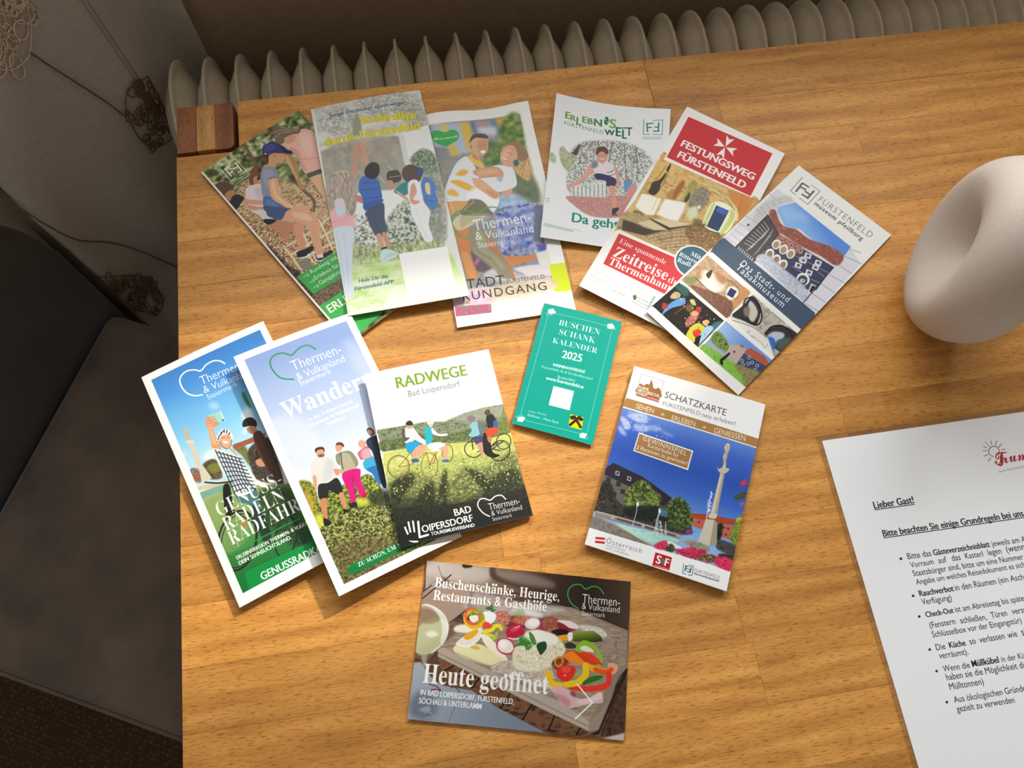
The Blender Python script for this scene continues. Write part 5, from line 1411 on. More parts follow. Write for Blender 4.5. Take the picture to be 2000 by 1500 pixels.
["L","fffaf0",4,[792,676,801,682,798,693],1,1],
["L","d8c898",4,[866,576,874,584,870,595],1,1],
["L","b8a068",4,[904,582,893,578,893,566],1,1],
["L","f4eccc",4,[864,606,875,601,887,606],1,1],
["L","fffaf0",4,[874,620,867,612,874,601],1,1],
["L","d8c898",4,[800,631,795,623,802,613],1,1],
["L","b8a068",4,[748,639,740,631,746,621],1,1],
["L","f4eccc",4,[1035,503,1034,493,1046,486],1,1],
["L","fffaf0",4,[832,596,822,602,810,597],1,1],
["L","d8c898",4,[891,642,903,639,913,647],1,1],
["L","b8a068",4,[773,630,767,639,753,640],1,1],
["L","f4eccc",4,[945,634,933,633,927,623],1,1],
["L","fffaf0",4,[1022,611,1023,601,1036,596],1,1],
["L","d8c898",4,[768,635,759,628,763,617],1,1],
["L","b8a068",4,[1034,524,1046,524,1052,535],1,1],
["L","f4eccc",4,[1032,651,1041,644,1054,648],1,1],
["L","fffaf0",4,[957,641,963,650,955,660],1,1],
["L","d8c898",4,[843,665,849,657,864,657],1,1],
["L","b8a068",4,[962,541,966,550,956,559],1,1],
["L","f4eccc",4,[934,621,945,618,955,626],1,1],
["L","fffaf0",4,[742,550,732,545,733,533],1,1],
["L","d8c898",4,[895,569,901,560,916,561],1,1],
["L","b8a068",4,[891,561,903,561,908,573],1,1],
["L","f4eccc",4,[707,550,698,557,684,554],1,1],
["L","fffaf0",4,[731,564,728,574,714,577],1,1],
["L","d8c898",4,[906,613,910,604,925,602],1,1],
["L","b8a068",4,[891,607,897,599,912,599],1,1],
["L","f4eccc",4,[900,633,899,623,911,616],1,1],
["L","fffaf0",4,[828,676,839,672,849,680],1,1],
["L","d8c898",4,[938,525,929,519,932,507],1,1],
["L","b8a068",4,[928,579,925,569,936,562],1,1],
["L","f4eccc",4,[779,586,784,595,774,605],1,1],
["L","fffaf0",4,[870,655,882,656,887,667],1,1],
["L","d8c898",4,[836,557,842,565,836,576],1,1],
["L","b8a068",4,[923,516,922,526,908,531],1,1],
["L","f4eccc",4,[724,640,732,648,727,659],1,1],
["L","fffaf0",4,[849,604,856,596,870,598],1,1],
["L","d8c898",4,[801,601,812,605,813,616],1,1],
["L","b8a068",4,[1013,567,1003,562,1003,550],1,1],
["L","f4eccc",4,[828,589,817,593,807,585],1,1],
["L","fffaf0",4,[892,536,889,526,899,518],1,1],
["L","d8c898",4,[730,595,740,601,738,613],1,1],
["L","b8a068",4,[877,559,868,551,873,540],1,1],
["L","f4eccc",4,[792,604,799,611,793,623],1,1],
["L","fffaf0",4,[1041,510,1038,500,1049,492],1,1],
["L","d8c898",4,[925,652,914,656,904,648],1,1],
["L","b8a068",4,[1019,525,1007,523,1005,511],1,1],
["L","f4eccc",4,[746,678,753,686,748,697],1,1],
["L","fffaf0",4,[1041,589,1030,592,1021,583],1,1],
["L","d8c898",4,[724,623,736,624,742,634],1,1],
["L","b8a068",4,[904,546,897,539,902,528],1,1],
["L","f4eccc",4,[791,671,802,667,813,674],1,1],
["L","fffaf0",4,[815,613,815,623,802,629],1,1],
["L","d8c898",4,[879,604,883,594,897,592],1,1],
["L","b8a068",4,[1025,530,1036,527,1045,536],1,1],
["L","f4eccc",4,[858,565,869,558,881,563],1,1],
["L","fffaf0",4,[874,616,864,623,851,618],1,1],
["L","d8c898",4,[848,565,854,556,868,556],1,1],
["L","b8a068",4,[732,599,733,609,721,616],1,1],
["L","f4eccc",4,[738,650,749,647,759,656],1,1],
["L","fffaf0",4,[969,656,968,646,980,639],1,1],
["L","d8c898",4,[939,526,946,534,939,545],1,1],
["L","b8a068",4,[1019,550,1008,553,997,545],1,1],
["L","f4eccc",4,[821,619,833,619,840,629],1,1],
["L","fffaf0",4,[735,624,747,622,755,631],1,1],
["L","d8c898",4,[805,603,793,599,791,588],1,1],
["L","b8a068",4,[1004,586,1014,591,1012,603],1,1],
["L","f4eccc",4,[862,587,874,588,879,600],1,1],
["L","fffaf0",4,[842,669,846,678,836,687],1,1],
["L","d8c898",4,[982,558,983,568,971,575],1,1],
["L","b8a068",4,[984,521,995,516,1007,522],1,1],
["L","f4eccc",4,[756,583,763,591,757,602],1,1],
["L","fffaf0",4,[802,609,799,600,808,590],1,1],
["L","d8c898",4,[882,587,870,585,868,574],1,1],
["L","b8a068",4,[758,605,746,606,739,596],1,1],
["L","f4eccc",4,[883,651,894,655,894,667],1,1],
["L","fffaf0",4,[965,652,977,653,981,665],1,1],
["L","d8c898",4,[779,623,788,628,787,640],1,1],
["L","b8a068",4,[976,512,981,503,996,503],1,1],
["L","f4eccc",4,[754,558,760,549,774,549],1,1],
["L","fffaf0",4,[841,550,851,543,864,547],1,1],
["L","d8c898",4,[738,625,749,624,757,634],1,1],
["S","3c8038",[708,532,739,504,728,461,777,475,826,509,801,524,790,550,768,527,702,542],0,1],
["S","4a8c40",[800,428,835,450,860,505,834,514,810,472],0,1],
["S","1f4a28",[861,518,879,497,925,486,935,530,899,578,877,554],0,1],
["S","4c9440",[783,551,808,523,834,520,810,554],0,1],
["S","5c9c48",[729,467,769,469,819,497,778,494],0,1],
["L","84b828",26,[1323,604,1303,613,1276,610,1245,596,1216,574,1192,546,1179,517,1176,490,1186,471,1206,462,1234,465,1265,479,1294,502,1317,530,1331,559,1333,585,1323,604],1,1],
["S","84b828",[1143,517,1167,476,1227,464,1282,491,1255,487,1208,485,1170,527],0,1],
["S","e4e4c0",[1176,507,1208,485,1256,500,1278,523,1210,523],0,1],
["S","c84018",[1071,549,1116,526,1171,539,1224,534,1267,568,1322,601,1242,615,1149,611,1081,598],0,1],
["S","f08420",[1065,562,1117,532,1158,553,1229,610,1216,617,1135,612,1080,592],0,1],
["S","e83818",[1164,540,1244,532,1307,565,1349,611,1295,591,1226,560],0,1],
["L","f0a020",40,[1222,616,1284,636,1351,648,1404,637],1,1],
["L","e85018",32,[1297,641,1365,653,1411,630],1,1],
["L","e83420",38,[1396,663,1395,719,1357,753,1252,775,1132,774],1,1],
["L","e8c420",44,[1223,623,1227,685,1170,740,1092,759],1,1],
["L","f0c018",40,[961,697,978,745,1006,767,1053,769],1,1],
["S","2c6c20",[1222,722,1287,685,1353,679,1328,706,1250,741,1211,754],0,1],
["N",["6c2c18","a84828","4c1c10"],[12,12],[982,620,1026,585,1094,597,1084,648,1026,672,991,650],4,1],
["L","c88840",14,[1057,618,1052,630,1043,638,1033,643,1022,643,1013,638,1007,629,1005,618,1006,606,1012,595,1020,586,1031,582,1041,582,1050,587,1056,595,1059,606,1057,618],1,1],
["S","8cb038",[1140,680,1165,665,1174,696,1148,704],0,1],
["S","dc2c20",[1021,691,1038,652,1076,630,1144,636,1153,679,1116,732,1077,742,1036,721],0,1],
["S","f06048",[1051,651,1110,639,1119,664,1074,686],5,0.7],
["S","f8c8b8",[1089,701,1088,703,1085,705,1082,706,1078,706,1075,704,1073,702,1074,699,1077,697,1081,696,1085,697,1088,698],0,1],
["S","d8b0b4",[989,805,1053,775,1134,804,1183,843,1255,836,1339,786,1360,821,1356,858,1284,870,1187,897,1129,914,1068,896,1032,844],0,1],
["S","b87880",[1017,827,1098,844,1133,878,1115,910,1067,884],8,0.7],
["S","ecd0d0",[1184,855,1262,836,1339,792,1354,827,1257,866,1192,878],6,0.8],
["S","8c4a50",[1134,798,1168,814,1163,838,1129,823],3,1],
["L","f8f8f6",9,[1173,751,1287,864,1172,979],0,1],
["L","2c9a48",9,[1150,233,1095,201,1065,148,1069,101,1101,68,1154,60,1194,87,1242,63,1291,68,1330,108],1,1],
["T","Thermen-","fafaf8",[1173,186,1452,186],"l",1.3,1],
["T","& Vulkanland","fafaf8",[1174,232,1452,233],"l",1.25,1],
["T","Steiermark","fafaf8",[1177,276,1348,276],"l",1.25,1],
["T","Buschenschanke, Heurige,","fbf9f6",[79,182,1003,193],"s",1.25,1],
["T","Restaurants & Gasthofe","fbf9f6",[79,273,916,274],"s",1.25,1],
["T","Heute geoffnet","fbf9f6",[75,840,970,837],"s",1.3,1],
["S","fbf9f6",[517,123,516,127,513,131,509,132,505,132,501,129,500,125,501,120,503,117,508,116,512,116,515,119],0,1],
["S","fbf9f6",[539,124,538,128,536,131,531,133,527,132,524,129,522,125,523,121,526,118,530,116,534,117,538,120],0,1],
["S","fbf9f6",[830,211,830,215,827,219,823,220,818,220,815,217,813,213,814,209,817,205,821,204,826,204,829,207],0,1],
["S","fbf9f6",[854,212,854,216,851,219,847,221,842,220,839,217,837,213,838,209,841,206,845,204,850,205,853,207],0,1],
["S","fbf9f6",[675,740,674,746,669,752,663,754,655,753,650,749,648,742,649,736,653,730,660,728,667,729,673,733],0,1],
["S","fbf9f6",[710,740,709,747,705,752,698,754,691,753,685,749,683,742,684,736,689,731,695,728,703,729,708,734],0,1],
["T","IN BAD LOIPERSDORF, FÜRSTENFELD,","f4f6f8",[71,921,733,925],"b",1.35,1],
["T","SÖCHAU & UNTERLAMM","f4f6f8",[67,977,509,976],"b",1.35,1]]},
"a4":{"W":210.0,"H":297.0,"base":"f7f8fb","ops":[
["T","Lieber Gast!","1e1e22",[254,589,580,591],"b",1.18,1],
["L","1c1c20",6,[252,598,577,601],0,1],
["T","Bitte beachten Sie einige Grundregeln bei uns im Haus:","1e1e22",[257,808,1645,819],"b",1.18,1],
["L","1c1c20",6,[254,817,1642,829],0,1],
["L","8a4a3c",6,[1338,324,1314,305,1318,272,1345,248,1377,244,1401,262,1402,294],1,1],
["L","8a4a3c",5,[1313,198,1336,240],0,1],
["L","8a4a3c",5,[1364,197,1361,228],0,1],
["L","8a4a3c",5,[1411,203,1389,239],0,1],
["L","8a4a3c",5,[1442,234,1406,260],0,1],
["L","8a4a3c",5,[1456,279,1424,280],0,1],
["L","8a4a3c",5,[1285,231,1313,249],0,1],
["L","8a4a3c",5,[1272,265,1305,271],0,1],
["L","8a4a3c",5,[1266,311,1302,302],0,1],
["L","8a4a3c",5,[1313,331,1282,356],0,1],
["T","Trum","b03440",[1333,393,1621,384],"x",1.2,1],
["L","c03848",9,[1355,337,1368,313,1406,306,1454,307],1,1],
["L","b83040",14,[1418,307,1393,385,1369,402,1356,392],1,1],
["T","www.ferienwohnung","9a9a9e",[1337,459,1597,443],"ri",1.0,1],
["S","1a1a1e",[347,990,344,994,339,997,333,998,329,996,326,992,326,987,329,982,334,979,340,979,344,981,347,985],0,1],
["T","Bitte das","1e1e22",[390,1000,580,1002],"r",1.18,1],
["T","Gästeverzeichnisblatt","1e1e22",[599,1002,1057,1004],"b",1.18,1],
["T","jeweils am Abend im","1e1e22",[1073,1005,1526,1009],"r",1.18,1],
["T","Vorraum","1e1e22",[393,1065,578,1064],"r",1.18,1],
["T","auf","1e1e22",[617,1065,683,1065],"r",1.18,1],
["T","das","1e1e22",[727,1064,796,1064],"r",1.18,1],
["T","Kasterl","1e1e22",[835,1063,979,1065],"r",1.18,1],
["T","legen","1e1e22",[1020,1065,1129,1065],"r",1.18,1],
["T","(wenn Sie","1e1e22",[1171,1064,1410,1064],"r",1.18,1],
["T","Staatsbürger sind, bitte um eine Nummer ihres","1e1e22",[391,1128,1400,1133],"r",1.18,1],
["T","Angabe um welches Reisedokument es sich handelt","1e1e22",[394,1192,1438,1189],"r",1.18,1],
["S","1a1a1e",[350,1267,347,1271,343,1274,337,1274,333,1272,331,1269,331,1264,334,1260,338,1257,343,1256,348,1258,350,1262],0,1],
["T","Rauchverbot","1e1e22",[392,1277,664,1278],"b",1.18,1],
["T","in den Räumen (ein Aschenbecher","1e1e22",[676,1277,1440,1277],"r",1.18,1],
["T","Verfügung)","1e1e22",[390,1339,625,1340],"r",1.18,1],
["S","1a1a1e",[347,1417,345,1421,340,1424,335,1424,330,1422,328,1418,328,1414,331,1410,336,1407,341,1407,345,1408,348,1412],0,1],
["T","Check-Out","1e1e22",[390,1429,608,1428],"b",1.18,1],
["T","ist am Abreisetag bis spätestens","1e1e22",[622,1428,1277,1425],"r",1.18,1],
["T","(Fenstern","1e1e22",[393,1509,593,1507],"r",1.18,1],
["T","schließen,","1e1e22",[633,1510,839,1514],"r",1.18,1],
["T","Türen","1e1e22",[877,1509,1004,1509],"r",1.18,1],
["T","versperren","1e1e22",[1044,1507,1280,1509],"r",1.18,1],
["T","Schlüsselbox vor der Eingangstür)","1e1e22",[391,1573,1092,1575],"r",1.18,1],
["S","1a1a1e",[348,1651,345,1656,341,1658,336,1659,331,1657,329,1653,329,1649,332,1645,336,1642,342,1642,346,1643,348,1647],0,1],
["T","Die","1e1e22",[389,1664,460,1664],"r",1.18,1],
["T","Küche","1e1e22",[492,1664,618,1664],"b",1.18,1],
["T","so","1e1e22",[651,1663,698,1662],"r",1.18,1],
["T","verlassen","1e1e22",[728,1663,925,1662],"r",1.18,1],
["T","wie","1e1e22",[951,1664,1026,1661],"r",1.18,1],
["T","sie","1e1e22",[1062,1662,1127,1662],"r",1.18,1],
["T","verräumt).","1e1e22",[392,1723,616,1727],"r",1.18,1],
["S","1a1a1e",[349,1802,347,1806,342,1808,337,1809,333,1807,330,1803,331,1799,333,1795,338,1793,343,1792,347,1794,349,1798],0,1],
["T","Wenn die","1e1e22",[391,1813,596,1816],"r",1.18,1],
["T","Müllkübel","1e1e22",[615,1814,821,1815],"b",1.18,1],
["T","in der Küche","1e1e22",[843,1815,1094,1814],"r",1.18,1],
["T","haben sie die Möglichkeit diese","1e1e22",[395,1873,1068,1878],"r",1.18,1],
["T","Mülltonnen)","1e1e22",[396,1938,656,1940],"r",1.18,1],
["S","1a1a1e",[352,2014,350,2018,345,2021,340,2021,336,2019,334,2016,334,2012,337,2008,341,2005,346,2005,350,2007,353,2010],0,1],
["T","Aus ökologischen Gründen","1e1e22",[398,2026,972,2030],"r",1.18,1],
["T","gezielt zu verwenden","1e1e22",[397,2088,836,2092],"r",1.18,1]]}}"""
# ---------------------------------------------------------------- print shop: flat artwork drawn in memory
# Artwork is given in tenths of a millimetre on the sheet (x right, y down) and drawn at RES px per mm.
RES = 5.0
def hexc(c):
    return np.array([int(c[i:i+2], 16) for i in (0, 2, 4)], np.float32) / 255.0
def smooth(p, closed=True, n=4):
    p = np.asarray(p, float); N = len(p)
    if N < 3: return p
    out = []
    t = np.arange(n) / n
    for i in range(N if closed else N - 1):
        if closed: a, b, c, d = p[i-1], p[i], p[(i+1) % N], p[(i+2) % N]
        else: a, b, c, d = p[max(i-1, 0)], p[i], p[i+1], p[min(i+2, N-1)]
        for s in t:
            out.append(.5*((2*b)+(c-a)*s+(2*a-5*b+4*c-d)*s*s+(3*b-a-3*c+d)*s**3))
    if not closed: out.append(p[-1])
    return np.array(out)
def vnoise(h, w, sx, sy, seed):
    r = np.random.RandomState(seed)
    tot = np.zeros((h, w), np.float32); amp = 1.0; norm = 0
    for o in range(4):
        gx, gy = max(int(w/sx)+2, 2), max(int(h/sy)+2, 2)
        if gx > 2*w or gy > 2*h: break
        g = r.rand(gy+1, gx+1).astype(np.float32)
        xs = np.arange(w)/sx; ys = np.arange(h)/sy
        xi = np.minimum(xs.astype(int), gx-1); yi = np.minimum(ys.astype(int), gy-1)
        fx = xs-xi; fy = ys-yi; fx = fx*fx*(3-2*fx); fy = (fy*fy*(3-2*fy))[:, None]
        a = g[yi][:, xi]*(1-fx)+g[yi][:, xi+1]*fx
        b = g[yi+1][:, xi]*(1-fx)+g[yi+1][:, xi+1]*fx
        tot += amp*(a*(1-fy)+b*fy); norm += amp; amp *= .5
        sx = max(sx/2.1, 1.0); sy = max(sy/2.1, 1.0)
    tot /= norm
    return np.clip((tot-.5)*1.9+.5, 0, 1)
def boxblur(a, r):
    r = int(round(r))
    if r < 1: return a
    for _ in range(2):
        for ax in (0, 1):
            pad = [(0, 0)]*a.ndim; pad[ax] = (r+1, r)
            c = np.cumsum(np.pad(a, pad, mode='edge'), axis=ax, dtype=np.float64)
            n = a.shape[ax]
            a = ((np.take(c, np.arange(2*r+1, 2*r+1+n), ax)-np.take(c, np.arange(n), ax))/(2*r+1)).astype(np.float32)
    return a
class Canvas:
    def __init__(s, wmm, hmm, base):
        s.w, s.h = int(wmm*RES), int(hmm*RES)
        s.a = np.ones((s.h, s.w, 3), np.float32)*hexc(base)
        s.seed = 1
    def mask(s, polys, blur=0):
        pad = int(blur*3)+2
        al = np.concatenate(polys)
        x0, y0 = np.floor(al.min(0)).astype(int)-pad; x1, y1 = np.ceil(al.max(0)).astype(int)+pad
        x0, y0, x1, y1 = max(x0, -40), max(y0, -40), min(x1, s.w+40), min(y1, s.h+40)
        w, h = x1-x0, y1-y0
        if w <= 1 or h <= 1: return None
        SS = 4
        e0 = np.concatenate(polys)-[x0, y0]; e1 = np.concatenate([np.roll(p, -1, 0) for p in polys])-[x0, y0]
        sg = np.where(e1[:, 1] > e0[:, 1], 1.0, -1.0)
        up = e1[:, 1] > e0[:, 1]
        a = np.where(up[:, None], e0, e1); b = np.where(up[:, None], e1, e0)
        ya, yb = a[:, 1]*SS-.5, b[:, 1]*SS-.5
        k0 = np.maximum(np.ceil(ya), 0).astype(int); k1 = np.minimum(np.ceil(yb), h*SS).astype(int)
        n = np.maximum(k1-k0, 0)
        idx = np.repeat(np.arange(len(n)), n)
        if len(idx) == 0: return None
        off = np.arange(n.sum())-np.repeat(np.cumsum(n)-n, n)
        row = k0[idx]+off
        t = (row-ya[idx])/(yb[idx]-ya[idx])
        x = np.clip(a[idx, 0]+(b[idx, 0]-a[idx, 0])*t, 0, w-.01)
        ix = x.astype(int); f = x-ix
        acc = np.zeros((h*SS, w+2), np.float32)
        np.add.at(acc, (row, ix), sg[idx]*(1-f)); np.add.at(acc, (row, ix+1), sg[idx]*f)
        m = np.clip(np.abs(np.cumsum(acc, 1)), 0, 1)[:, :w].reshape(h, SS, w).mean(1)
        if blur: m = boxblur(m, blur)
        cx0, cy0, cx1, cy1 = max(x0, 0), max(y0, 0), min(x1, s.w), min(y1, s.h)
        if cx1 <= cx0 or cy1 <= cy0: return None
        return m[cy0-y0:cy1-y0, cx0-x0:cx1-x0], (slice(cy0, cy1), slice(cx0, cx1))
    def put(s, M, col, alpha=1.0):
        if M is None: return
        m, sl = M
        s.a[sl] += (col-s.a[sl])*(m*alpha)[..., None]
    def run(s, ops):
        k = RES/10.0
        for op in ops:
            kind = op[0]
            s.seed += 1
            if kind in 'PS':                       # polygon / smooth polygon: colour, points, blur, alpha
                _, col, pts, bl, al = op
                p = np.array(pts, float).reshape(-1, 2)*k
                if kind == 'S': p = smooth(p)
                s.put(s.mask([p], bl*k), hexc(col), al)
            elif kind == 'G':                      # gradient polygon: colours, axis, points
                _, cols, ax, pts, al = op
                p = np.array(pts, float).reshape(-1, 2)*k
                M = s.mask([p])
                if M is None: continue
                m, sl = M
                a, b = np.array(ax[:2])*k, np.array(ax[2:])*k; d = b-a
                yy, xx = np.mgrid[sl]
                t = np.clip(((xx-a[0])*d[0]+(yy-a[1])*d[1])/(d@d), 0, 1)*(len(cols)-1)
                c = np.array([hexc(q) for q in cols]); i = np.minimum(t.astype(int), len(cols)-2); f = (t-i)[..., None]
                s.put(M, c[i]*(1-f)+c[i+1]*f, al)
            elif kind == 'N':                      # mottled polygon: colours, grain (x, y), points, blur, alpha
                _, cols, sc, pts, bl, al = op
                p = np.array(pts, float).reshape(-1, 2)*k
                if bl > 2: p = smooth(p, n=3)
                M = s.mask([p], bl*k)
                if M is None: continue
                m, sl = M
                t = vnoise(m.shape[0], m.shape[1], max(sc[0]*k, 1.2), max(sc[1]*k, 1.2), s.seed)*(len(cols)-1)
                c = np.array([hexc(q) for q in cols]); i = np.minimum(t.astype(int), len(cols)-2); f = (t-i)[..., None]
                s.put(M, c[i]*(1-f)+c[i+1]*f, al)
            elif kind == 'L':                      # strokes: colour, width, points, closed/smooth flag, alpha
                _, col, wd, pts, sm, al = op
                p = np.array(pts, float).reshape(-1, 2)*k
                if sm: p = smooth(p, False, 6)
                r = max(wd*k/2, .35)
                x0, y0 = np.floor(p.min(0)-r-2).astype(int); x1, y1 = np.ceil(p.max(0)+r+2).astype(int)
                x0, y0, x1, y1 = max(x0, 0), max(y0, 0), min(x1, s.w), min(y1, s.h)
                if x1 <= x0 or y1 <= y0: continue
                m = np.zeros((y1-y0, x1-x0), np.float32)
                for a, b in zip(p[:-1], p[1:]):
                    u0, v0 = np.floor(np.minimum(a, b)-r-2).astype(int); u1, v1 = np.ceil(np.maximum(a, b)+r+2).astype(int)
                    u0, v0, u1, v1 = max(u0, x0), max(v0, y0), min(u1, x1), min(v1, y1)
                    if u1 <= u0 or v1 <= v0: continue
                    yy, xx = np.mgrid[v0:v1, u0:u1]+.5
                    d = b-a; L = max(d@d, 1e-6)
                    t = np.clip(((xx-a[0])*d[0]+(yy-a[1])*d[1])/L, 0, 1)
                    q = np.hypot(xx-a[0]-t*d[0], yy-a[1]-t*d[1])
                    sub = m[v0-y0:v1-y0, u0-x0:u1-x0]
                    np.maximum(sub, np.clip(r+.5-q, 0, 1), out=sub)
                s.put((m, (slice(y0, y1), slice(x0, x1))), hexc(col), al)
            elif kind == 'T':                      # lettering: text, colour, baseline, style, stretch, alpha
                _, txt, col, bl, st, ys, al = op
                a, b = np.array(bl[:2])*k, np.array(bl[2:])*k
                tri, w = glyphs(txt, st)
                if tri is None: continue
                u = (b-a)/w; L = np.hypot(*u); v = np.array([-u[1], u[0]])/L*(L*ys)
                polys = tri[..., :1]*u - tri[..., 1:]*v + a
                s.put(s.mask(list(polys)), hexc(col), al)
            elif kind == 'B':                      # soften a region (out of focus in the print)
                _, pts, r = op
                p = np.array(pts, float).reshape(-1, 2)*k
                M = s.mask([p])
                if M is None: continue
                m, sl = M
                s.a[sl] += (boxblur(s.a[sl].copy(), r*k)-s.a[sl])*m[..., None]
            elif kind == 'D':                      # scatter of dabs: colours, size, count, points
                _, cols, size, cnt, pts = op
                p = np.array(pts, float).reshape(-1, 2)
                lo, hi = p.min(0), p.max(0); r = np.random.RandomState(s.seed)
                q0, q1 = p, np.roll(p, -1, 0)
                for i in range(cnt):
                    c = lo+(hi-lo)*r.rand(2)
                    cr = ((q0[:, 1] > c[1]) != (q1[:, 1] > c[1])) & (c[0] < (q1[:, 0]-q0[:, 0])*(c[1]-q0[:, 1])/(q1[:, 1]-q0[:, 1]+1e-9)+q0[:, 0])
                    if cr.sum() % 2 == 0: continue
                    g = r.rand(6)*2*np.pi; g.sort()
                    rad = size*(.5+r.rand(6)*.7)
                    pp = (c+np.stack([np.cos(g), np.sin(g)], 1)*rad[:, None])*k
                    s.put(s.mask([pp]), hexc(cols[r.randint(len(cols))]), 1.0)
_gc = {}
def glyphs(txt, st):
    # st: r regular, b bold, l light, s serif bold, t serif thin, x script, i slanted (suffix)
    key = (txt, st)
    if key in _gc: return _gc[key]
    f = st[0]; body = txt
    if f in 'stx':
        U, Lw, D = (0x1D4D0, 0x1D4EA, None) if f == 'x' else (0x1D400, 0x1D41A, 0x1D7CE)
        o = ''
        for ch in txt:
            if 'A' <= ch <= 'Z': o += chr(U+ord(ch)-65)
            elif 'a' <= ch <= 'z': o += chr(Lw+ord(ch)-97)
            elif D and '0' <= ch <= '9': o += chr(D+ord(ch)-48)
            else: o += ch
        body = o
    c = bpy.data.curves.new('type', 'FONT'); c.body = body; c.resolution_u = 3
    c.offset = {'b': .004, 'h': .010, 'l': -.008, 't': -.012, 'r': 0, 's': .0, 'x': .004}[f]
    c.space_character = 1.18 if 'w' in st[1:] else 1.0
    if 'i' in st[1:]: c.shear = .22
    o = bpy.data.objects.new('type', c); bpy.context.scene.collection.objects.link(o)
    me = o.to_mesh()
    if len(me.polygons) == 0: r = (None, 1)
    else:
        co = np.empty(len(me.vertices)*3); me.vertices.foreach_get('co', co); co = co.reshape(-1, 3)[:, :2]
        me.calc_loop_triangles()
        t = np.empty(len(me.loop_triangles)*3, int); me.loop_triangles.foreach_get('vertices', t)
        tri = co[t].reshape(-1, 3, 2)
        ar = (tri[:, 1, 0]-tri[:, 0, 0])*(tri[:, 2, 1]-tri[:, 0, 1])-(tri[:, 2, 0]-tri[:, 0, 0])*(tri[:, 1, 1]-tri[:, 0, 1])
        tri = np.where((ar > 0)[:, None, None], tri, tri[:, ::-1])
        x0 = co[:, 0].min(); tri = tri-[x0, 0]
        if f in 'bh':
            e = .021 if f == 'b' else .032
            tri = np.concatenate([tri-[e, 0], tri, tri+[e, 0]])
        r = (tri, co[:, 0].max()-x0)
    o.to_mesh_clear(); bpy.data.objects.remove(o); bpy.data.curves.remove(c)
    _gc[key] = r
    return r
# ---------------------------------------------------------------- geometry helpers
def link(o, parent=None):
    C.objects.link(o)
    if parent is not None: o.parent = parent
    return o
def mesh_obj(name, verts, faces, mats, parent=None, smooth=False, uvs=None, fmat=None):
    me = bpy.data.meshes.new(name)
    me.from_pydata([tuple(v) for v in verts], [], faces)
    for m in (mats if isinstance(mats, (list, tuple)) else [mats]): me.materials.append(m)
    if fmat is not None: me.polygons.foreach_set('material_index', fmat)
    if uvs is not None:
        l = me.uv_layers.new(name='print')
        idx = np.empty(len(me.loops), int); me.loops.foreach_get('vertex_index', idx)
        l.data.foreach_set('uv', np.asarray(uvs, np.float32)[idx].ravel())
    if smooth: me.polygons.foreach_set('use_smooth', [True]*len(me.polygons))
    me.update()
    return link(bpy.data.objects.new(name, me), parent)
def box_data(x0, x1, y0, y1, z0, z1):
    v = [(x0,y0,z0),(x1,y0,z0),(x1,y1,z0),(x0,y1,z0),(x0,y0,z1),(x1,y0,z1),(x1,y1,z1),(x0,y1,z1)]
    f = [(0,3,2,1),(4,5,6,7),(0,1,5,4),(1,2,6,5),(2,3,7,6),(3,0,4,7)]
    return v, f
def bevel(o, w, seg=2):
    m = o.modifiers.new('edge', 'BEVEL'); m.width = w; m.segments = seg; m.limit_method = 'ANGLE'
    return o
def box(name, b, mat, parent=None, bv=0, seg=2):
    v, f = box_data(*b)
    o = mesh_obj(name, v, f, mat, parent)
    if bv: bevel(o, bv, seg)
    return o
def empty(name, loc, label, cat, group=None):
    o = bpy.data.objects.new(name, None); link(o); o.location = loc; o.empty_display_size = .02
    o['label'] = label; o['category'] = cat
    if group: o['group'] = group
    return o
def tag(o, label, cat, group=None):
    o['label'] = label; o['category'] = cat
    if group: o['group'] = group
    return o
def tube(name, pts, r, mat, parent=None, sides=6, closed=False):
    pts = [Vector(p) for p in pts]; V = []; F = []; n = len(pts)
    up = Vector((.31, .17, .93))
    for i, p in enumerate(pts):
        d = (pts[min(i+1, n-1)]-pts[max(i-1, 0)]).normalized()
        a = d.cross(up).normalized(); b = d.cross(a)
        for k in range(sides):
            t = 2*math.pi*k/sides; V.append(p+(a*math.cos(t)+b*math.sin(t))*r)
    for i in range(n-1):
        for k in range(sides):
            F.append((i*sides+k, i*sides+(k+1) % sides, (i+1)*sides+(k+1) % sides, (i+1)*sides+k))
    return V, F
def tube_obj(name, paths, r, mat, parent=None, sides=5):
    V = []; F = []
    for p in paths:
        v, f = tube(name, p, r, mat, None, sides); b = len(V); V += v; F += [tuple(i+b for i in q) for q in f]
    return mesh_obj(name, V, F, mat, parent, True)
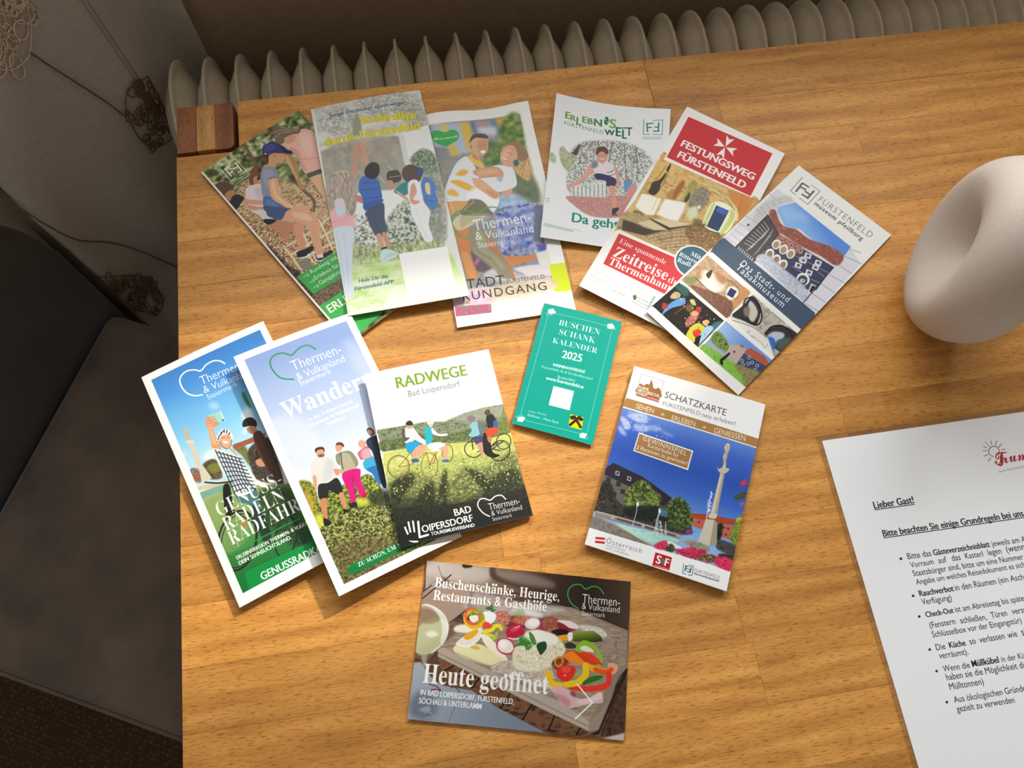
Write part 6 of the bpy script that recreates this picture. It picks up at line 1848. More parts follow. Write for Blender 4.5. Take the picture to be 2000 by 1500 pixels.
# ---------------------------------------------------------------- materials
def mat(name):
    m = bpy.data.materials.new(name); m.use_nodes = True; nt = m.node_tree
    return m, nt, nt.nodes['Principled BSDF']
def N(nt, t, **k):
    n = nt.nodes.new(t)
    for a, b in k.items():
        if a in n.inputs: n.inputs[a].default_value = b
        else: setattr(n, a, b)
    return n
def ramp(nt, fac, stops):
    r = nt.nodes.new('ShaderNodeValToRGB'); e = r.color_ramp.elements
    while len(e) < len(stops): e.new(.5)
    for q, (p, c) in zip(e, stops): q.position = p; q.color = (*c, 1)
    nt.links.new(fac, r.inputs[0]); return r.outputs[0]
def wood(name, light, mid, dark, rough=.42, along='X'):
    m, nt, b = mat(name)
    co = N(nt, 'ShaderNodeTexCoord'); oi = N(nt, 'ShaderNodeObjectInfo')
    off = N(nt, 'ShaderNodeVectorMath', operation='SCALE'); nt.links.new(oi.outputs['Location'], off.inputs[0]); off.inputs['Scale'].default_value = 0
    rv = N(nt, 'ShaderNodeCombineXYZ')
    mu = N(nt, 'ShaderNodeMath', operation='MULTIPLY'); mu.inputs[1].default_value = 37.0; nt.links.new(oi.outputs['Random'], mu.inputs[0])
    nt.links.new(mu.outputs[0], rv.inputs[0]); nt.links.new(mu.outputs[0], rv.inputs[1])
    ad = N(nt, 'ShaderNodeVectorMath', operation='ADD'); nt.links.new(co.outputs['Object'], ad.inputs[0]); nt.links.new(rv.outputs[0], ad.inputs[1])
    def mp(sx, sy, sz):
        q = N(nt, 'ShaderNodeMapping'); s = (sx, sy, sz) if along == 'X' else (sy, sx, sz)
        q.inputs['Scale'].default_value = s; nt.links.new(ad.outputs[0], q.inputs[0]); return q.outputs[0]
    n1 = N(nt, 'ShaderNodeTexNoise', Scale=1.0, Detail=6.0, Roughness=.68, Distortion=.8); nt.links.new(mp(11, 75, 30), n1.inputs['Vector'])
    w = N(nt, 'ShaderNodeTexWave', bands_direction='Y' if along == 'X' else 'X', Scale=1.0, Distortion=9.0, Detail=3.0); w.inputs['Detail Scale'].default_value = 1.2
    nt.links.new(mp(3, 16, 10), w.inputs['Vector'])
    n2 = N(nt, 'ShaderNodeTexNoise', Scale=1.0, Detail=3.0, Roughness=.6); nt.links.new(mp(150, 1000, 300), n2.inputs['Vector'])
    mx = N(nt, 'ShaderNodeMix', data_type='FLOAT'); mx.inputs[0].default_value = .16; nt.links.new(n1.outputs['Fac'], mx.inputs[2]); nt.links.new(w.outputs['Fac'], mx.inputs[3])
    base = ramp(nt, mx.outputs[0], [(.3, dark), (.5, mid), (.72, light)])
    pore = ramp(nt, n2.outputs['Fac'], [(.34, (.42, .34, .26)), (.47, (1, 1, 1))])
    mm = N(nt, 'ShaderNodeMix', data_type='RGBA', blend_type='MULTIPLY'); mm.inputs[0].default_value = .75
    nt.links.new(base, mm.inputs[6]); nt.links.new(pore, mm.inputs[7])
    hv = N(nt, 'ShaderNodeHueSaturation')
    mr = N(nt, 'ShaderNodeMapRange'); mr.inputs['To Min'].default_value = .82; mr.inputs['To Max'].default_value = 1.13
    nt.links.new(oi.outputs['Random'], mr.inputs[0]); nt.links.new(mr.outputs[0], hv.inputs['Value']); nt.links.new(mm.outputs[2], hv.inputs['Color'])
    nt.links.new(hv.outputs[0], b.inputs['Base Color']); b.inputs['Roughness'].default_value = rough; b.inputs['Specular IOR Level'].default_value = .35
    bp = N(nt, 'ShaderNodeBump', Strength=.12, Distance=.0006); nt.links.new(n2.outputs['Fac'], bp.inputs['Height']); nt.links.new(bp.outputs[0], b.inputs['Normal'])
    return m
def plain(name, col, rough=.6, nscale=0, var=.1, bump=0, coat=0, sheen=0):
    m, nt, b = mat(name)
    b.inputs['Roughness'].default_value = rough; b.inputs['Base Color'].default_value = (*col, 1)
    if coat: b.inputs['Coat Weight'].default_value = coat; b.inputs['Coat Roughness'].default_value = .15
    if sheen: b.inputs['Sheen Weight'].default_value = sheen
    if nscale:
        co = N(nt, 'ShaderNodeTexCoord'); n = N(nt, 'ShaderNodeTexNoise', Scale=nscale, Detail=5.0); nt.links.new(co.outputs['Object'], n.inputs['Vector'])
        c = ramp(nt, n.outputs['Fac'], [(.3, tuple(q*(1-var) for q in col)), (.7, tuple(min(q*(1+var), 1) for q in col))])
        nt.links.new(c, b.inputs['Base Color'])
        if bump:
            bp = N(nt, 'ShaderNodeBump', Strength=.4, Distance=bump); nt.links.new(n.outputs['Fac'], bp.inputs['Height']); nt.links.new(bp.outputs[0], b.inputs['Normal'])
    return m
OAK = wood('oiled_oak', (.68, .340, .085), (.55, .250, .052), (.40, .168, .033), .48)
OAKV = wood('pale_oak_strip', (.58, .31, .10), (.48, .24, .07), (.36, .17, .05), along='Y')
REDW = wood('reddish_wood', (.30, .115, .040), (.24, .085, .030), (.15, .050, .020), along='Y')
FLOORW = wood('floor_wood', (.16, .09, .045), (.12, .06, .03), (.07, .035, .018))
PAPER = plain('page_edges', (.78, .77, .74), .8, 900, .06)
ENAMEL = plain('cream_enamel', (.74, .68, .56), .32, 60, .05, coat=.3)
WALL = plain('plaster_wall', (.38, .28, .175), .9, 90, .06, .0008)
WALLL = plain('side_wall', (.30, .26, .21), .9, 90, .06, .0008)
CERAM = plain('sandy_ceramic', (.53, .45, .38), .62, 700, .07, .00008)
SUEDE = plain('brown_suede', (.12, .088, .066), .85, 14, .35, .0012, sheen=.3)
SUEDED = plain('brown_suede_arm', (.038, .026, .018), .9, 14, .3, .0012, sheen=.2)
FRAMEW = plain('white_window_paint', (.7, .69, .66), .4, 20, .03)
CORD = plain('brown_cord', (.17, .105, .065), .7, 800, .3)
SUNCOPPER = plain('sunlit_copper_thread', (.80, .62, .46), .42, 900, .35)  # copper thread, colour raised to stand in for sun on the top-left flower
def curtain_mat():
    m, nt, b = mat('sheer_linen')
    co = N(nt, 'ShaderNodeTexCoord')
    mp1 = N(nt, 'ShaderNodeMapping'); mp1.inputs['Scale'].default_value = (60, 60, 1400); nt.links.new(co.outputs['Object'], mp1.inputs[0])
    mp2 = N(nt, 'ShaderNodeMapping'); mp2.inputs['Scale'].default_value = (1400, 1400, 50); nt.links.new(co.outputs['Object'], mp2.inputs[0])
    a = N(nt, 'ShaderNodeTexNoise', Scale=1.0, Detail=2.0); nt.links.new(mp1.outputs[0], a.inputs['Vector'])
    c = N(nt, 'ShaderNodeTexNoise', Scale=1.0, Detail=2.0); nt.links.new(mp2.outputs[0], c.inputs['Vector'])
    s = N(nt, 'ShaderNodeMath', operation='ADD'); nt.links.new(a.outputs['Fac'], s.inputs[0]); nt.links.new(c.outputs['Fac'], s.inputs[1])
    hf = N(nt, 'ShaderNodeMath', operation='MULTIPLY'); hf.inputs[1].default_value = .5; nt.links.new(s.outputs[0], hf.inputs[0])
    col = ramp(nt, hf.outputs[0], [(.38, (.62, .58, .52)), (.62, (.78, .74, .68))])
    nt.links.new(col, b.inputs['Base Color']); b.inputs['Roughness'].default_value = .75; b.inputs['Sheen Weight'].default_value = .2
    tr = N(nt, 'ShaderNodeBsdfTranslucent'); nt.links.new(col, tr.inputs[0])
    mx = N(nt, 'ShaderNodeMixShader'); mx.inputs[0].default_value = .35
    nt.links.new(b.outputs[0], mx.inputs[1]); nt.links.new(tr.outputs[0], mx.inputs[2])
    tp = N(nt, 'ShaderNodeBsdfTransparent'); m2 = N(nt, 'ShaderNodeMixShader'); m2.inputs[0].default_value = .10
    nt.links.new(mx.outputs[0], m2.inputs[1]); nt.links.new(tp.outputs[0], m2.inputs[2])
    nt.links.new(m2.outputs[0], nt.nodes['Material Output'].inputs[0])
    return m
SHEER = curtain_mat()
def rug_mat():
    m, nt, b = mat('woven_rug')
    co = N(nt, 'ShaderNodeTexCoord')
    mp = N(nt, 'ShaderNodeMapping'); mp.inputs['Rotation'].default_value = (0, 0, .5); mp.inputs['Scale'].default_value = (150, 150, 150); nt.links.new(co.outputs['Object'], mp.inputs[0])
    v = N(nt, 'ShaderNodeTexVoronoi', Scale=1.0); v.inputs['Randomness'].default_value = .35; nt.links.new(mp.outputs[0], v.inputs['Vector'])
    c = ramp(nt, v.outputs['Distance'], [(.1, (.20, .125, .05)), (.55, (.07, .04, .018))])
    nt.links.new(c, b.inputs['Base Color']); b.inputs['Roughness'].default_value = .9
    bp = N(nt, 'ShaderNodeBump', Strength=.8, Distance=.002, invert=True); nt.links.new(v.outputs['Distance'], bp.inputs['Height']); nt.links.new(bp.outputs[0], b.inputs['Normal'])
    return m
RUG = rug_mat()
def glass_mat():
    m, nt, b = mat('window_glass')
    tp = N(nt, 'ShaderNodeBsdfTransparent'); gl = N(nt, 'ShaderNodeBsdfGlossy', Roughness=.02)
    mx = N(nt, 'ShaderNodeMixShader'); mx.inputs[0].default_value = .06
    nt.links.new(tp.outputs[0], mx.inputs[1]); nt.links.new(gl.outputs[0], mx.inputs[2]); nt.links.new(mx.outputs[0], nt.nodes['Material Output'].inputs[0])
    return m
GLASS = glass_mat()
TZ = 0.75            # height of the table top
# ---------------------------------------------------------------- the setting
def struct(o): o['kind'] = 'structure'; return o
struct(box('floor', (-1.6, 2.2, -1.9, .5, -.05, 0), FLOORW))
WX0, WX1, WZ0, WZ1 = -.45, WINR, SILL+TZ, 1.84
wall = struct(box('wall_back', (-1.6, WX0, .26, .46, 0, 2.6), WALL))
box('wall_panel', (WX1, 2.2, .26, .46, 0, 2.6), WALL, wall)
box('wall_panel', (WX0, WX1, .26, .46, 0, WZ0), WALL, wall)
box('wall_panel', (WX0, WX1, .26, .46, WZ1, 2.6), WALL, wall)
struct(box('wall_left', (-1.75, -1.6, -1.9, .46, 0, 2.6), WALLL))
win = struct(box('window_1', (WX0, WX1, .40, .44, WZ0, WZ0+.06), FRAMEW, None, .004))
box('window_frame', (WX0, WX1, .40, .44, WZ1-.06, WZ1), FRAMEW, win, .004)
box('window_frame', (WX0, WX0+.06, .40, .44, WZ0, WZ1), FRAMEW, win, .004)
box('window_frame', (WX1-.06, WX1, .40, .44, WZ0, WZ1), FRAMEW, win, .004)
bars = (.08, .62)
for q in bars: box('mullion', (q-.03, q+.03, .40, .44, WZ0, WZ1), FRAMEW, win, .004)
for xa, xb in ((WX0+.06, bars[0]-.03), (bars[0]+.03, bars[1]-.03), (bars[1]+.03, WX1-.06)): box('pane', (xa, xb, .418, .423, WZ0+.06, WZ1-.06), GLASS, win)
box('window_sill', (WX0-.03, WX1+.03, .235, .40, WZ0-.025, WZ0), FRAMEW, win, .004)
# ---------------------------------------------------------------- dining table of glued oak staves
rnd = random.Random(5)
TABW, TABD, TH, NOT = 1.25, .86, .030, .0550
table = empty('dining_table', (TABW/2, -TABD/2, 0), 'oiled oak dining table of glued staves with striped leg block let into its corner', 'table')
def stave(x0, x1, y0, y1, rounded=None):
    cx, cy = (x0+x1)/2, (y0+y1)/2; g = .00004
    v, f = box_data(x0-cx+g, x1-cx-g, y0-cy+g, y1-cy-g, -TH, 0)
    o = mesh_obj('stave', v, f, OAK, table); o.location = (cx-TABW/2, cy+TABD/2, TZ)
    bevel(o, .00022 if rounded is None else rounded, 2); return o
rows = [NOT]+[.0434]*17+[TABD-NOT*2-.0434*17]+[NOT]
y = 0
for i, h in enumerate(rows):
    edge = i in (0, len(rows)-1)
    x = NOT if edge else 0.0; xe = TABW-NOT if edge else TABW
    first = True
    while x < xe-.001:
        L = rnd.uniform(.16, .52) if first else rnd.uniform(.32, .6)
        x1 = min(x+L, xe)
        if xe-x1 < .12: x1 = xe
        stave(x, x1, y-h, y, .0007 if edge and first else None); x = x1; first = False
    y -= h
# legs: three glued strips, standing through the notched corners
for sx in (0, 1):
    for sy in (0, 1):
        lx = .0008 if sx == 0 else TABW-.0508; ly = -.0508 if sy == 0 else -TABD+.0008
        lg = box('leg', (lx-TABW/2+.017, lx-TABW/2+.0335, ly+TABD/2+.0005, ly+TABD/2+.0495, .0, TZ+.0002), OAKV, table, .0008)
        for k, (xa, xb) in enumerate(((.0336, .0500), (0, .0169))):
            inner = (k == 0) == (sx == 0); rr = .0055
            pts = [(xa, 0), (xb, 0), (xb, .05), (xa, .05)]
            if inner:                       # the corner that faces into the table is rounded
                cxx = xb-rr if k == 0 else xa+rr; cyy = rr if sy == 0 else .05-rr
                arcp = [(cxx+rr*math.cos(t)*(1 if k == 0 else -1), cyy-rr*math.sin(t)*(1 if sy == 0 else -1)) for t in [math.pi/2*q/6 for q in range(7)]]
                cor = ((xb if k == 0 else xa), (0 if sy == 0 else .05)); i0 = pts.index(cor)
                prev = pts[i0-1]
                if math.dist(arcp[0], prev) > math.dist(arcp[-1], prev): arcp = arcp[::-1]
                pts = pts[:i0]+arcp+pts[i0+1:]
            m_ = len(pts); ox, oy = lx-TABW/2, ly+TABD/2
            V = [(ox+u, oy+v, 0) for u, v in pts]+[(ox+u, oy+v, TZ) for u, v in pts]
            F = [tuple(range(m_))[::-1], tuple(range(m_, 2*m_))]+[(q, (q+1) % m_, (q+1) % m_+m_, q+m_) for q in range(m_)]
            r = mesh_obj('strip', V, F, REDW, lg); r['label'] = 'reddish dark wood strip'
for nm, b in (('apron', (.06, TABW-.06, -.085, -.065)), ('apron', (.06, TABW-.06, -TABD+.065, -TABD+.085)), ('apron', (.06, .08, -TABD+.085, -.085)), ('apron', (TABW-.08, TABW-.06, -TABD+.085, -.085))):
    box(nm, (b[0]-TABW/2, b[1]-TABW/2, b[2]+TABD/2, b[3]+TABD/2, TZ-.11, TZ-TH), OAK, table, .001)
# ---------------------------------------------------------------- ribbed radiator
def section_mesh():
    top, hw, bot = 0.0, .070, -.46
    def outline(d):
        r = hw-d; pts = []
        zc = top-hw; zb = bot+.03
        for k in range(13):
            t = math.pi*k/12; pts.append((r*math.cos(t), zc+r*math.sin(t)))
        for k in range(1, 5): pts.append((-r, zc+(zb-zc)*k/5))
        for k in range(7):
            t = math.pi+math.pi*k/6; pts.append((r*math.cos(t), zb+r*.55*math.sin(t)))
        for k in range(1, 5): pts.append((r, zb+(zc-zb)*k/5))
        return pts
    prof = [(0, .0010), (.0008, .0018), (.008, .0021), (.0100, .0030), (.012, .0048), (.018, .0090), (.026, .0140), (.032, .0172), (.037, .0180), (.050, .0181)]
    V = []; F = []; n = len(outline(0))
    for s in (1, -1):
        base = len(V)
        for d, h in prof:
            for (yy, zz) in outline(d): V.append((s*h, yy, zz))
        for i in range(len(prof)-1):
            for k in range(n):
                a, b, c, e = base+i*n+k, base+i*n+(k+1) % n, base+(i+1)*n+(k+1) % n, base+(i+1)*n+k
                F.append((a, b, c, e) if s > 0 else (a, e, c, b))
        cap = tuple(base+(len(prof)-1)*n+k for k in range(n)); F.append(cap if s > 0 else cap[::-1])
    m = len(prof)*n
    for k in range(n): F.append((k, m+k, m+(k+1) % n, (k+1) % n))
    me = bpy.data.meshes.new('section'); me.from_pydata(V, [], F); me.materials.append(ENAMEL)
    me.polygons.foreach_set('use_smooth', [len(p.vertices) == 4 for p in me.polygons]); me.update(); return me
PITCH, RX0, RY, RZ = .0366, -.053, .148, TZ-.127
rad = empty('radiator', (RX0+15*PITCH, RY, RZ-.52), 'cream enamelled ribbed radiator standing behind the table against the wall', 'radiator')
sm = section_mesh()
for i in range(32):
    o = bpy.data.objects.new('section', sm); link(o, rad); o.location = (RX0+i*PITCH-rad.location.x, 0, .52)
for zz in (.46, .09):
    v, f = tube('t', [(RX0-rad.location.x-.02, 0, zz), (RX0+31*PITCH-rad.location.x+.02, 0, zz)], .016, ENAMEL, None, 12)
    mesh_obj('header_pipe', v, f, ENAMEL, rad, True)
for q in (1, 30): box('foot', (RX0+q*PITCH-rad.location.x-.015, RX0+q*PITCH-rad.location.x+.015, -.05, .05, -(RZ-.52), .11), ENAMEL, rad, .004)
# ---------------------------------------------------------------- sheer curtain with thread flowers
def chaikin(p, n=3):
    for _ in range(n):
        q = [p[0]]
        for a, b in zip(p[:-1], p[1:]): q += [tuple(.75*u+.25*w for u, w in zip(a, b)), tuple(.25*u+.75*w for u, w in zip(a, b))]
        q.append(p[-1]); p = q
    return p
plan = chaikin([(-.030, .240), (-.072, .236), (-.088, .195), (-.100, .150), (-.125, .105), (-.150, .07), (-.172, .035), (-.190, .012), (-.203, .0), (-.222, .012), (-.25, .05), (-.31, .06), (-.38, .05), (-.46, .08), (-.55, .12)])
cur = empty('sheer_curtain', (-.2, .1, .03), 'sheer grey linen curtain hanging beside the radiator, with brown thread flowers', 'curtain')
ZL = [.03+.045*i for i in range(46)]
V = []; F = []
for j, z in enumerate(ZL):
    for i, (a, b) in enumerate(plan):
        w = .007*math.sin(i*.16+z*6)+.004*math.sin(i*.3-z*9)
        V.append((a+w*.6+.2, b-w-.1, z-.03))
n = len(plan)
for j in range(len(ZL)-1):
    for i in range(n-1): F.append((j*n+i, j*n+i+1, (j+1)*n+i+1, (j+1)*n+i))
mesh_obj('cloth', V, F, SHEER, cur, True)
HEM = plain('hem_tape', (.16, .13, .09), .8, 300, .1)
v, f = box_data(-.010, .004, -.106, -.101, .0, 2.0); mesh_obj('side_hem', v, f, HEM, cur)
arc = [0.0]
for a, b in zip(plan[:-1], plan[1:]): arc.append(arc[-1]+math.hypot(b[0]-a[0], b[1]-a[1]))
def cloth_at(s, z, off=.0035):
    s = min(max(s, 0.0), arc[-1]-1e-6); i = max(k for k in range(len(arc)-1) if arc[k] <= s); t = (s-arc[i])/(arc[i+1]-arc[i])
    a, b = plan[i], plan[i+1]; dx, dy = b[0]-a[0], b[1]-a[1]; L = math.hypot(dx, dy)
    wz = z+TZ; f = i+t
    w = .007*math.sin(f*.16+wz*6)+.004*math.sin(f*.3-wz*9)
    return (a[0]+dx*t+w*.6-dy/L*-off*-1+.2, a[1]+dy*t-w-abs(dx)/L*off-.1, wz-.03)
def flower(cs, cz, poly, n, seed, m, rr):
    r = random.Random(seed); P = []
    xs = [p[0] for p in poly]; zs = [p[1] for p in poly]
    def inside(s, z):
        c = False
        for (a, b), (d, e) in zip(poly, poly[1:]+poly[:1]):
            if (b > z) != (e > z) and s < (d-a)*(z-b)/(e-b)+a: c = not c
        return c
    paths = []
    edge = chaikin(poly+[poly[0]], 2)
    paths.append([cloth_at(s, z) for s, z in edge])
    while len(paths) < n:
        s = r.uniform(min(xs), max(xs)); z = r.uniform(min(zs), max(zs))
        if not inside(s, z): continue
        a = r.uniform(*rr); b = a*r.uniform(.5, .9); ph = r.uniform(0, 6.28)
        pts = []
        for k in range(15):
            t = 2*math.pi*k/13
            u = a*math.cos(t)*math.cos(ph)-b*math.sin(t)*math.sin(ph); v = a*math.cos(t)*math.sin(ph)+b*math.sin(t)*math.cos(ph)
            pts.append(cloth_at(s+u*.8, z+v, .003+r.uniform(0, .0012)))
        paths.append(pts)
    return tube_obj('thread_flower', paths, .0009, m, cur, 4)
flower(0, 0, [(.165, .09), (.173, .03), (.185, .004), (.196, -.010), (.209, -.018), (.235, -.004), (.25, .05), (.22, .10)], 60, 3, SUNCOPPER, (.006, .014))
flower(0, 0, [(.096, -.142), (.097, -.172), (.106, -.198), (.110, -.234), (.126, -.228), (.150, -.213), (.158, -.184), (.153, -.147), (.143, -.125), (.122, -.120)], 62, 4, CORD, (.004, .009))
flower(0, 0, [(.305, -.272), (.281, -.3245), (.262, -.374), (.264, -.418), (.283, -.438), (.304, -.389), (.316, -.331)], 50, 6, CORD, (.005, .011))
for q in ([(.2028, -.0133), (.1958, -.0356), (.1871, -.0593), (.1748, -.0918), (.1651, -.1167), (.157, -.146)], [(.3128, -.0795), (.3086, -.1142), (.3062, -.1335), (.3011, -.1713), (.2908, -.2164), (.2675, -.2728), (.2413, -.3397), (.2123, -.4185)]):
    tube_obj('cord', [[cloth_at(s, z, .004) for s, z in chaikin(q, 2)]], .0010, CORD, cur, 6)
SEAM = plain('curtain_seam', (.42, .39, .35), .8)
for ds in (0, .006): tube_obj('seam', [[cloth_at(.1211-.02*t+ds, .1-.3*t*1.2, .001) for t in [k/14 for k in range(15)]]], .0007, SEAM, cur, 4)
# ---------------------------------------------------------------- upholstered bench and rug
SC = Vector((-.201, -.032, 0)); U = Vector((-.4505, -.8928, 0)); Wv = Vector((.8928, -.4505, 0)); SZ = TZ-.300
bench = empty('upholstered_chair', (SC.x+.1, SC.y-.2, 0), 'dark brown suede upholstered chair pushed under the left side of the table', 'chair')
def cushion(name, a0, a1, b0, b1, z0, z1, m, r=.022, lab=None, puff=.006):
    # a along U (front), b along Wv; rounded box with soft top
    V = []; F = []; na, nb = 22, 22
    def pt(i, j, top):
        u = i/na; v = j/nb
        a = a0+(a1-a0)*u; b = b0+(b1-b0)*v
        da = min(u, 1-u)*(a1-a0); db = min(v, 1-v)*(b1-b0)
        e = 0
        for d in (da, db):
            if d < r: e += r-math.sqrt(max(r*r-(r-d)**2, 0))
        z = z1-min(e, z1-z0-.005)+puff*math.sin(math.pi*u)*math.sin(math.pi*v) if top else z0
        p = SC+U*a+Wv*b
        return (p.x-bench.location.x, p.y-bench.location.y, z)
    us = [0, .004, .012, .024, .04]+[.06+.88*k/14 for k in range(15)]+[.96, .976, .988, .996, 1]
    na = nb = 1; n = len(us)
    for top in (1, 0):
        for uu in us:
            for vv in us: V.append(pt(uu, vv, top))
    o = n*n
    for i in range(n-1):
        for j in range(n-1):
            F.append((i*n+j, (i+1)*n+j, (i+1)*n+j+1, i*n+j+1)); F.append((o+i*n+j, o+i*n+j+1, o+(i+1)*n+j+1, o+(i+1)*n+j))
    for k in range(n-1):
        for a, b in ((k, k+1), ((n-1)*n+k+1, (n-1)*n+k), ((k+1)*n, k*n), (k*n+n-1, (k+1)*n+n-1)): F.append((a, b, b+o, a+o))
    ob = mesh_obj(name, V, F, m, bench, True)
    if lab: ob['label'] = lab
    return ob
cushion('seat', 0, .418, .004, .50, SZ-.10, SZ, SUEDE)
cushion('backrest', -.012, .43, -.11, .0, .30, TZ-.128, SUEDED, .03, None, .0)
pip = [SC+U*.418+Wv*(.01+.48*k/20)+Vector((0, 0, SZ-.018)) for k in range(21)]
tube_obj('piping', [[(p.x-bench.location.x, p.y-bench.location.y, p.z) for p in pip]], .0042, SUEDE, bench, 8)
seam = [SC+U*(.400)+Wv*(.02+.46*k/20)+Vector((0, 0, SZ-.0035)) for k in range(21)]
tube_obj('stitching', [[(p.x-bench.location.x, p.y-bench.location.y, p.z) for p in seam]], .0012, CORD, bench, 5)
for a, b in ((.03, -.06), (.40, -.06), (.03, .46), (.40, .46)):
    p = SC+U*a+Wv*b-bench.location
    box('leg', (p.x-.016, p.x+.016, p.y-.016, p.y+.016, .012, .345), REDW, bench, .003)
tag(box('woven_rug', (-1.3, -.02, -1.8, -.06, .0, .012), RUG, None, .004), 'brown woven rug on the floor below the chair', 'rug')
# ---------------------------------------------------------------- ring-shaped vase
def vase():
    cx, cy, a, R, r, k, kz = .6300, -.2840, 1.13, .0455, .0215, 1.45, 1.22
    n = Vector((-math.sin(a), math.cos(a), 0)); t = Vector((math.cos(a), math.sin(a), 0)); zv = Vector((0, 0, kz))
    rad0 = .0075; NT, NF = 72, 40; V = []; F = []
    for i in range(NT):
        th = 2*math.pi*i/NT
        for j in range(NF):
            ph = 2*math.pi*j/NF; c, s = math.cos(ph), math.sin(ph)
            rho = R+r*c if c > 0 else R-(R-rad0)*abs(c)**1.0
            w = r*k*(abs(s)**(1.0 if c > 0 else 2.6))*(1 if s > 0 else -1)
            p = (t*math.cos(th)+zv*math.sin(th))*rho+n*w
            z = p.z+(R+r)*kz
            if z < .004: z = .0+max(0, (z+.0))*.0+ (z if z > 0 else 0)
            V.append((p.x, p.y, z))
    for i in range(NT):
        for j in range(NF):
            F.append((i*NF+j, i*NF+(j+1) % NF, ((i+1) % NT)*NF+(j+1) % NF, ((i+1) % NT)*NF+j))
    o = mesh_obj('ring_vase', V, F, CERAM, None, True); o.location = (cx, cy, TZ)
    m = o.modifiers.new('s', 'SUBSURF'); m.levels = m.render_levels = 1
    return tag(o, 'sandy beige matte ceramic ring vase with a dimpled hole, standing at the right', 'vase')
vase()
# ---------------------------------------------------------------- printed matter
ART = json.loads(ART_JSON)
def print_mat(name, d, rough):
    cv = Canvas(d['W'], d['H'], d['base']); cv.run(d['ops'])
    im = bpy.data.images.new(name, cv.w, cv.h); px = np.ones((cv.h, cv.w, 4), np.float32)
    px[..., :3] = np.clip(cv.a[::-1], 0, 1)*.93; im.pixels.foreach_set(px.ravel()); im.pack()
    m, nt, b = mat(name); t = N(nt, 'ShaderNodeTexImage'); t.image = im; t.extension = 'EXTEND'
    nt.links.new(t.outputs[0], b.inputs['Base Color']); b.inputs['Roughness'].default_value = rough+.06; b.inputs['Specular IOR Level'].default_value = .17
    nz = N(nt, 'ShaderNodeTexNoise', Scale=14.0, Detail=2.0); co = N(nt, 'ShaderNodeTexCoord'); nt.links.new(co.outputs['Object'], nz.inputs['Vector'])
    bp = N(nt, 'ShaderNodeBump', Strength=.25, Distance=.0015); nt.links.new(nz.outputs['Fac'], bp.inputs['Height']); nt.links.new(bp.outputs[0], b.inputs['Normal'])
    return m
def sheet(kind, art, pos, thick, bows, label, cat, rough=.38, leaves=2, cover=.0003):
    """A booklet or leaflet: empty + printed cover + the paper below it. pos = corners TL, TR, BR, BL; bows = list of (amount, fn(u, v))."""
    P4 = [Vector((p[0], p[1], p[2]+TZ)) for p in pos]
    c = sum(P4, Vector())/4; root = empty(kind, (c.x, c.y, min(p.z for p in P4)-thick), label, cat)
    m = print_mat(art+'_print', ART[art], rough)
    NU, NV = 14, 24
    def pt(u, v, dz, ins=0.0):
        u = ins+(1-2*ins)*u; v = ins+(1-2*ins)*v
        p = P4[0]*(1-u)*(1-v)+P4[1]*u*(1-v)+P4[2]*u*v+P4[3]*(1-u)*v
        z = p.z+sum(k*fn(u, v) for k, fn in bows)+dz
        return Vector((p.x, p.y, z))-root.location
    def slab(name, z1, z0, mats, ins, lab=None):
        V = []; F = []; uv = []; fm = []
        for dz in (z1, z0):
            for j in range(NV+1):
                for i in range(NU+1): V.append(pt(i/NU, j/NV, dz, ins)); uv.append((i/NU, 1-j/NV))
        o = (NU+1)*(NV+1)
        for j in range(NV):
            for i in range(NU):
                a = j*(NU+1)+i; F.append((a, a+NU+1, a+NU+2, a+1)); fm.append(0)
                F.append((a+o, a+1+o, a+NU+2+o, a+NU+1+o)); fm.append(1)
        ring = [i for i in range(NU+1)]+[j*(NU+1)+NU for j in range(1, NV+1)]+[NV*(NU+1)+i for i in range(NU-1, -1, -1)]+[j*(NU+1) for j in range(NV-1, 0, -1)]
        for a, b in zip(ring, ring[1:]+ring[:1]): F.append((a, b, b+o, a+o)); fm.append(1)
        return mesh_obj(name, V, F, mats, root, False, uv, fm)
    slab('cover', 0, -cover, [m, PAPER], 0)
    g = (thick-cover)/leaves
    for k in range(leaves):
        slab('page_block', -cover-.00006-g*k, -cover-g*(k+1)+.00003, [PAPER, PAPER], .002+.0016*(k % 2))
    return root
S = math.sin; PI = math.pi
def film_mat():
    m, nt, b = mat('clear_film')
    tp = N(nt, 'ShaderNodeBsdfTransparent'); tp.inputs[0].default_value = (.93, .92, .9, 1); gl = N(nt, 'ShaderNodeBsdfGlossy', Roughness=.25)
    mx = N(nt, 'ShaderNodeMixShader'); mx.inputs[0].default_value = .05
    nt.links.new(tp.outputs[0], mx.inputs[1]); nt.links.new(gl.outputs[0], mx.inputs[2]); nt.links.new(mx.outputs[0], nt.nodes['Material Output'].inputs[0])
    return m
sheet('trail_leaflet', 'rundweg', [[0.02232, -0.07574, 0.003], [0.11091, -0.01937, 0.003], [0.22633, -0.20076, 0.003], [0.13774, -0.25713, 0.003]], 0.0025, [(0.0015, lambda u, v: S(PI*u))], 'forest trail leaflet with a girl in a blue cap, under the town rally leaflet', 'leaflet', 0.34, 2, .0003)
sheet('town_walk_booklet', 'rund', [[0.22005, -0.0401, 0.003], [0.32076, -0.03756, 0.003], [0.32745, -0.25213, 0.0025], [0.22673, -0.25467, 0.0025]], 0.0012, [(0.0022, lambda u, v: max(0, 1-v*9)*S(2.5*PI*u))], 'town walk booklet with an embracing couple and a lime green block', 'brochure', 0.33, 2, .0003)
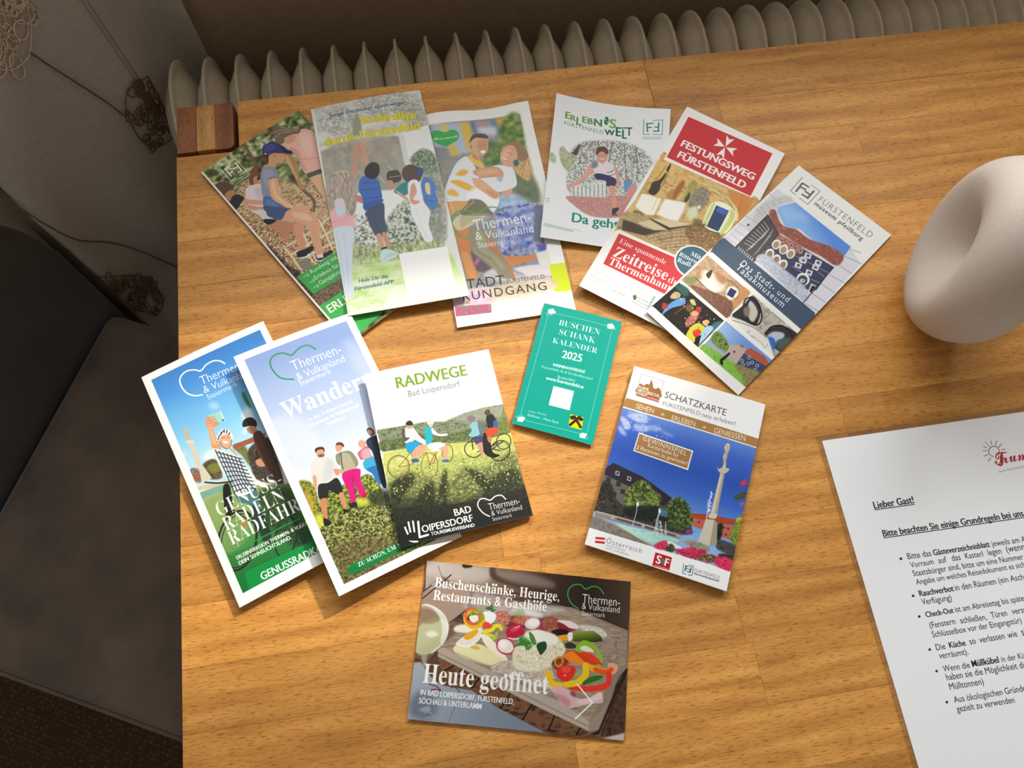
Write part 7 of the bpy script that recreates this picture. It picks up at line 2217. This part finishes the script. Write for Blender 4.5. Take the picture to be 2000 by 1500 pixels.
sheet('rally_leaflet', 'rallye', [[0.12215, -0.02201, 0.005], [0.22304, -0.01295, 0.0052], [0.24047, -0.22968, 0.0085], [0.1394, -0.23432, 0.008]], 0.001, [(0.004, lambda u, v: S(2*PI*v)*.5+S(PI*u)*.6*(1-v))], 'town rally leaflet with children by a wall and yellow title lettering', 'leaflet', 0.3, 1, .0003)
sheet('adventure_leaflet', 'erl', [[0.34781, -0.03509, 0.0085], [0.45071, -0.06419, 0.006], [0.41101, -0.21143, 0.0015], [0.30811, -0.18233, 0.0075]], 0.0012, [(0.005, lambda u, v: -S(PI*u)*(1-v))], 'white adventure world leaflet with a running boy in an oval picture', 'leaflet', 0.5, 2, .0003)
sheet('fortress_booklet', 'fest', [[0.46572, -0.06484, 0.008], [0.54532, -0.12416, 0.0035], [0.41264, -0.29209, 0.003], [0.33304, -0.23277, 0.0075]], 0.0016, [(0.002, lambda u, v: S(PI*v)*u)], 'fortress trail booklet with red title panel, white cross and cobbled yard', 'brochure', 0.4, 2, .0003)
sheet('museum_leaflet', 'mus', [[0.55279, -0.14012, 0.0065], [0.6177, -0.21869, 0.002], [0.44501, -0.34528, 0.002], [0.38442, -0.26379, 0.0075]], 0.0013, [(0.0015, lambda u, v: S(PI*v))], 'museum leaflet with arcaded courtyard, blue band and four small pictures', 'leaflet', 0.4, 1, .0003)
sheet('cycling_booklet', 'genuss', [[-0.02664, -0.26454, 0.0065], [0.07012, -0.2282, 0.0055], [0.14031, -0.41671, 0.005], [0.04355, -0.45305, 0.0065]], 0.004, [(0.0015, lambda u, v: S(PI*u))], 'blue cycling booklet of a helmeted man taking a selfie, overhanging the left table edge', 'brochure', 0.38, 3, .0003)
sheet('hiking_booklet', 'wand', [[0.04887, -0.26212, 0.018], [0.14115, -0.23129, 0.007], [0.20826, -0.42583, 0.006], [0.11597, -0.45665, 0.015]], 0.004, [(0.0015, lambda u, v: S(PI*u))], 'pale blue hiking booklet with four walkers on a meadow and white border', 'brochure', 0.38, 3, .0003)
sheet('cycle_route_booklet', 'radw', [[0.14873, -0.29045, 0.0165], [0.24957, -0.27769, 0.0035], [0.2638, -0.41797, 0.0045], [0.16255, -0.42844, 0.015]], 0.0025, [(0.001, lambda u, v: S(PI*u))], 'cycle routes booklet with green title and riders, lying over the hiking booklet', 'brochure', 0.36, 2, .0003)
sheet('tavern_calendar', 'busch', [[0.30163, -0.24355, 0.005], [0.36323, -0.26939, 0.0045], [0.31917, -0.36992, 0.003], [0.25911, -0.34316, 0.0035]], 0.0016, [(0.0014, lambda u, v: S(PI*u))], 'small turquoise tavern calendar with white lettering and a yellow square', 'calendar', 0.33, 2, .0003)
sheet('treasure_map_booklet', 'schatz', [[0.36541, -0.30938, 0.0045], [0.46397, -0.35677, 0.0045], [0.39652, -0.49451, 0.006], [0.29868, -0.44515, 0.006]], 0.0035, [(0.0012, lambda u, v: S(PI*u))], 'treasure map booklet with column, fountain and deep blue sky', 'brochure', 0.4, 3, .0003)
sheet('tavern_card', 'heute', [[0.1803, -0.43922, 0.002], [0.32831, -0.47683, 0.002], [0.30216, -0.58222, 0.002], [0.15404, -0.54564, 0.002]], 0.0015, [], 'landscape tavern card with a platter of cold cuts and peppers, nearest the front edge', 'brochure', 0.4, 2, .0003)
sheet('house_rules_sheet', 'a4', [[0.503, -0.392, 0.0006], [0.713, -0.392, 0.0006], [0.713, -0.689, 0.0006], [0.503, -0.689, 0.0006]], 0.0004, [], 'large white laminated house rules sheet with black text at the lower right', 'paper', 0.5, 1, .0002)
a4 = bpy.data.objects['house_rules_sheet']
box('lamination_film', (-.109, .109, -.1525, .1525, -.00002, .00003), film_mat(), a4)
